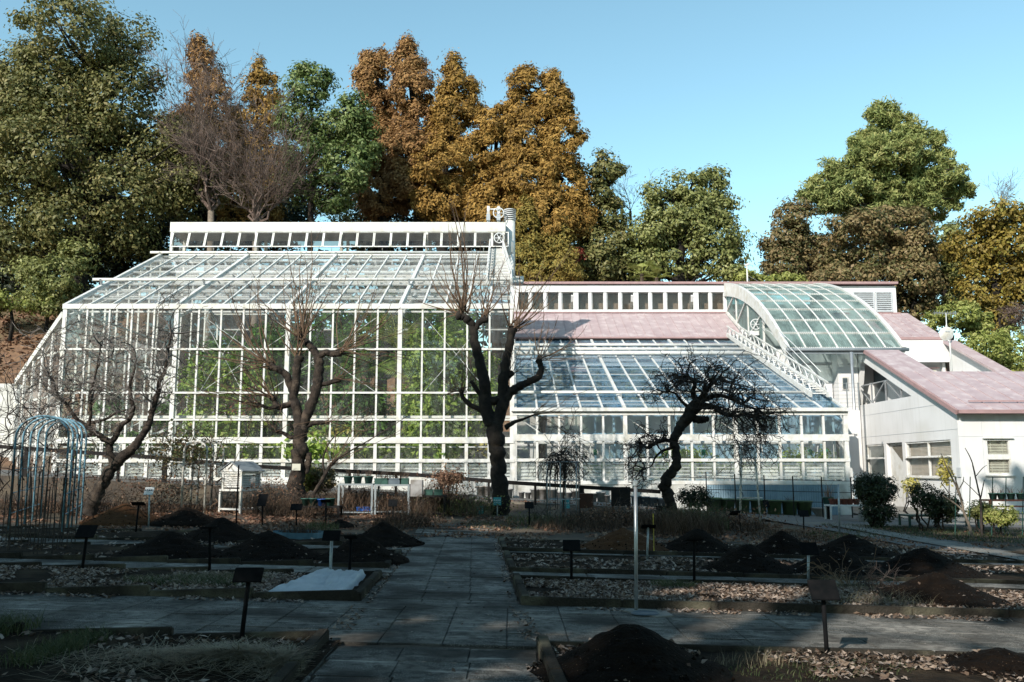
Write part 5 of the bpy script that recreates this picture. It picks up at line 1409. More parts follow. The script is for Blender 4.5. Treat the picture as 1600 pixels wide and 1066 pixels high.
def shoots(mb, px_, py_, Y, tips, r=.02, extra=6, side=2):
    p = at(px_, py_, Y); r = r*1.25; extra = extra+3
    for (a, b) in tips+[(a_+random.uniform(-48, 48), b_+random.uniform(0, 45)) for a_, b_ in tips]:
        e = at(a, b, Y+random.uniform(-1.2, 1.2)); pts = shoot(mb, p+Vector((random.gauss(0, .08), random.gauss(0, .08), random.gauss(0, .05))), e, r)
        for q in range(side):
            i = random.randint(2, 6); d = (e-p).normalized()+Vector((random.gauss(0, .5), random.gauss(0, .5), random.gauss(0, .25)))
            shoot(mb, pts[i], pts[i]+d.normalized()*random.uniform(.3, 1.0), .009, 4)
    for _ in range(extra):
        a, b = random.choice(tips); t = random.uniform(.35, .95)
        e = at(px_+(a-px_)*t+random.uniform(-25, 25), py_+(b-py_)*t+random.uniform(-12, 12), Y+random.uniform(-1, 1)); shoot(mb, p+Vector((random.gauss(0, .09), random.gauss(0, .09), random.gauss(0, .06))), e, r*.6)
random.seed(31)
# pollarded tree left of centre
Y = 28.0; b = at(465, 812, Y)
t = thing('pollarded_tree', 'pollarded bare tree with knobbly brown heads, paper tag on its trunk', 'tree', (b.x, Y, garden_z(b.x, Y)))
mb = MB()
limb(mb, [(465, 822), (465, 790), (464, 750), (467, 715), (469, 685), (470, 660)], [.30, .25, .23, .22, .21, .2], Y, 14)
limb(mb, [(470, 668), (464, 640), (458, 618), (452, 595), (440, 580), (427, 574)], [.17, .14, .13, .12, .11, .10], Y, 10, .14)
limb(mb, [(459, 620), (463, 595), (464, 575), (467, 562)], [.13, .13, .13, .13], Y, 10, .15)
limb(mb, [(472, 668), (482, 640), (493, 615), (497, 585), (498, 562), (488, 545), (480, 536), (471, 529)], [.18, .17, .16, .15, .14, .12, .11, .10], Y, 10, .14)
limb(mb, [(497, 558), (508, 551), (518, 553), (528, 552)], [.12, .11, .10, .10], Y, 9, .13)
limb(mb, [(496, 600), (508, 600), (518, 597), (528, 594)], [.09, .08, .08, .08], Y, 8, .10)
limb(mb, [(462, 628), (445, 634), (434, 636), (428, 624)], [.09, .10, .09, .08], Y, 8, .12)
limb(mb, [(434, 636), (420, 638), (405, 633)], [.06, .05, .05], Y, 7, .07)
limb(mb, [(470, 676), (480, 666), (492, 661), (511, 660)], [.09, .08, .07, .06], Y, 8, .08)
limb(mb, [(466, 680), (455, 684), (445, 678), (434, 674)], [.09, .07, .06, .05], Y, 8, .07)
limb(mb, [(478, 740), (481, 725), (482, 713)], [.10, .11, .10], Y, 8, .12)
mb.build('trunk', 'bark', t, True)
mb = MB()
shoots(mb, 470, 526, Y, [(436, 440), (455, 425), (478, 400), (500, 415), (470, 380), (520, 440), (400, 470), (540, 470), (487, 360)], extra=8)
shoots(mb, 529, 549, Y, [(560, 440), (590, 450), (625, 480), (545, 420), (600, 520), (640, 560)], extra=6)
shoots(mb, 424, 570, Y, [(330, 500), (360, 450), (395, 440), (310, 540), (410, 420), (345, 560)], extra=6)
shoots(mb, 466, 558, Y, [(460, 470), (440, 480), (490, 490)], extra=4)
shoots(mb, 428, 620, Y, [(395, 560), (380, 540), (345, 600), (410, 540)], extra=4)
shoots(mb, 405, 633, Y, [(370, 590), (330, 610), (360, 640), (300, 560)], .014, extra=4)
shoots(mb, 529, 592, Y, [(560, 560), (580, 600), (555, 530)], .012, extra=3)
shoots(mb, 511, 659, Y, [(530, 640), (545, 650), (520, 620)], .010, extra=3)
shoots(mb, 434, 674, Y, [(425, 630), (415, 650)], .010, extra=3)
mb.build('crown', 'twig', t)
tg_ = MB(); p = at(463, 730, Y-.27); tg_.box(p, (.26, .02, .20)); tg_.build('paper_tag', 'blind', t)
# thin slanting tree right of it
t = thing('young_tree', 'thin slanting bare tree between the pollarded tree and the pot table', 'tree', tuple(at(490, 775, 27.5)))
mb = MB(); limb(mb, [(488, 780), (494, 765), (508, 742), (516, 728), (530, 715), (552, 702), (590, 680), (640, 648)], [.07, .06, .055, .05, .03, .022, .015, .008], 27.5, 7)
limb(mb, [(508, 742), (505, 715), (520, 685), (548, 665)], [.04, .03, .02, .01], 27.5, 6); mb.build('trunk', 'bark', t, True)
mb = MB(); shoots(mb, 516, 728, 27.5, [(560, 640), (540, 600), (600, 650), (500, 680)], .010, extra=4); mb.build('crown', 'twig', t)
# dark pollarded tree in the centre
Y = 28.6; b = at(785, 812, Y)
t = thing('pollarded_tree', 'thick dark bare tree in the centre with stubby upright limbs', 'tree', (b.x, Y, garden_z(b.x, Y)))
mb = MB()
limb(mb, [(783, 822), (782, 790), (781, 750), (778, 715), (775, 685), (771, 655)], [.34, .28, .25, .25, .26, .27], Y, 16)
limb(mb, [(768, 665), (760, 635), (757, 600), (748, 560), (740, 525), (738, 508), (728, 497), (720, 494)], [.24, .20, .18, .16, .15, .12, .12, .11], Y, 11, .16)
limb(mb, [(740, 520), (748, 505), (757, 500)], [.1, .1, .1], Y, 8, .12)
limb(mb, [(776, 665), (784, 630), (786, 595), (791, 565), (796, 540), (800, 518)], [.22, .18, .16, .15, .13, .12], Y, 11, .16)
limb(mb, [(784, 640), (795, 615), (812, 604), (828, 596), (840, 590), (846, 577), (843, 566)], [.18, .15, .13, .12, .11, .10, .09], Y, 10, .12)
limb(mb, [(794, 612), (790, 595), (798, 585)], [.10, .09, .09], Y, 8, .11)
limb(mb, [(766, 628), (778, 625), (790, 620), (796, 612)], [.14, .14, .12, .10], Y, 9)
limb(mb, [(764, 650), (750, 640), (735, 633), (724, 622), (721, 613)], [.12, .09, .08, .07, .06], Y, 8, .08)
limb(mb, [(752, 620), (744, 608), (738, 598)], [.08, .07, .06], Y, 7, .08)
limb(mb, [(790, 668), (803, 660), (818, 655), (835, 648)], [.09, .06, .04, .02], Y, 7)
mb.build('trunk', 'bark_dark', t, True)
mb = MB()
shoots(mb, 722, 490, Y, [(702, 350), (726, 330), (690, 400), (745, 390), (672, 420), (712, 420), (760, 430), (655, 470), (735, 300), (700, 310)], .022, extra=9)
shoots(mb, 758, 497, Y, [(770, 420), (790, 400), (750, 400), (800, 440)], extra=5)
shoots(mb, 800, 515, Y, [(830, 430), (850, 440), (812, 400), (870, 460), (790, 430), (895, 380), (840, 470)], extra=8)
shoots(mb, 843, 562, Y, [(870, 500), (850, 490), (885, 540), (835, 500), (900, 560)], .014, extra=5)
shoots(mb, 721, 612, Y, [(700, 560), (690, 590), (715, 550), (680, 620), (735, 560)], .014, extra=5)
shoots(mb, 738, 596, Y, [(720, 540), (745, 550)], .012, extra=3)
shoots(mb, 798, 583, Y, [(815, 530), (800, 540), (830, 545)], .012, extra=3)
shoots(mb, 835, 648, Y, [(865, 640), (880, 655), (900, 610), (850, 625)], .010, extra=4)
mb.build('crown', 'twig', t)

# contorted trees: crooked limbs ending in curling twigs
def crook(mb, p, d, L, r, dep, droop=0.0, wob=.55, kids=2, seg=6, flat=.6, minr=.007):
    pts, rr = [p], [r]; q = p.copy(); d = d.normalized()
    for i in range(seg):
        d = (d + Vector((random.gauss(0, wob), random.gauss(0, wob)*flat, random.gauss(0, wob)*.8 - droop*(i+1)/seg))).normalized()
        q = q + d*(L/seg); pts.append(q.copy()); rr.append(max(minr, r*(1-.62*(i+1)/seg)))
    mb.tube(pts, rr, 5 if r > .03 else 3, cap=False)
    if dep <= 0: return
    for k in range(kids):
        i = random.randint(seg//2, seg)
        nd = d + Vector((random.gauss(0, .8), random.gauss(0, .6), random.gauss(0, .6)))
        crook(mb, pts[i], nd, L*random.uniform(.55, .85), max(minr, rr[i]*.7), dep-1, droop, wob, kids, seg, flat, minr)
random.seed(77)
Y = 29.5; b = at(1045, 806, Y)
t = thing('weeping_tree', 'old weeping plum tree with crooked dark trunk and drooping curly twigs', 'tree', (b.x, Y, garden_z(b.x, Y)))
mb = MB()
limb(mb, [(1046, 812), (1047, 790), (1043, 772), (1038, 758), (1046, 742), (1056, 728), (1056, 708), (1053, 690), (1060, 672), (1072, 655), (1082, 640), (1092, 628)], [.22, .19, .18, .19, .17, .15, .14, .15, .16, .18, .21, .22], Y, 11)
limb(mb, [(1078, 652), (1092, 656), (1103, 655)], [.13, .13, .12], Y, 8, .10)
limb(mb, [(1090, 632), (1102, 612), (1112, 600), (1122, 592)], [.14, .09, .07, .04], Y, 7)
limb(mb, [(1088, 628), (1082, 612), (1086, 600), (1077, 590), (1066, 588)], [.12, .08, .06, .05, .03], Y, 7)
limb(mb, [(1095, 634), (1115, 636), (1130, 646), (1148, 650), (1165, 648), (1178, 652)], [.13, .09, .08, .06, .05, .03], Y, 7)
limb(mb, [(1098, 625), (1120, 618), (1140, 622), (1160, 632), (1180, 640)], [.11, .07, .06, .04, .03], Y, 7)
limb(mb, [(1080, 640), (1066, 628), (1055, 615), (1045, 612)], [.08, .05, .04, .03], Y, 7)
limb(mb, [(1055, 692), (1040, 688), (1025, 692), (1012, 700), (1003, 694), (992, 690)], [.09, .07, .06, .05, .04, .02], Y, 7)
limb(mb, [(1050, 700), (1035, 705), (1024, 715), (1018, 728), (1008, 732)], [.06, .04, .035, .025, .015], Y, 7)
mb.build('trunk', 'bark_dark', t, True)
mb = MB()
for (a, b_, L, n, dx, dz_) in ((1122, 592, 1.1, 6, .6, .4), (1112, 600, 1.1, 6, .3, .7), (1066, 588, .8, 6, -.7, .2), (1086, 598, .9, 6, 0, .8), (1077, 590, .9, 4, -.4, .5), (1148, 650, 1.1, 5, .5, .0), (1178, 652, .9, 5, .6, -.1), (1165, 648, 1.0, 5, .5, .1), (1140, 622, 1.2, 6, .6, .5), (1160, 632, 1.2, 6, .7, .2),
        (1180, 640, .9, 5, .8, .1), (1045, 612, .7, 6, -.8, .1), (1100, 615, 1.0, 5, .2, .8), (1003, 694, .8, 6, -.8, .0), (1025, 692, .7, 5, -.5, -.2), (1008, 732, .7, 4, -.6, -.3), (1040, 688, .6, 4, -.4, .4), (1115, 636, .8, 4, .4, -.3)):
    p = at(a, b_, Y)
    for _ in range(n+2): crook(mb, p, Vector((dx+random.gauss(0, .5), random.gauss(0, .7), dz_+random.gauss(0, .35))), L*.95, .032, 2, .10, .5, 3, 6, .6, .009)
mb.build('crown', 'twig_dark', t)
random.seed(41)
Y = 25.0; b = at(140, 806, Y)
t = thing('gnarled_tree', 'gnarled bare tree with twisting grey limbs in front of the glass at left', 'tree', (b.x, Y, garden_z(b.x, Y)))
mb = MB()
limb(mb, [(136, 815), (142, 795), (152, 770), (165, 748), (178, 728), (192, 714), (206, 702), (216, 690)], [.22, .19, .17, .16, .15, .14, .13, .11], Y, 11)
limb(mb, [(208, 702), (225, 678), (234, 660), (238, 640), (246, 615), (250, 595), (258, 578), (262, 550), (268, 520)], [.12, .10, .09, .08, .07, .06, .05, .035, .02], Y, 8)
limb(mb, [(180, 726), (172, 708), (170, 692), (162, 685), (150, 678), (138, 680), (124, 682)], [.12, .10, .10, .08, .07, .06, .05], Y, 8)
limb(mb, [(172, 694), (182, 680), (190, 665), (202, 655), (208, 640), (205, 622), (203, 600), (210, 580), (212, 560)], [.09, .08, .07, .06, .06, .05, .04, .03, .02], Y, 8)
limb(mb, [(150, 678), (138, 668), (122, 658), (112, 645), (104, 632), (92, 620), (85, 600), (76, 585)], [.08, .07, .06, .05, .045, .04, .03, .02], Y, 8)
limb(mb, [(138, 668), (142, 645), (140, 620), (146, 600), (152, 570), (158, 540)], [.05, .045, .04, .03, .025, .015], Y, 7)
limb(mb, [(146, 660), (165, 655), (182, 645), (200, 640)], [.05, .04, .03, .02], Y, 7)
mb.build('trunk', 'bark', t, True)
mb = MB()
for (a, b_, L, n) in ((268, 520, 1.0, 5), (262, 560, 1.1, 5), (250, 595, 1.1, 5), (246, 615, .9, 4), (212, 560, 1.1, 6), (205, 610, 1.0, 5), (76, 585, 1.0, 6), (90, 615, 1.0, 5), (104, 632, .9, 5), (158, 540, 1.1, 6), (146, 600, 1.1, 6), (140, 630, 1.0, 5), (124, 682, .8, 4), (200, 655, .8, 4), (238, 640, .8, 4), (165, 560, .9, 3), (120, 560, 1.0, 4)):
    p = at(a, b_, Y)
    for _ in range(n): crook(mb, p, Vector((random.gauss(0, .7), random.gauss(0, .5), .55+random.gauss(0, .5))), L, .026, 2, -.05, .5, 3, 6, .6, .008)
mb.build('crown', 'twig_grey', t)
random.seed(43)
t = thing('bare_shrub', 'tangle of bare dark twigs at the far left edge', 'shrub', tuple(at(30, 800, 26)))
mb = MB()
for _ in range(26):
    p = at(random.uniform(-20, 80), random.uniform(640, 790), 26); crook(mb, p, Vector((random.gauss(0, .6), random.gauss(0, .5), .8)), random.uniform(1.2, 2.2), .022, 2, 0, .35, 3, 6)
mb.build('stem', 'twig_dark', t)
t = thing('climbing_rose', 'leafless climber with a few reddish leaves over the white arch poles', 'climber', tuple(at(300, 800, 27)))
mb = MB()
for _ in range(16):
    p = at(random.uniform(278, 345), random.uniform(690, 800), 27); crook(mb, p, Vector((random.gauss(0, .6), random.gauss(0, .3), .6)), random.uniform(.8, 1.6), .018, 2, .15, .4, 2, 6)
mb.build('stem', 'twig', t)

random.seed(90)
TB = [(130, 800, 25.5, 1.0, 14), (212, 800, 27.0, .8, 9), (255, 800, 27, 1.1, 10), (412, 800, 27, 1.0, 16), (440, 800, 26.5, .8, 12), (545, 800, 28.2, 1.0, 14), (600, 800, 28.3, .9, 12), (645, 815, 24.8, .55, 16), (690, 800, 28.6, 1.3, 16), (715, 800, 28, 1.0, 12), (735, 800, 27.4, .8, 12),
      (850, 810, 26.5, .6, 10), (905, 810, 25.5, .6, 14), (945, 810, 26, .7, 14), (985, 810, 26.4, .7, 14), (1020, 810, 25, .6, 12), (1060, 810, 24.8, .8, 16), (1100, 810, 25.5, .8, 14), (1140, 810, 26.5, .7, 12), (1215, 815, 24.8, .4, 10), (610, 820, 24.4, .5, 12), (1375, 930, 0, .42, 12), (1325, 915, 0, .5, 12)]
for k, (a, b_, Y_, h, n) in enumerate(TB):
    if Y_ == 0: c = gp(a, b_)
    else: c = at(a, b_, Y_); c.z = garden_z(c.x, Y_)
    mb = MB()
    for _ in range(n):
        a2 = random.random()*6.28; crook(mb, c+Vector((cos(a2)*h*.3*random.random(), sin(a2)*h*.3*random.random(), -.02)), Vector((cos(a2)*.8, sin(a2)*.8, 1.0)), h*random.uniform(.6, 1.1), .014, 2, .05, .28, 2, 5, .8, .005)
    o = mb.build('undergrowth', ('twig_dark', 'twig')[k % 3 == 1]); o['kind'] = 'stuff'

# ================================================================ GARDEN OBJECTS
mat('sign_black', (.004, .005, .006), (.009, .009, .010), 12, rough=.8, spec=.06, coord='World')
mat('sign_teal', (.03, .22, .22), (.02, .16, .17), 12, rough=.5)
mat('sign_white', (.6, .62, .62), (.5, .5, .5), 12, rough=.5)
mat('galvanised', (.34, .38, .40), (.24, .27, .29), 14, rough=.45, metal=.4)
mat('paint_blue', (.16, .33, .43), (.08, .17, .23), 12, rough=.5, c3=(.08, .08, .08), s3=6, coord='World')
mat('pole_white', (.62, .61, .57), (.42, .41, .38), 10, rough=.6, c3=(.16, .13, .1), s3=5, coord='World')
mat('cloth_white', (.48, .51, .54), (.40, .43, .46), 3, rough=.8, coord='World')
mat('pot_grey', (.36, .35, .35), (.26, .25, .25), 4, rough=.7, c3=(.18, .16, .14), s3=2, coord='World')
mat('pot_slate', (.10, .13, .155), (.07, .095, .12), 4, rough=.6, coord='World')
mat('pot_green', (.03, .085, .07), (.02, .06, .05), 5, rough=.5)
mat('bucket_olive', (.10, .15, .07), (.065, .10, .05), 4, rough=.5, coord='World')
mat('terracotta', (.22, .075, .05), (.15, .05, .035), 5, rough=.8)
mat('blue_plastic', (.02, .09, .35), (.015, .06, .24), 4, rough=.4)
mat('ring_plastic', (.10, .20, .27), (.07, .15, .2), 4, rough=.45)
mat('stone_dark', (.045, .043, .04), (.07, .065, .058), 3, rough=.95, bump=1, bscale=18, c3=(.02, .022, .018), s3=2, coord='World')
mat('brown_board', (.06, .02, .012), (.04, .014, .01), 5, rough=.5, coord='World')
mat('yellow_paint', (.4, .32, .05), (.3, .24, .04), 5)
mat('concrete_pale', (.26, .25, .23), (.19, .18, .165), 2, rough=.9, bump=.4, bscale=40, coord='World')

def sign(px_, top, w, h, bot, label, post='sign_black', plate='sign_black', tilt=38, lean=0.0, group='dark plant name signs on posts', postpx=None, twin=False, text=0, frame=None):
    g_ = gp(postpx or px_, bot); Y = g_.y; s = pxm(Y)*1.0
    t = thing('plant_sign', label, 'sign', (g_.x, Y, g_.z), group=group)
    pc = at(px_, top+h/2, Y); W_, H_ = w*s, h*s/ (sin(radians(tilt))*.9+cos(radians(tilt))*.25 if tilt > 20 else 1)
    H_ = max(H_, .14)
    R = Matrix.Rotation(lean*.5, 3, 'Y') @ Matrix.Rotation(radians(tilt-90 if tilt > 45 else -tilt), 3, 'X')
    me = bevbox_mesh('plate_%s_%.3f_%.3f' % (plate, W_, H_), (W_, H_ if tilt > 45 else .02, .02 if tilt > 45 else H_), plate, .006, 2)
    link('plate', me, t, Matrix.Translation(pc) @ R.to_4x4())
    top_p = pc + Vector((0, .03, -.01))
    rr = .022 if Y < 14 else .020
    if twin:
        for dx in (-.14, .14):
            mb = MB(); mb.tube([(g_.x+dx*1.3, Y, g_.z-.1), tuple(top_p+Vector((dx, 0, 0)))], rr*.8, 8); mb.build('post', post, t, True)
    else:
        mb = MB(); mb.tube([(g_.x, Y+.02, g_.z-.1), tuple(top_p)], rr, 8); mb.build('post', post, t, True)
    return t, pc, W_, H_
SG_ = [
 (388, 889, 44, 19, 1007, 'nearest black sign on a leaning post, lower left beside the straw', dict(postpx=374)),
 (1287, 909, 43, 26, 1029, 'nearest black sign at right, standing at the sunlit kerb', dict(postpx=1294)),
 (893, 845, 27, 15, 912, 'black sign standing in pale leaves just right of the central path', {}),
 (1085, 840, 26, 7, 918, 'black sign seen almost edge on in front of the dark mound', dict(tilt=80)),
 (135, 822, 29, 17, 895, 'black sign in front of the leftmost row mound, beside the stakes', dict(postpx=126)),
 (327, 823, 27, 4, 898, 'black sign with pale top edge in front of the third mound', dict(tilt=84)),
 (518, 830, 27, 14, 905, 'black sign on a grey post right behind the white cloth', dict(post='galvanised', postpx=515)),
 (548, 836, 20, 7, 905, 'smaller black sign right of the grey posted one behind the cloth', dict(tilt=70, postpx=545)),
 (216, 783, 21, 8, 834, 'small black sign between reddish mound and dark mound', dict(tilt=60, postpx=211)),
 (410, 773, 14, 17, 808, 'upright black sign below the pollarded tree left side', {}),
 (463, 788, 18, 9, 822, 'small black sign in front of the pollarded trunk', {}),
 (509, 779, 15, 8, 820, 'small black sign in front of the low pot shelf', dict(tilt=60)),
 (614, 781, 14, 10, 808, 'small black sign in front of the white pot table', {}),
 (827, 785, 14, 9, 820, 'small black sign between the centre tree and the wire hoop tree', {}),
 (1013, 818, 22, 10, 878, 'black sign on a grey post next to a thin yellow stake', dict(post='galvanised', tilt=60, postpx=1011)),
 (1148, 797, 16, 10, 830, 'black sign on two legs by the tapered pole frame', dict(twin=True, tilt=55)),
 (1033, 791, 15, 8, 806, 'tiny black sign at the foot of the weeping tree', {}),
 (1197, 782, 9, 10, 806, 'tiny tilted black sign beside the green buckets', {}),
 (1256, 798, 15, 9, 828, 'black sign standing on the asphalt edge under the basin', {}),
]
for a, b_, w, h, c, lab, kw in SG_: sign(a, b_, w, h, c, lab, **kw)
sign(1264, 849, 27, 17, 908, 'dark sign with thin green rim on a pale grey post', post='galvanised', postpx=1263)
for (a, b_, w, h, c, lab, m) in ((777, 779, 12, 9, 808, 'small teal label board at the foot of the centre tree', 'sign_teal'), (750, 792, 11, 9, 806, 'small teal lettered label low left of the centre tree', 'sign_teal'), (884, 783, 12, 10, 803, 'small teal label board inside the wire hoop frame', 'sign_teal'), (233, 763, 14, 9, 806, 'small white label on a thin post in dry brush', 'sign_white')):
    t, pc, W_, H_ = sign(a, b_, w, h, c, lab, post='galvanised', plate=m, tilt=30, group='coloured plant labels')
    for r in range(2 if m == 'sign_teal' else 1):
        for k in range(4): box('letter', pc+Vector((-W_*.33+k*W_*.22, -.03+.0*r, H_*.12-r*H_*.28)), (W_*.12, .006, H_*.13), 'sign_black' if m == 'sign_white' else 'sign_white', t)
mb = MB(); p = gp(1022, 868); mb.tube([tuple(p), (p.x, p.y, p.z+.85)], .012, 6); tag(mb.build('stake', 'yellow_paint'), 'thin yellow stake beside the grey posted sign', 'stake')
# silver pole on its pale pad
p = gp(994, 957); t = thing('pole', 'tall silver pole with a tuft of twigs on top, standing on a pale pad', 'pole', tuple(p))
top = at(993, 755, p.y); mb = MB(); mb.tube([(p.x, p.y, p.z-.1), tuple(top)], .022, 10); mb.build('tube', 'grey_metal', t, True)
mb = MB(); mb.lathe(top, [(.0, .04), (.035, .03), (.04, -.03), (0, -.04)], 10); mb.build('cap', 'galvanised', t)
mb = MB()
for _ in range(14): mb.tube([top, top+Vector((random.gauss(0, .05), random.gauss(0, .05), random.uniform(-.06, .1)))], .006, 4)
mb.build('twig_tuft', 'twig_dark', t)
q = gp(1008, 963); mb = MB()
mb.poly_prism([tuple(gp(968, 957)+Vector((0, 0, .012))), tuple(gp(1026, 968)+Vector((0, 0, .012))), tuple(gp(1052, 966)+Vector((0, 0, .012))), tuple(gp(1040, 958)+Vector((0, 0, .012))), tuple(gp(985, 955)+Vector((0, 0, .012)))], (0, 0, .02)); o = mb.build('cover_plate', 'concrete_pale'); tag(o, 'pale flat cover plate set in the paving at the pole foot', 'cover plate')
mb = MB(); mb.lathe(q+Vector((0, 0, .035)), [(0, .0), (.13, .0), (.15, .012), (.17, .0), (0, -.01)], 20); link('lid', mb.mesh('lid', 'pot_slate'), o, Matrix.Identity(4))
p = gp(1312, 836); mb = MB(); mb.tube([tuple(p), tuple(at(1310, 757, p.y))], .025, 8); tag(mb.build('pole', 'galvanised', None, True), 'thin grey pole beside the white basin', 'pole')
# white cloth over the bed
y0c, y1c = y1f+.12, y1b-.08
xa, xb = gp(412, 932).x, gp(590, 935).x
xs_ = np.linspace(0, 1, 60); ys_ = np.linspace(0, 1, 34)
def cl(u, v):
    yv = y0c+(y1c-y0c)*v; xr_ = XA_(PA0, yv)-.24; x = xa+.28*v+(xr_-xa-.28*v)*u + .02*nz(u*4, v*4)
    z = garden_z(x, yv)+.09+.05*v+.018*nz(u*6, v*3)+.014*nz(u*18+v*9, v*14)+.010*nz(u*40, v*22)+.03*abs(nz(u*7+v*3, v*4+u*2))-.022*abs(nz(u*14-v*5, v*9))-.012*abs(nz(u*25+v*9, v*13))
    e = min(u, 1-u, v, 1-v); z -= .09*(1-ss(0, .07, e))
    return (x, yv+.03*nz(u*5+7, v*2), z)
V = [cl(u, v) for v in ys_ for u in xs_]; nx = len(xs_)
Fq = [(r*nx+c, r*nx+c+1, (r+1)*nx+c+1, (r+1)*nx+c) for r in range(len(ys_)-1) for c in range(nx-1)]
tag(link('cloth', np_mesh('cloth', np.array(V), Fq, 'cloth_white', 4, True)), 'crumpled white cloth spread over the left bed beside the path', 'cloth')
# corrugated plastic ring
c = gp(454, 846); c.y += .8; mb = MB(); n = 70
R_r = 39*pxm(c.y)
vv = []
for k in range(n):
    a = 2*pi*k/n; r = R_r*(1+.012*(k % 2)); x, y = c.x+cos(a)*r, c.y+sin(a)*r*.9; z = garden_z(x, y); vv += [(x, y, z), (x, y, z+.16)]
mb.add(vv, [(2*k, 2*((k+1) % n), 2*((k+1) % n)+1, 2*k+1) for k in range(n)])
mb.add([(x*.985+c.x*.015, y*.985+c.y*.015, z) for x, y, z in vv], [(2*k+1, 2*((k+1) % n)+1, 2*((k+1) % n), 2*k) for k in range(n)])
tag(mb.build('edging_ring', 'ring_plastic'), 'ribbed blue grey plastic ring edging round a small planting', 'edging')
brush('undergrowth', c.x, c.y, R_r*.8, R_r*.7, .45, 600, 'brush_stem')

# retaining wall of dark blocks under the ramp
RW = link('retaining_wall', None); struct(RW, 'dark block retaining wall under the ramp at left')
rs = random.Random(4)
for r in range(4):
    x = -17.5
    while x < -1.0:
        w = rs.uniform(.75, 1.1); top = ramp_z(x+w/2)-.06; z1 = top-r*.3; z0 = z1-.29
        if z1 > garden_z(x, 30)+.05:
            link('stone_block', bevbox_mesh('block%d' % rs.randint(0, 5), (1, .3, .29), 'stone_dark', .02, 2), RW, Matrix.Translation((x+w/2, 31.02+rs.gauss(0, .012), (z0+z1)/2)) @ Matrix.Diagonal((w-.02, 1, 1, 1)))
        x += w
# ramp railing
RL = thing('ramp_railing', 'long dark handrail on posts falling along the ramp in front of the glass', 'railing', (-5, 31.2, .8))
yr = 31.25
pts_ = [at(a, b_, yr) for a, b_ in ((-60, 694), (0, 698), (231, 714), (400, 729), (642, 741.5), (794, 754), (955, 764), (1032, 768.5))]
for a, b_ in zip(pts_, pts_[1:]): beam('handrail', a, b_, .07, .13, 'dark_metal', RL)
for k in range(16):
    x = -16.8+k*1.6
    if x > 5: break
    z = None
    for a, b_ in zip(pts_, pts_[1:]):
        if a.x <= x <= b_.x: z = a.z+(b_.z-a.z)*(x-a.x)/(b_.x-a.x)
    if z: box('post', (x, yr+.02, (z+ramp_z(x)-.1)/2), (.08 if k % 3 else .16, .08, z-ramp_z(x)+.1), 'dark_metal', RL)
# wire fence on the right, thin horizontal wires
FW = thing('wire_fence', 'thin dark wires strung between slim posts before the blue sheeted wall', 'fence', (9, 33.5, 0))
for py in (752, 770, 786):
    p, q = at(1060, py-6, 33.6), at(1335, py, 33.6); mb = MB(); mb.tube([p, q], .012, 4); mb.build('wire', 'dark_metal', FW)
for a in (1105, 1150, 1196, 1241, 1286, 1332): p = at(a, 800, 33.6); box('post', (p.x, 33.62, ramp_z(p.x)+.75), (.035, .035, 1.5), 'dark_metal', FW)

# pots -----------------------------------------------------------------
def pot_mesh(key, r0, r1, h, m, rim=.015):
    k = ('pot', key)
    if k not in _box:
        mb = MB(); mb.lathe((0, 0, 0), [(0, 0), (r0, 0), (r0+(r1-r0)*.85, h*.88), (r1+rim, h*.88), (r1+rim, h), (r1-.01, h), (r1*.85, h*.8), (0, h*.8)], 18)
        _box[k] = mb.mesh(key, m, True)
    return _box[k]
def pot(name, me, x, y, z, label, cat='pot', group=None, plant=None, ph=.3, pm='brush_stem', soil=True, r=.15, h=.3):
    t = thing(name, label, cat, (x, y, z), rz=random.random()*6, group=group)
    link('pot', me, t, Matrix.Translation((x, y, z)))
    if plant:
        P = [(x+random.gauss(0, r*.4), y+random.gauss(0, r*.4), z+h*.8) for _ in range(plant)]
        o = blades('plant', P, ph, pm, .6, .006, 3); o.parent = t; o.matrix_parent_inverse = WM[t.name].inverted(); del o['kind']
    return t
gm_ = pot_mesh('grey_pot', .13, .17, .34, 'pot_grey')
ordn = ['first', 'second', 'third', 'fourth', 'fifth', 'sixth', 'seventh', 'eighth', 'ninth', 'tenth', 'eleventh', 'twelfth', 'thirteenth', 'fourteenth']
for k, (a, s_) in enumerate(((752, 1.1), (763, 1.15), (795, 1.0), (815, .7), (825, .7), (836, 1.1), (849, 1.15), (863, 1.2), (876, .9), (888, .9), (900, 1.1), (927, .9), (939, 1.1), (948, .8))):
    x = at(a, 775, 35.4).x; z = ramp_z(x)+.02
    t = pot('plant_pot', gm_, 0, 0, 0, 'empty grey pot along the white wall, %s from the left' % ordn[k], group='grey pots along the glasshouse wall')
    t.matrix_basis = Matrix.Translation((x, 35.35, z)) @ Matrix.Diagonal((s_, s_, s_*1.05, 1))
sm_ = pot_mesh('slate_pot', .15, .2, .36, 'pot_slate')
for k, a in enumerate((994, 1007, 1020, 1034)):
    x = at(a, 780, 34.9).x
    pot('plant_pot', sm_, x, 34.9, ramp_z(x)+.02, 'slate blue pot behind the silver pole, %s from the left' % ordn[k], group='slate pots by the wall')
bm_ = pot_mesh('olive_bucket', .24, .29, .55, 'bucket_olive', .03)
for k, a in enumerate((1116, 1137, 1160, 1185, 1210, 1234, 1257)):
    x = at(a, 800, 34.6).x
    t = pot('bucket', bm_, x, 34.6, ramp_z(x)+.02, 'large olive green tub against the blue sheeting, %s from the left' % ordn[k], 'tub', 'olive tubs along the blue sheeted wall', plant=40 if k in (5,) else None, ph=.35, r=.25, h=.55)
x = at(1281, 800, 34.4).x
mb = MB(); mb.lathe((x, 34.4, ramp_z(x)+.02), [(0, 0), (.15, 0), (.16, .05), (.25, .15), (.32, .28), (.36, .3), (.35, .32), (.29, .28), (.2, .16), (0, .12)], 24)
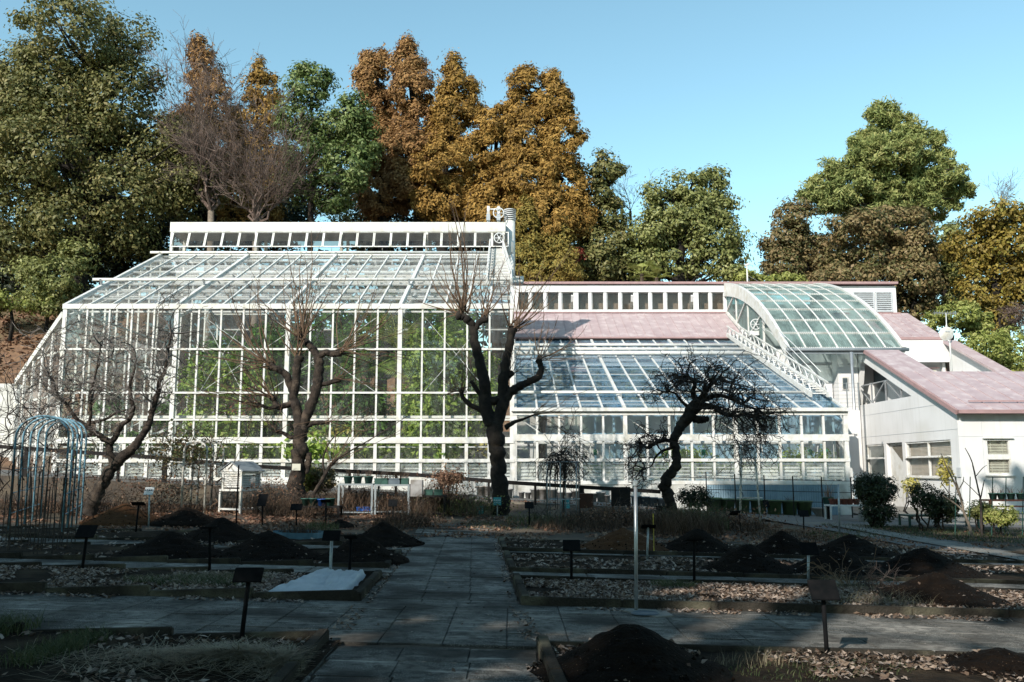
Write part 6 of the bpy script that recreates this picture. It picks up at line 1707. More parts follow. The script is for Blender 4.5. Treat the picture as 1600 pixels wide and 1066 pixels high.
tag(mb.build('basin', 'concrete_pale', None, True), 'round pale basin with flared rim beside the thin pole', 'basin')

# tables ----------------------------------------------------------------
def table(name, label, pxl, pxr, top, bot, Y, depth, m, th=.05, shelf=None, leg=.06):
    a, b_ = at(pxl, top, Y), at(pxr, top, Y); zt = a.z; zb_ = at(pxl, bot, Y).z; cx = (a.x+b_.x)/2; w = b_.x-a.x
    t = thing(name, label, 'table', (cx, Y+depth/2, zb_))
    box('tabletop', (cx, Y+depth/2, zt-th/2), (w, depth, th), m, t)
    for sx in (-1, 1):
        for yy in (Y+leg/2, Y+depth-leg/2): box('leg', (cx+sx*(w/2-leg/2), yy, (zt-th+zb_)/2), (leg, leg, zt-th-zb_), m, t)
    if shelf: zs = at(pxl, shelf, Y).z; box('shelf', (cx, Y+depth/2, zs), (w-leg*2.1, depth-.06, .03), m, t)
    return t, cx, w, zt
zz = lambda px_, Y: garden_z(at(px_, 790, Y).x, Y)
t1, cx1, w1, zt1 = table('plant_table', 'pale metal frame table carrying green pots, left half of the pair', 528, 583, 756, 805, 27.2, .7, 'galvanised', shelf=801)
t2, cx2, w2, zt2 = table('plant_table', 'pale metal frame table carrying long planters, right half of the pair', 585, 640, 757, 805, 27.2, .7, 'galvanised', shelf=800)
gp_ = pot_mesh('green_pot', .10, .14, .22, 'pot_green')
for k, a in enumerate((544, 559, 576)):
    x = at(a, 750, 27.5).x; pot('plant_pot', gp_, x, 27.5, zt1, 'dark green pot with dry stems on the pale table, %s from the left' % ordn[k], group='green pots on the pale table', plant=30, ph=.35, r=.13, h=.22)
def planter(x, y, z, w, d, h, m, label, plant=60, group=None):
    t = thing('planter', label, 'planter', (x, y, z), group=group)
    mb = MB()
    for (cx_, cy_, sx, sy) in ((x, y-d/2, w, .02), (x, y+d/2, w, .02), (x-w/2+.01, y, .02, d-.021), (x+w/2-.01, y, .02, d-.021)): mb.box((cx_, cy_, z+h/2), (sx, sy, h))
    mb.box((x, y, z+h*.45), (w-.05, d-.03, h*.8)); mb.box((x, y-d/2-.012, z+h-.02), (w+.03, .02, .04))
    mb.build('trough', m, t)
    if plant:
        P = [(x+random.uniform(-.45, .45)*w, y+random.uniform(-.3, .3)*d, z+h*.8) for _ in range(plant)]
        o = blades('plant', P, .38, 'brush_stem', .7, .006, 3); o.parent = t; o.matrix_parent_inverse = WM[t.name].inverted(); del o['kind']
    return t
for k, (a, w_) in enumerate(((597, .42), (617, .40), (632, .26))):
    planter(at(a, 750, 27.5).x, 27.5, zt2, w_, .24, .18, 'pot_green' if k != 1 else 'pot_slate', ('green planter of dry reddish stems in the middle of the pot tables', 'slate planter of dry stems on the right hand table', 'small green planter at the right end of the tables')[k], 50)
for k, (a, w_) in enumerate(((570, .42),)):
    zsh = at(570, 800, 27.2).z+.02; planter(at(a, 750, 27.5).x, 27.5, zsh, w_, .3, .12, 'blue_plastic', 'bright blue tray under the pale table', 0)
t3, cx3, w3, zt3 = table('plant_table', 'dark low table holding two green planters right of the grey box', 660, 696, 774, 806, 27.3, .6, 'dark_metal', shelf=803)
for k, a in enumerate((670, 685)): planter(at(a, 770, 27.5).x, 27.5, zt3, .25, .24, .17, 'pot_green', ('left one of two green planters on the dark table', 'right one of two green planters on the dark table')[k], 45)
t4, cx4, w4, zt4 = table('plant_table', 'low dark shelf with a row of dark pots left of the pale table', 470, 530, 791, 810, 26.2, .55, 'dark_metal', shelf=807)
for k, a in enumerate((478, 490, 503, 516)):
    x = at(a, 790, 26.4).x; pot('plant_pot', gp_ if k != 2 else pot_mesh('blue_pot', .10, .14, .2, 'blue_plastic'), x, 26.4, zt4, ('leftmost dark green pot on the low shelf', 'second dark green pot on the low shelf', 'blue pot on the low shelf', 'rightmost dark green pot on the low shelf')[k], plant=16, ph=.25, r=.13, h=.22)
# grey box on posts
def flat_panel(name, label, cat, a, b_, c, d, Y, m, foot, depth=.3, grp=None):
    p, q = at(a, d, Y), at(b_, c, Y); t = thing(name, label, cat, ((p.x+q.x)/2, Y, garden_z(p.x, Y)))
    link('box', bevbox_mesh(name+str(a), (q.x-p.x, depth, q.z-p.z), m, .01), t, Matrix.Translation(((p.x+q.x)/2, Y, (p.z+q.z)/2)))
    for x in (p.x+.05, q.x-.05): box('leg', (x, Y, (p.z+garden_z(x, Y)-.1)/2), (.05, .05, p.z-garden_z(x, Y)+.1), foot, t)
    return t
flat_panel('meter_box', 'grey metal cabinet on legs right of the pot tables', 'cabinet', 642, 661, 750, 776, 27.4, 'pot_grey', 'dark_metal', .35)
flat_panel('notice_board', 'dark square board on two short legs near the silver pole', 'board', 955, 985, 761, 791, 28.6, 'dark_metal', 'brown_board', .06)
flat_panel('storage_box', 'dark red brown box standing before the grey pots', 'box', 903, 926, 771, 794, 29.0, 'brown_board', 'dark_metal', .4)
# instrument shelter: louvred white box on a stand
Y = 26.6; zb_ = at(375, 766, Y).z; s = pxm(Y)
xl_, xr_ = at(354, 760, Y).x, at(387, 760, Y).x; cx = (xl_+xr_)/2; wd = xr_-xl_; dp = .75
t = thing('weather_shelter', 'white louvred instrument shelter with gable roof on four legs', 'weather shelter', (cx, Y+.4, garden_z(cx, Y)), rz=0)
Rz = Matrix.Rotation(radians(-28), 4, 'Z'); C0 = Matrix.Translation((cx, Y+.4, 0)) @ Rz @ Matrix.Translation((-cx, -(Y+.4), 0))
def sb(name, c, sz, m='white_metal', R=None):
    return link(name, unit_box(m), t, C0 @ Matrix.Translation(c) @ (R.to_4x4() if R is not None else Matrix.Identity(4)) @ Matrix.Diagonal((*sz, 1)))
hb = at(375, 740, Y).z-zb_; wd = .72; yy = Y+.4
for sx in (-1, 1):
    for sy in (-1, 1):
        sb('corner_post', (cx+sx*wd/2, yy+sy*wd/2, zb_+hb/2), (.06, .06, hb+.02))
        zl = garden_z(cx, Y)-.05; sb('leg', (cx+sx*(wd/2+.05), yy+sy*(wd/2+.05), (zb_+zl)/2-.03), (.06, .06, zb_-zl-.05))
sb('floor', (cx, yy, zb_), (wd+.16, wd+.16, .06)); sb('ceiling', (cx, yy, zb_+hb+.02), (wd+.08, wd+.08, .05))
for k in range(7):
    z = zb_+.07+(hb-.1)*(k+.5)/7
    for sx in (-1, 1):
        sb('louver_slat', (cx, yy+sx*wd/2, z), (wd-.06, .05, .012), R=Matrix.Rotation(radians(-40*sx), 3, 'X'))
        sb('louver_slat', (cx+sx*wd/2, yy, z), (.05, wd-.06, .012), R=Matrix.Rotation(radians(40*sx), 3, 'Y'))
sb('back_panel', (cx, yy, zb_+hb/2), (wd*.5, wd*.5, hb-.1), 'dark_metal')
for sy in (-1, 1):
    for k in (0, ):
        sb('stretcher', (cx, yy+sy*(wd/2+.05), zb_-.55), (wd+.04, .05, .05))
for sx in (-1, 1): sb('stretcher', (cx+sx*(wd/2+.05), yy, zb_-.552), (.05, wd+.04, .05))
mb = MB(); hw_ = wd/2+.07; zr0 = zb_+hb+.06
mb.poly_prism([(cx-hw_, yy-hw_, zr0), (cx+hw_, yy-hw_, zr0), (cx, yy-hw_, zr0+.24)], (0, hw_*2, 0)); link('gable', mb.mesh('gable', 'white_metal'), t, C0)
mb = MB()
for sx in (-1, 1): mb.bar((cx, yy-hw_-.04, zr0+.28), (cx, yy+hw_+.04, zr0+.28), .02, .02)
mb.poly_prism([(cx-hw_-.05, yy-hw_-.03, zr0-.01), (cx, yy-hw_-.03, zr0+.27), (cx, yy-hw_-.03, zr0+.30), (cx-hw_-.06, yy-hw_-.03, zr0+.02)], (0, hw_*2+.06, 0))
mb.poly_prism([(cx+hw_+.05, yy-hw_-.03, zr0-.01), (cx+hw_+.06, yy-hw_-.03, zr0+.02), (cx, yy-hw_-.03, zr0+.30), (cx, yy-hw_-.03, zr0+.27)], (0, hw_*2+.06, 0))
link('roof', mb.mesh('shelter_roof', 'gutter_grey'), t, C0)
mb = MB(); p = gp(370, 808); p.y = 25; mb.tube([tuple(gp(369, 815)), tuple(at(373, 727, gp(369, 815).y))], .02, 6); tag(mb.build('stake', 'sign_black'), 'dark upright stake in front of the white louvred shelter', 'stake')

# white pole arch with climbers
t = thing('arch_trellis', 'peeling white pole arch wrapped by bare climbers left of the shelter', 'trellis', tuple(at(305, 800, 27)))
def hoop(mb, p0, p1, top, r, n=14):
    c = (p0+p1)/2; pts = [p0]
    for k in range(n+1):
        a = pi-pi*k/n; pts.append(Vector((c.x+cos(a)*(p1-p0).length/2*(1 if p1.x > p0.x else -1), c.y+(p0.y-p1.y)*cos(a)*.5, top-.0+sin(a)*(p1-p0).length/2*.8-(p1-p0).length/2*.8)))
    pts.append(p1); mb.tube(pts, r, 6)
for k, (a, b_, yy) in enumerate(((283, 319, 26.6), (297, 329, 27.6), (307, 345, 28.4))):
    mb = MB(); p0, p1 = at(a, 803, yy), at(b_, 803, yy); p0.z = garden_z(p0.x, yy); p1.z = garden_z(p1.x, yy)
    hoop(mb, p0, p1, at(a, 690, yy).z, .033); mb.build('hoop', 'pole_white', t, True)
for py in (725, 757, 788):
    for dx in (0, 36): mb = MB(); mb.tube([at(283+dx, py, 26.6), at(309+dx, py, 28.4)], .016, 5); mb.build('rail', 'pole_white', t)
# blue hoop tunnel at far left
t = thing('hoop_tunnel', 'blue painted hoop tunnel frame among dark stakes at far left', 'trellis', tuple(gp(65, 830)))
for k in range(5):
    yy = 20.6+k*.9; f0 = at(14+k*12, 820, yy); f1 = at(98+k*7, 820, yy); f0.z = garden_z(f0.x, yy); f1.z = garden_z(f1.x, yy)
    mb = MB(); hoop(mb, f0, f1, at(60, 650+k*1.5, yy).z, .024); mb.build('hoop', 'paint_blue', t, True)
for (u, zf) in ((0, .35), (0, .75), (1, .35), (1, .75), (0, 1.2), (1, 1.2)):
    z0 = 0; a = at(14 if u == 0 else 98, 820, 20.6); b_ = at(62 if u == 0 else 126, 820, 24.2)
    for hh in (zf*1.15,): mb = MB(); mb.tube([(a.x, 20.6, garden_z(a.x, 20.6)+hh), (b_.x, 24.2, garden_z(b_.x, 24.2)+hh)], .012, 5); mb.build('rail', 'paint_blue', t)
mb = MB(); a = at(56, 650, 20.6); mb.tube([(a.x, 20.6, a.z), (at(94, 656, 24.2).x, 24.2, at(94, 656, 24.2).z)], .014, 5); mb.build('rail', 'paint_blue', t)
rs = random.Random(8)
mb0 = MB(); mb0.tube([(0, 0, 0), (.0, 0, 1.0)], 1.0, 5)
stk = mb0.mesh('garden_stake', 'twig_dark')
ORD = 'first second third fourth fifth sixth seventh eighth ninth tenth eleventh twelfth thirteenth fourteenth fifteenth sixteenth seventeenth eighteenth nineteenth twentieth twenty-first twenty-second twenty-third twenty-fourth twenty-fifth'.split()
spx = [2, 9, 15, 22, 29, 33, 40, 47, 52, 58, 63, 70, 76, 81, 88, 93, 99, 104, 111, 117, 12, 44, 66, 85, 96]
for k, a in enumerate(spx):
    base = gp(a, rs.uniform(845, 872)); h = at(a, rs.uniform(690, 770), base.y).z-base.z
    o = link('garden_stake', stk, None, Matrix.Translation(base) @ Matrix.Rotation(rs.gauss(0, .035), 4, 'Y') @ Matrix.Rotation(rs.gauss(0, .03), 4, 'X') @ Matrix.Diagonal((.010, .010, h, 1)))
    tag(o, 'thin dark stake before the blue hoops, %s from the left edge' % ORD[sum(1 for q in spx if q < a)], 'stake', 'thin dark stakes before the blue hoops')

# wire hoop frames with weeping plants
def cage(label, px_, Y, rpx, top, n, m, taper=1.0, crown=(0, 0), seed=1, toppx=None):
    random.seed(seed); c = at(px_, 800, Y); g0 = garden_z(c.x, Y); r = rpx*pxm(Y); tp = at(px_, top, Y); t = thing('plant_cage', label, 'plant support', (c.x, Y, g0))
    for k in range(n):
        a = 2*pi*(k+.3)/n; mb = MB(); mb.tube([(c.x+cos(a)*r, Y+sin(a)*r, g0-.05), (c.x+cos(a)*r*taper, Y+sin(a)*r*taper, tp.z)], .018, 6); mb.build('pole', m, t, True)
    for f in (.35, .68, 1.0):
        rr = r*(1+(taper-1)*f); z = g0+(tp.z-g0)*f
        mb = MB(); mb.tube([(c.x+cos(2*pi*k/20)*rr, Y+sin(2*pi*k/20)*rr, z) for k in range(21)], .012, 4, cap=False); mb.build('ring', m, t)
    return t, c, tp, r
t, c, tp, r = cage('six pole round wire support under a mop of dark weeping twigs', 880, 27.5, 26, 722, 6, 'galvanised', 1, seed=3)
tw = thing('weeping_plant', 'dark weeping shrub hanging over the round wire support', 'shrub', (c.x, 27.5, garden_z(c.x, 27.5)))
mb = MB()
for _ in range(46):
    a = random.random()*6.28; p = Vector((c.x+random.gauss(0, .18), 27.5+random.gauss(0, .18), tp.z+random.uniform(-.05, .35)))
    crook(mb, p, Vector((cos(a), sin(a), .2)), random.uniform(.4, .7), .014, 2, .45, .4, 3, 6)
for _ in range(9): crook(mb, Vector((c.x, 27.5, tp.z+.2)), Vector((random.gauss(0, .3), random.gauss(0, .3), 1)), .9, .014, 2, 0, .35, 2, 6)
mb.tube([(c.x, 27.5, garden_z(c.x, 27.5)), (c.x+.05, 27.5, tp.z)], [.04, .03], 6)
for _ in range(5):
    a = random.random()*6.28; mb.tube([(c.x+cos(a)*r*.8, 27.5+sin(a)*r*.8, tp.z+.1), (c.x+cos(a)*r*1.05, 27.5+sin(a)*r, tp.z-.6), (c.x+cos(a)*r*1.02, 27.5+sin(a)*r, tp.z-1.4)], [.02, .015, .01], 4)
mb.build('stem', 'twig_dark', tw)
t, c, tp, r = cage('tapering pole frame with rungs right of the weeping plum', 1172, 28.2, 22, 706, 4, 'pole_white', .62, seed=4)
tw = thing('weeping_plant', 'thin weeping shrub drooping over the tapering pole frame', 'shrub', (c.x, 28.2, garden_z(c.x, 28.2)))
mb = MB()
for _ in range(30):
    a = random.random()*6.28; p = Vector((c.x+random.gauss(0, .15), 28.2+random.gauss(0, .15), tp.z+random.uniform(-.05, .2)))
    crook(mb, p, Vector((cos(a), sin(a), .4)), random.uniform(.5, .9), .011, 2, .35, .45, 2, 6)
mb.build('stem', 'twig_dark', tw)

# right hand side: slanting walk, shrubs, benches
mat('walk_concrete', (.20, .19, .17), (.15, .145, .13), 2, rough=.9, bump=.4, bscale=40, c3=(.1, .09, .08), s3=1.5, coord='World')
def strip(name, pts_l, pts_r, m, dz):
    v = []
    for a, b_ in zip(pts_l, pts_r): v += [(a.x, a.y, a.z+dz), (b_.x, b_.y, b_.z+dz)]
    me = bpy.data.meshes.new(name); me.from_pydata(v, [], [(2*i, 2*i+2, 2*i+3, 2*i+1) for i in range(len(pts_l)-1)]); me.materials.append(MATS[m]); return struct(link(name, me))
def fine(pts, n=10):
    out = []
    for a, b_ in zip(pts, pts[1:]):
        for k in range(n): q = Vector(a).lerp(Vector(b_), k/n); g_ = gp(q.x, q.y); out.append(g_)
    out.append(gp(*pts[-1])); return out
strip('slanting_walk', fine([(1060, 790), (1190, 812), (1340, 838), (1480, 868), (1640, 905)]), fine([(1080, 783), (1260, 806), (1400, 832), (1520, 852), (1640, 876)]), 'asphalt', .03)
strip('slanting_kerb', fine([(1300, 824), (1400, 843), (1500, 862), (1620, 884)]), fine([(1304, 820), (1402, 836), (1502, 854), (1620, 875)]), 'walk_concrete', .06)
strip('entrance_paving', [Vector((13.6, 30.4, ground_z(13.6, 30.4)+.02)), Vector((20, 29.4, ground_z(20, 29.4)+.02)), Vector((30, 29, ground_z(30, 29)+.02))], [Vector((13.6, 46, .0)), Vector((20, 36, .0)), Vector((30, 36, .0))], 'walk_concrete', .03)
def shrub(label, px_, py_, rx, ry, base_y, Y, m, n, leaf=.07, stems=6, name='topiary_shrub', rc=.16, group=None):
    c = at(px_, py_, Y); s = pxm(Y); g0 = garden_z(c.x, Y); t = thing(name, label, 'shrub', (c.x, Y, g0), group=group)
    bl = [(c.x, Y, c.z, rx*s, rx*s*.9, ry*s)]
    for k in range(4): a = k*1.7; bl.append((c.x+cos(a)*rx*s*.45, Y+sin(a)*rx*s*.4, c.z+random.uniform(-.25, .25)*ry*s, rx*s*.55, rx*s*.55, ry*s*.6))
    P, Nn = crown_pts(bl, n, rc, .8, .6, False, .55); V, Fq = leaf_quads(P, Nn, leaf, .5); link('crown', np_mesh('crown', V, Fq, m), t)
    for k in range(stems):
        a = random.random()*6.28; mb = MB(); mb.tube(limb_path((c.x+cos(a)*.08, Y+sin(a)*.08, g0-.05), (c.x+cos(a)*rx*s*.6, Y+sin(a)*rx*s*.5, c.z), 5, .5), [.03, .028, .025, .02, .016, .01], 5); mb.build('stem', 'bark', t)
    return t
random.seed(12)
shrub('dark dense clipped shrub on several stems in front of the doorway', 1366, 764, 34, 24, 830, 28.2, 'leaf_dark', 7000, stems=8)
shrub('low dark foliage skirt beneath the clipped shrub', 1372, 800, 26, 26, 835, 28.0, 'leaf_dark', 3000, stems=4, name='shrub')
shrub('dark open shrub before the annex window', 1442, 775, 22, 22, 820, 27.6, 'leaf_dark', 2200, stems=5, name='shrub')
shrub('denser dark shrub joined to the right of the open one', 1470, 790, 28, 26, 830, 27.4, 'leaf_dark', 4500, stems=5, name='shrub')
shrub('small flat topped shrub with pale green sunlit leaves at right', 1560, 805, 26, 14, 845, 26.4, 'leaf_yellowgreen', 4200, stems=3)
shrub('small olive shrub beside the pale green flat topped one', 1530, 798, 17, 13, 845, 26.8, 'leaf_green', 2200, stems=3)
shrub('yellow leaved small shrub in sun below the annex windows', 1424, 760, 14, 14, 790, 32.5, 'leaf_yellow', 500, leaf=.1, stems=3, name='shrub')
shrub('yellow leaved climber stem against the annex window', 1476, 735, 9, 26, 790, 31.5, 'leaf_yellow', 550, leaf=.1, stems=2, name='shrub')
shrub('dark green low bush left of the green tubs', 1085, 778, 26, 20, 800, 30.5, 'leaf_dark', 3500, stems=4, name='shrub')
shrub('yellow green sunlit bush behind the pollarded tree', 500, 750, 26, 20, 800, 29.0, 'leaf_mixed', 3500, leaf=.09, stems=4, name='shrub')
shrub('fine pale bush at the right foot of the pollarded tree', 478, 745, 14, 22, 800, 28.8, 'leaf_yellowgreen', 1400, leaf=.08, stems=3, name='shrub')
shrub('rounded dry brown shrub left of the centre tree', 700, 745, 22, 12, 790, 28.9, 'litter_red', 1500, leaf=.08, stems=6, name='shrub')
# small bare tree at the right
t = thing('young_tree', 'small bare forked tree leaning before the annex corner', 'tree', tuple(gp(1518, 845)))
mb = MB(); Y = 25.8
limb(mb, [(1521, 848), (1514, 820), (1506, 800), (1502, 780), (1495, 762), (1484, 740), (1476, 722), (1470, 708)], [.05, .042, .036, .032, .03, .022, .015, .008], Y, 7)
limb(mb, [(1506, 800), (1496, 790), (1482, 780), (1473, 774)], [.035, .025, .018, .01], Y, 6)
limb(mb, [(1502, 782), (1497, 762), (1490, 742), (1482, 728)], [.03, .022, .015, .01], Y, 6)
limb(mb, [(1495, 770), (1504, 755), (1506, 745)], [.02, .015, .008], Y, 5)
mb.build('trunk', 'bark_pale', t, True)
t = thing('young_tree', 'thin bare sapling with straight shoots right of the forked tree', 'tree', tuple(gp(1534, 845)))
mb = MB(); limb(mb, [(1535, 850), (1533, 800), (1532, 780), (1524, 745), (1518, 720), (1508, 700)], [.04, .03, .025, .02, .016, .01], 26.2, 6)
limb(mb, [(1532, 780), (1536, 760), (1538, 750)], [.02, .015, .01], 26.2, 5); limb(mb, [(1524, 745), (1535, 732), (1542, 727)], [.012, .01, .006], 26.2, 5); limb(mb, [(1530, 775), (1515, 760), (1504, 750)], [.012, .01, .006], 26.2, 5)
mb.build('trunk', 'twig_dark', t, True)
for k, a in enumerate((1493, 1515, 1550, 1571, 1598)):
    mb = MB(); p = at(a, 850, 26.5); p.z = garden_z(p.x, 26.5); mb.tube([(p.x, 26.5, p.z-.05), tuple(at(a+1, 745, 26.5))], .014, 5); o = mb.build('garden_stake', 'pot_green'); tag(o, 'slim green cane stake near the shrubs before the annex, %s from the left' % ordn[k], 'stake', 'green cane stakes on the right')
# tables on the right
ta, cxa, wa, zta = table('plant_table', 'white legged table with a row of terracotta pots', 1297, 1356, 789, 813, 31.6, .6, 'white_metal_dull', leg=.05)
tp_ = pot_mesh('terracotta_pot', .09, .13, .2, 'terracotta')
for k, a in enumerate((1301, 1310, 1319, 1328, 1338)):
    x = at(a, 785, 31.8).x; pot('plant_pot', tp_, x, 31.8, zta, 'terracotta pot on the white legged table, %s from the left' % ordn[k], group='terracotta pots on the white table', plant=10, ph=.2, pm='brush_green', r=.1, h=.2)
flowx = at(1294, 780, 32.3).x
t = pot('plant_pot', pot_mesh('hang_pot', .15, .2, .32, 'pot_green'), flowx, 32.3, at(1294, 791, 32.3).z, 'dark green pot on a slim stand holding red leaved twigs', plant=60, ph=.7, pm='litter_red', r=.2, h=.3)
box('stand', (flowx, 32.3, (at(1294, 791, 32.3).z+ramp_z(flowx))/2), (.12, .12, at(1294, 791, 32.3).z-ramp_z(flowx)), 'dark_metal', t)
tb, cxb, wb, ztb = table('plant_table', 'long green legged bench behind the right hand shrubs', 1420, 1530, 805, 835, 28.6, .8, 'pot_green', leg=.06)
tc, cxc, wc, ztc = table('plant_table', 'brown topped shelf bench against the shaded annex wall', 1546, 1625, 781, 815, 31.0, .7, 'brown_board', leg=.07, shelf=792)
random.seed(3)
for k, a in enumerate((1552, 1565, 1580, 1595)):
    x = at(a, 780, 31.3).x; pot('plant_pot', gp_, x, 31.3, ztc, 'dark pot on the brown shelf bench at the right edge, %s from the left' % ordn[k], plant=25, ph=.35, pm='brush_stem', r=.13, h=.22, group='pots on the brown shelf bench')
for k, (a, lab) in enumerate(((1352, 'left pale concrete block under the pot table end'), (1363, 'right pale concrete block under the pot table end'))):
    p = at(a, 812, 31.0); o = link('concrete_block', bevbox_mesh('cblock', (.38, .25, .3), 'concrete_pale', .01), None, Matrix.Translation((p.x, 31.0, ramp_z(p.x)+.17))); tag(o, lab, 'block')
blades('grass', [(x, y, garden_z(x, y)) for x, y in ((random.uniform(9.5, 16.5), random.uniform(24.5, 28.5)) for _ in range(3500))], .14, 'grass_blade', .8, .008)

# ================================================================ ON THE BUILDINGS
# exhaust pipe
x = -.12; Yp = 47.3; z0, z1, z2 = zat(436, Yp), zat(345, Yp), zat(327, Yp)
t = thing('exhaust_pipe', 'fat white exhaust pipe with a ribbed cowl beside the ridge', 'pipe', (x, Yp, z0))
mb = MB(); mb.tube([(x, Yp, z0), (x, Yp, z1)], .29, 24); mb.build('pipe', 'white_metal', t, True)
mb = MB(); mb.tube([(x, Yp, z1), (x, Yp, z2)], .25, 20); mb.build('core', 'dark_metal', t, True)
for k in range(6):
    z = z1+(z2-z1)*(k+.2)/6; mb = MB(); mb.lathe((x, Yp, z), [(.25, 0), (.33, -.02), (.33, .03), (.25, .05)], 24); mb.build('cowl_ring', 'white_metal_dull', t, True)
box('foot', (x+.25, Yp, z0-.1), (1.0, .8, .35), 'white_metal', t)
# hoist frames and wheel on the ridge end
t = thing('hoist', 'small white winch frame with two motors and a spoked wheel on the ridge end', 'winch', tuple(at(771, 348, YC)))
for a in (763, 779):
    p = at(a, 348, YC+.3); box('upright', (p.x, p.y, p.z+.45), (.14, .18, .9), 'white_metal_dull', t)
    box('motor', (p.x, p.y-.12, p.z+.25), (.2, .2, .35), 'grey_metal', t)
p, q = at(763, 327, YC+.3), at(779, 327, YC+.3); beam('crossbar', p, q, .06, .06, 'white_metal', t)
def wheel(c, r, parent, n=6):
    mb = MB(); mb.tube([c+Vector((cos(2*pi*k/20)*r, 0, sin(2*pi*k/20)*r)) for k in range(21)], .03, 5, cap=False)
    for k in range(n): mb.tube([c, c+Vector((cos(2*pi*k/n)*r, 0, sin(2*pi*k/n)*r))], .02, 4)
    mb.lathe(c, [(0, -.04), (.06, -.04), (.06, .04), (0, .04)], 10, R=Matrix.Rotation(radians(90), 3, 'X')); mb.build('wheel', 'white_metal_dull', parent)
wheel(at(779, 333, YC+.1), .28, t)
wheel(at(780, 372, 45.6), .26, t)
def gantry(label, xa0, xb0, ya, za, yb, zb_, n, w2=None):
    """service ladder lying above the roof slope; xa0..xb0 wide, from (ya,za) top to (yb,zb) bottom"""
    t = thing('roof_ladder', label, 'ladder', ((xa0+xb0)/2, yb, zb_)); w2 = w2 or (xa0, xb0)
    A0, A1, B0, B1 = Vector((xa0, ya, za)), Vector((w2[0], yb, zb_)), Vector((xb0, ya, za)), Vector((w2[1], yb, zb_))
    for p, q in ((A0, A1), (B0, B1)):
        beam('side_rail', p, q, .08, .22, 'white_metal', t); beam('side_rail', p+Vector((0, 0, .5)), q+Vector((0, 0, .5)), .06, .06, 'white_metal', t)
        for k in range(n//2):
            beam('lattice', p.lerp(q, k*2/n)+Vector((0, 0, .1)), p.lerp(q, (k*2+1)/n)+Vector((0, 0, .5)), .04, .04, 'white_metal_dull', t)
            beam('lattice', p.lerp(q, (k*2+1)/n)+Vector((0, 0, .5)), p.lerp(q, (k*2+2)/n)+Vector((0, 0, .1)), .04, .04, 'white_metal_dull', t)
    for k in range(n): beam('rung', A0.lerp(A1, (k+.5)/n), B0.lerp(B1, (k+.5)/n), .1, .05, 'white_metal', t)
    return t
gantry('white lattice service ladder on the tall roof beside the pipe', -1.15, -.5, 45.8, roofz(45)+.7, 38.7, roofz(38.7)+.45, 22, (-1.1, -.02))
gantry('long white service ladder down the right edge of the low glass roof', 12.35, 13.05, 50.9, lroof(50.9)+.35, 36.9, lroof(36.9)+.4, 34)
tw_ = thing('hand_wheel', 'white spoked wheel under the left arch of the vault', 'wheel', tuple(at(1181, 508, 48.5)))
wheel(at(1181, 507, 48.5), .28, tw_)
box('axle_box', at(1178, 521, 48.5), (.5, .3, .25), 'white_metal_dull', tw_)
box('floodlight_base', tuple(at(789, 455, 37.5)), (.25, .25, .25), 'grey_metal', thing('floodlight', 'small grey lamp fitting at the foot of the tall roof ladder', 'lamp', tuple(at(789, 457, 37.5))))
# curved guard rail at the vault side
t = thing('guard_rail', 'thin curved white guard rail rising beside the vault arch', 'railing', tuple(at(1215, 545, 44)))
for off in (0, .35, .7):
    mb = MB(); mb.tube([at(1190, 512, 47.5)+Vector((0, 0, off)), at(1205, 520, 46)+Vector((0, 0, off)), at(1222, 542, 44)+Vector((0, 0, off)), at(1240, 560, 42)+Vector((0, 0, off)), at(1284, 607, 37.6)+Vector((0, 0, off))], .02, 5); mb.build('rail', 'white_metal_dull', t, True)
# satellite dish and antennas
p = at(1479, 522, 41.5); t = thing('satellite_dish', 'round white satellite dish on a slim pole above the annex roof', 'satellite dish', (p.x+.15, 41.5, at(1488, 592, 41.5).z))
mb = MB(); R = Matrix.Rotation(radians(90), 3, 'X') @ Matrix.Rotation(radians(12), 3, 'X'); mb.lathe(p, [(.001, .08), (.16, .065), (.27, .03), (.33, 0), (.34, -.005), (.33, -.02), (.16, .04), (.001, .05)], 28, R=R); mb.build('dish', 'white_metal', t, True)
mb = MB(); b_ = at(1488, 592, 41.5); mb.tube([tuple(b_), tuple(at(1484, 535, 41.5)), tuple(p+Vector((0, .1, -.1)))], .04, 8); mb.build('mast', 'white_metal', t, True)
mb = MB(); mb.tube([p+Vector((0, .1, -.3)), p+Vector((0, -.5, -.25)), p+Vector((0, -.55, -.1))], .015, 5); mb.build('feed_arm', 'white_metal_dull', t)
sgn = MB(); sgn.box(p+Vector((0, -.12, .12)), (.22, .005, .05)); sgn.build('logo_strip', 'louver_grey', t)
t = thing('antenna', 'spiky television aerial on the rear roof corner', 'antenna', tuple(at(1479, 512, 49.5)))
mb = MB(); b_ = at(1479, 512, 49.5); e = at(1478, 489, 49.5); mb.tube([tuple(b_), tuple(e)], .03, 6)
mb.tube([e+Vector((-.7, 0, .0)), e+Vector((.7, .2, -.0))], .015, 4)
for k in range(9): c = e+Vector((-.65+k*.16, .02*k, 0)); mb.tube([c+Vector((0, -.3, -.0)), c+Vector((0, .3, .0))], .01, 4); mb.tube([c+Vector((0, 0, -.13)), c+Vector((0, 0, .13))], .01, 4)
mb.build('aerial', 'grey_metal', t); mb = MB(); mb.lathe(b_, [(0, 0), (.07, 0), (.04, .15), (0, .2)], 10); mb.build('base', 'white_metal', t, True)
p = at(1168, 444, 57); t = thing('antenna', 'thin white pole aerial on the ridge left of the vault', 'antenna', tuple(p)); mb = MB(); q = at(1167, 414, 57); mb.tube([tuple(p), tuple(q)], .05, 6); mb.build('mast', 'white_metal', t); mb = MB(); mb.tube([q+Vector((-.15, 0, -.05)), q+Vector((.15, 0, .05))], .08, 6); mb.build('head', 'white_metal', t)
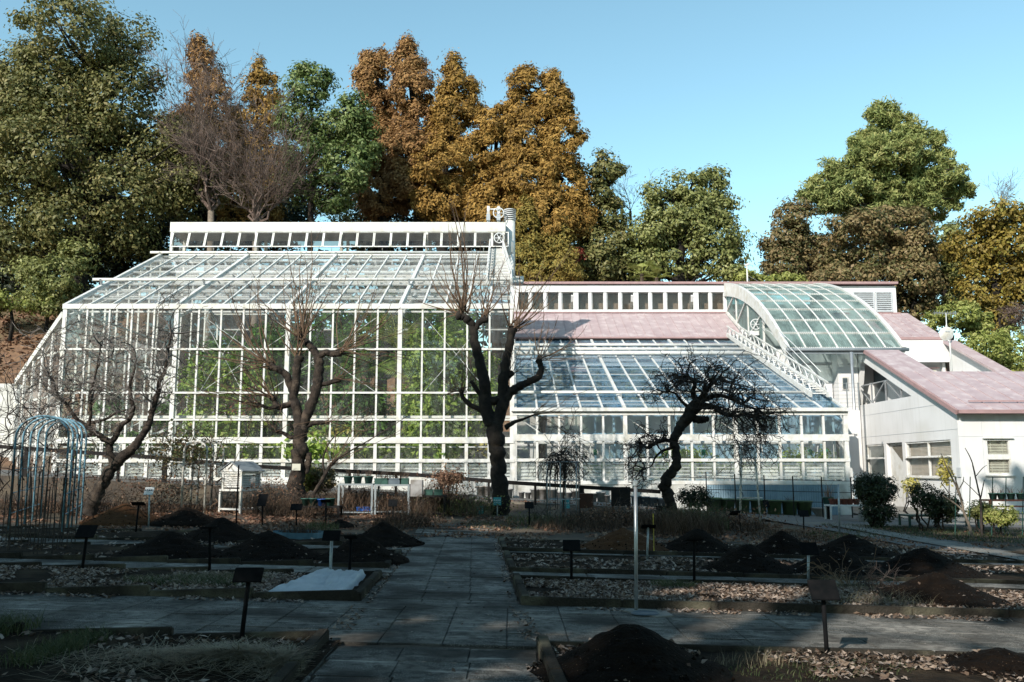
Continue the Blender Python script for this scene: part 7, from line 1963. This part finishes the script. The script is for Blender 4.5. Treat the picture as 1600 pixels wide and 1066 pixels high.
mb = MB(); mb.tube([tuple(at(1168, 430, 57)), tuple(at(1190, 443, 57))], .012, 4); mb.build('stay', 'grey_metal', t)

# ================================================================ PLANTS INSIDE THE TALL HOUSE
IN = [
 ('leafy green shrub bed filling the left part of the conservatory', [(300, 600, 26, 40), (330, 590, 26, 40), (365, 600, 30, 50), (400, 620, 30, 50), (345, 660, 60, 40)], 39.0, 9000, 'leaf_bright', .17),
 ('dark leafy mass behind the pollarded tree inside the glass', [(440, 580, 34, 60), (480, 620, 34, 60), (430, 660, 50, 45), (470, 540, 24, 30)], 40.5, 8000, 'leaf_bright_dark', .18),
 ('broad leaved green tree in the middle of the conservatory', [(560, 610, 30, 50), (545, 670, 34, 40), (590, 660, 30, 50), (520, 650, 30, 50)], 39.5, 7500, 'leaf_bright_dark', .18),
 ('tall sunlit green tree right of the centre post inside', [(665, 560, 34, 44), (690, 600, 38, 60), (655, 630, 34, 50), (700, 540, 30, 40), (680, 680, 40, 40)], 39.0, 14000, 'leaf_bright', .17),
 ('hanging bright foliage close to the right end of the conservatory', [(735, 590, 26, 55), (760, 610, 24, 60), (730, 660, 30, 40)], 39.8, 8000, 'leaf_bright', .16),
 ('low broad leaves with yellow blotches along the front glass', [(500, 700, 60, 22), (390, 705, 60, 22), (590, 705, 60, 20), (680, 705, 50, 20), (300, 700, 30, 20)], 37.6, 6500, 'leaf_bright', .2),
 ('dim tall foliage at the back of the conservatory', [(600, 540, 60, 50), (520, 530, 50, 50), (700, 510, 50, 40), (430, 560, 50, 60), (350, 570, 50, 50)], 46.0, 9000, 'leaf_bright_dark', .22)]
for lab, bl, Y, n, m, lf in IN: tree('indoor_plant', lab, 'plant', bl, Y, n, lf, m, .42, tr=.07, base=.5, flat=.9)
tree('indoor_plant', 'sparse yellow leaves low inside near the pollarded tree', 'plant', [(500, 680, 12, 10), (525, 675, 12, 10), (548, 678, 12, 10), (775, 705, 8, 14), (755, 700, 8, 10)], 37.2, 260, .2, 'leaf_yellow', .3, tr=.03, base=.5)
tree('indoor_plant', 'tiny red berries among leaves at left inside the glass', 'plant', [(385, 640, 26, 14), (395, 615, 14, 10)], 38.2, 200, .1, 'leaf_red', .3, tr=.03, base=.5)
tree('indoor_plant', 'low green plants glimpsed inside the left end bays', 'plant', [(230, 690, 30, 18), (170, 640, 20, 20), (140, 700, 30, 16), (260, 640, 12, 30)], 40, 2500, .18, 'leaf_bright_dark', .35, tr=.04, base=.8)
def palm(label, px_, py_, Y, nf, L, m, droop=1.0):
    c = at(px_, py_, Y); t = thing('indoor_palm', label, 'palm', (c.x, Y, .52)); mb = MB(); mb.tube([(c.x, Y, .5), (c.x+.1, Y, c.z*.6), tuple(c)], [.14, .11, .09], 8); mb.build('trunk', 'palm_trunk', t, True)
    for k in range(nf):
        a = 2*pi*k/nf+random.uniform(-.3, .3); el = random.uniform(.5, 1.2); d = Vector((cos(a)*cos(el), sin(a)*cos(el), sin(el))); pts = []
        q = Vector(c); dd = d.copy()
        for i in range(9): pts.append(q.copy()); q = q+dd*L/8; dd = (dd+Vector((0, 0, -.17*droop))).normalized()
        mb = MB(); mb.tube(pts, [.03*(1-i/10) for i in range(9)], 4, cap=False)
        for i in range(1, 8):
            for f in (0, .33, .66):
                p = pts[i].lerp(pts[i+1], f) if i < 8 else pts[i]; tn = (pts[i+1]-pts[i]).normalized(); sd = tn.cross(Vector((0, 0, 1)))
                if sd.length < .05: sd = Vector((1, 0, 0))
                sd.normalize(); ll = .75*sin(pi*(i+f+.6)/9.5)+.12
                for sgn_ in (-1, 1):
                    e = p+(sd*sgn_*.8+tn*.6+Vector((0, 0, -.25))).normalized()*ll; w = tn*.03
                    mb.add([p-w, (p+e)/2-w*1.2, e, (p+e)/2+w*1.2], [(0, 1, 2, 3)])
        mb.build('frond', m, t)
palm('arching feathery palm in the middle of the conservatory, tallest inside', 620, 545, 41, 13, 3.2, 'leaf_yellowgreen')
palm('shorter feathery palm left of the tallest palm inside', 575, 590, 40, 11, 2.8, 'leaf_bright')
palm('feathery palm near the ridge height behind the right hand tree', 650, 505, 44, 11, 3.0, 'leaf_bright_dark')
# machinery, partitions and shelving seen through the left bays
IW = thing('inner_partition', 'pale partition walls and ducts inside the left end of the tall house', 'partition', (-15, 50, .5))
box('panel', (at(205, 500, 53).x, 53, 6.2), (5.5, .2, 3.0), 'white_wall', IW)
box('panel', (at(190, 660, 46).x, 46, 2.6), (7.5, .15, 1.0), 'white_wall', IW)
box('shelf', (at(190, 680, 45).x, 45, 1.9), (7.0, .6, .08), 'white_metal_dull', IW)
for k in range(4): box('upright', (at(190, 660, 46).x-3.4+k*2.2, 45.9, 2.4), (.08, .08, 4), 'white_metal_dull', IW)
mb = MB()
p = at(210, 640, 44)
for k in range(6): mb.bar((p.x-1.5+k*.6, 44, 2.2+k*.3), (p.x-1.2+k*.6, 44, 2.2+k*.3), .3, .04)
mb.bar((p.x-1.5, 44, 2.0), (p.x+2.2, 44, 3.9), .05, .12); mb.bar((p.x-1.5, 44, 3.0), (p.x+2.2, 44, 4.9), .04, .04); mb.build('stair', 'white_metal_dull', IW)
# benches and clutter in the low house
random.seed(19)
for r, yb_ in enumerate((38.2, 41.2, 44.4)):
    for h_ in range(2):
        x0_, x1_ = (.8, 6.3) if h_ == 0 else (7.2, 12.7)
        t = thing('growing_bench', ('front', 'middle', 'rear')[r]+(' left' if h_ == 0 else ' right')+' white growing bench of potted plants inside the low glasshouse', 'bench', ((x0_+x1_)/2, yb_, .52))
        box('bench_top', ((x0_+x1_)/2, yb_, 1.35), (x1_-x0_, 1.3, .06), 'white_metal_dull', t)
        for x in np.linspace(x0_+.1, x1_-.1, 4):
            for dy_ in (-.55, .55): box('leg', (x, yb_+dy_, .93), (.06, .06, .8), 'white_metal_dull', t)
        mb = MB()
        for k in range(16): x = x0_+.2+(x1_-x0_-.4)*k/15; mb.tube([(x, yb_+random.uniform(-.3, .3), 1.38), (x, yb_, 1.58)], .09, 8)
        mb.build('pots', 'pot_grey', t)
        P = [(random.uniform(x0_, x1_), yb_+random.gauss(0, .25), 1.55) for _ in range(420)]
        o = blades('plants', P, .55, random.choice(['leaf_bright', 'leaf_bright_dark']), .9, .03, 3); o.parent = t; o.matrix_parent_inverse = WM[t.name].inverted(); del o['kind']
mat('green_box', (.01, .22, .13), (.01, .18, .1), 5, rough=.4)
for k, a in enumerate((930, 1099, 1266, 1290)):
    p = at(a, 707, 37.0); o = link('control_box', bevbox_mesh('gbox', (.15, .1, .24), 'green_box', .02), None, Matrix.Translation(p)); tag(o, ('small green box hanging inside the glass left of the silver pole', 'small green box hanging inside behind the weeping plum', 'small green box hanging inside above the olive tubs', 'small green box hanging inside the last bay')[k], 'box')
HP = thing('heating_pipes', 'white pipes and hanging hoses inside the low glasshouse', 'pipes', (6, 38, .5))
for k in range(3): mb = MB(); mb.tube([(.5, 37+k*2.2, 2.75+k*.25), (12.8, 37+k*2.2, 2.75+k*.25)], .06, 6); mb.build('pipe', 'white_metal_dull', HP)
for k in range(16):
    x = .9+k*.78; mb = MB(); mb.tube([(x, 37.1, 2.7), (x+random.gauss(0, .1), 37.1, 2.2), (x+random.gauss(0, .1), 37.2, 1.7)], .022, 5); mb.build('hose', 'white_metal_dull', HP)
for lab, x, n in (('leafy plants behind the lower glass under the weeping plum', at(1070, 700, 37.3).x, 1500), ('leafy plants in the last bay of the low glasshouse', 12.2, 700)):
    P, Nn = crown_pts([(x, 37.4, 2.1, 1.3, .5, .5)], n, .25, 1, .5, False, .2); V, Fq = leaf_quads(P, Nn, .14, .5); t = thing('indoor_plant', lab, 'plant', (x, 37.4, 1.4)); link('leaves', np_mesh('leaves', V, Fq, 'leaf_bright'), t)
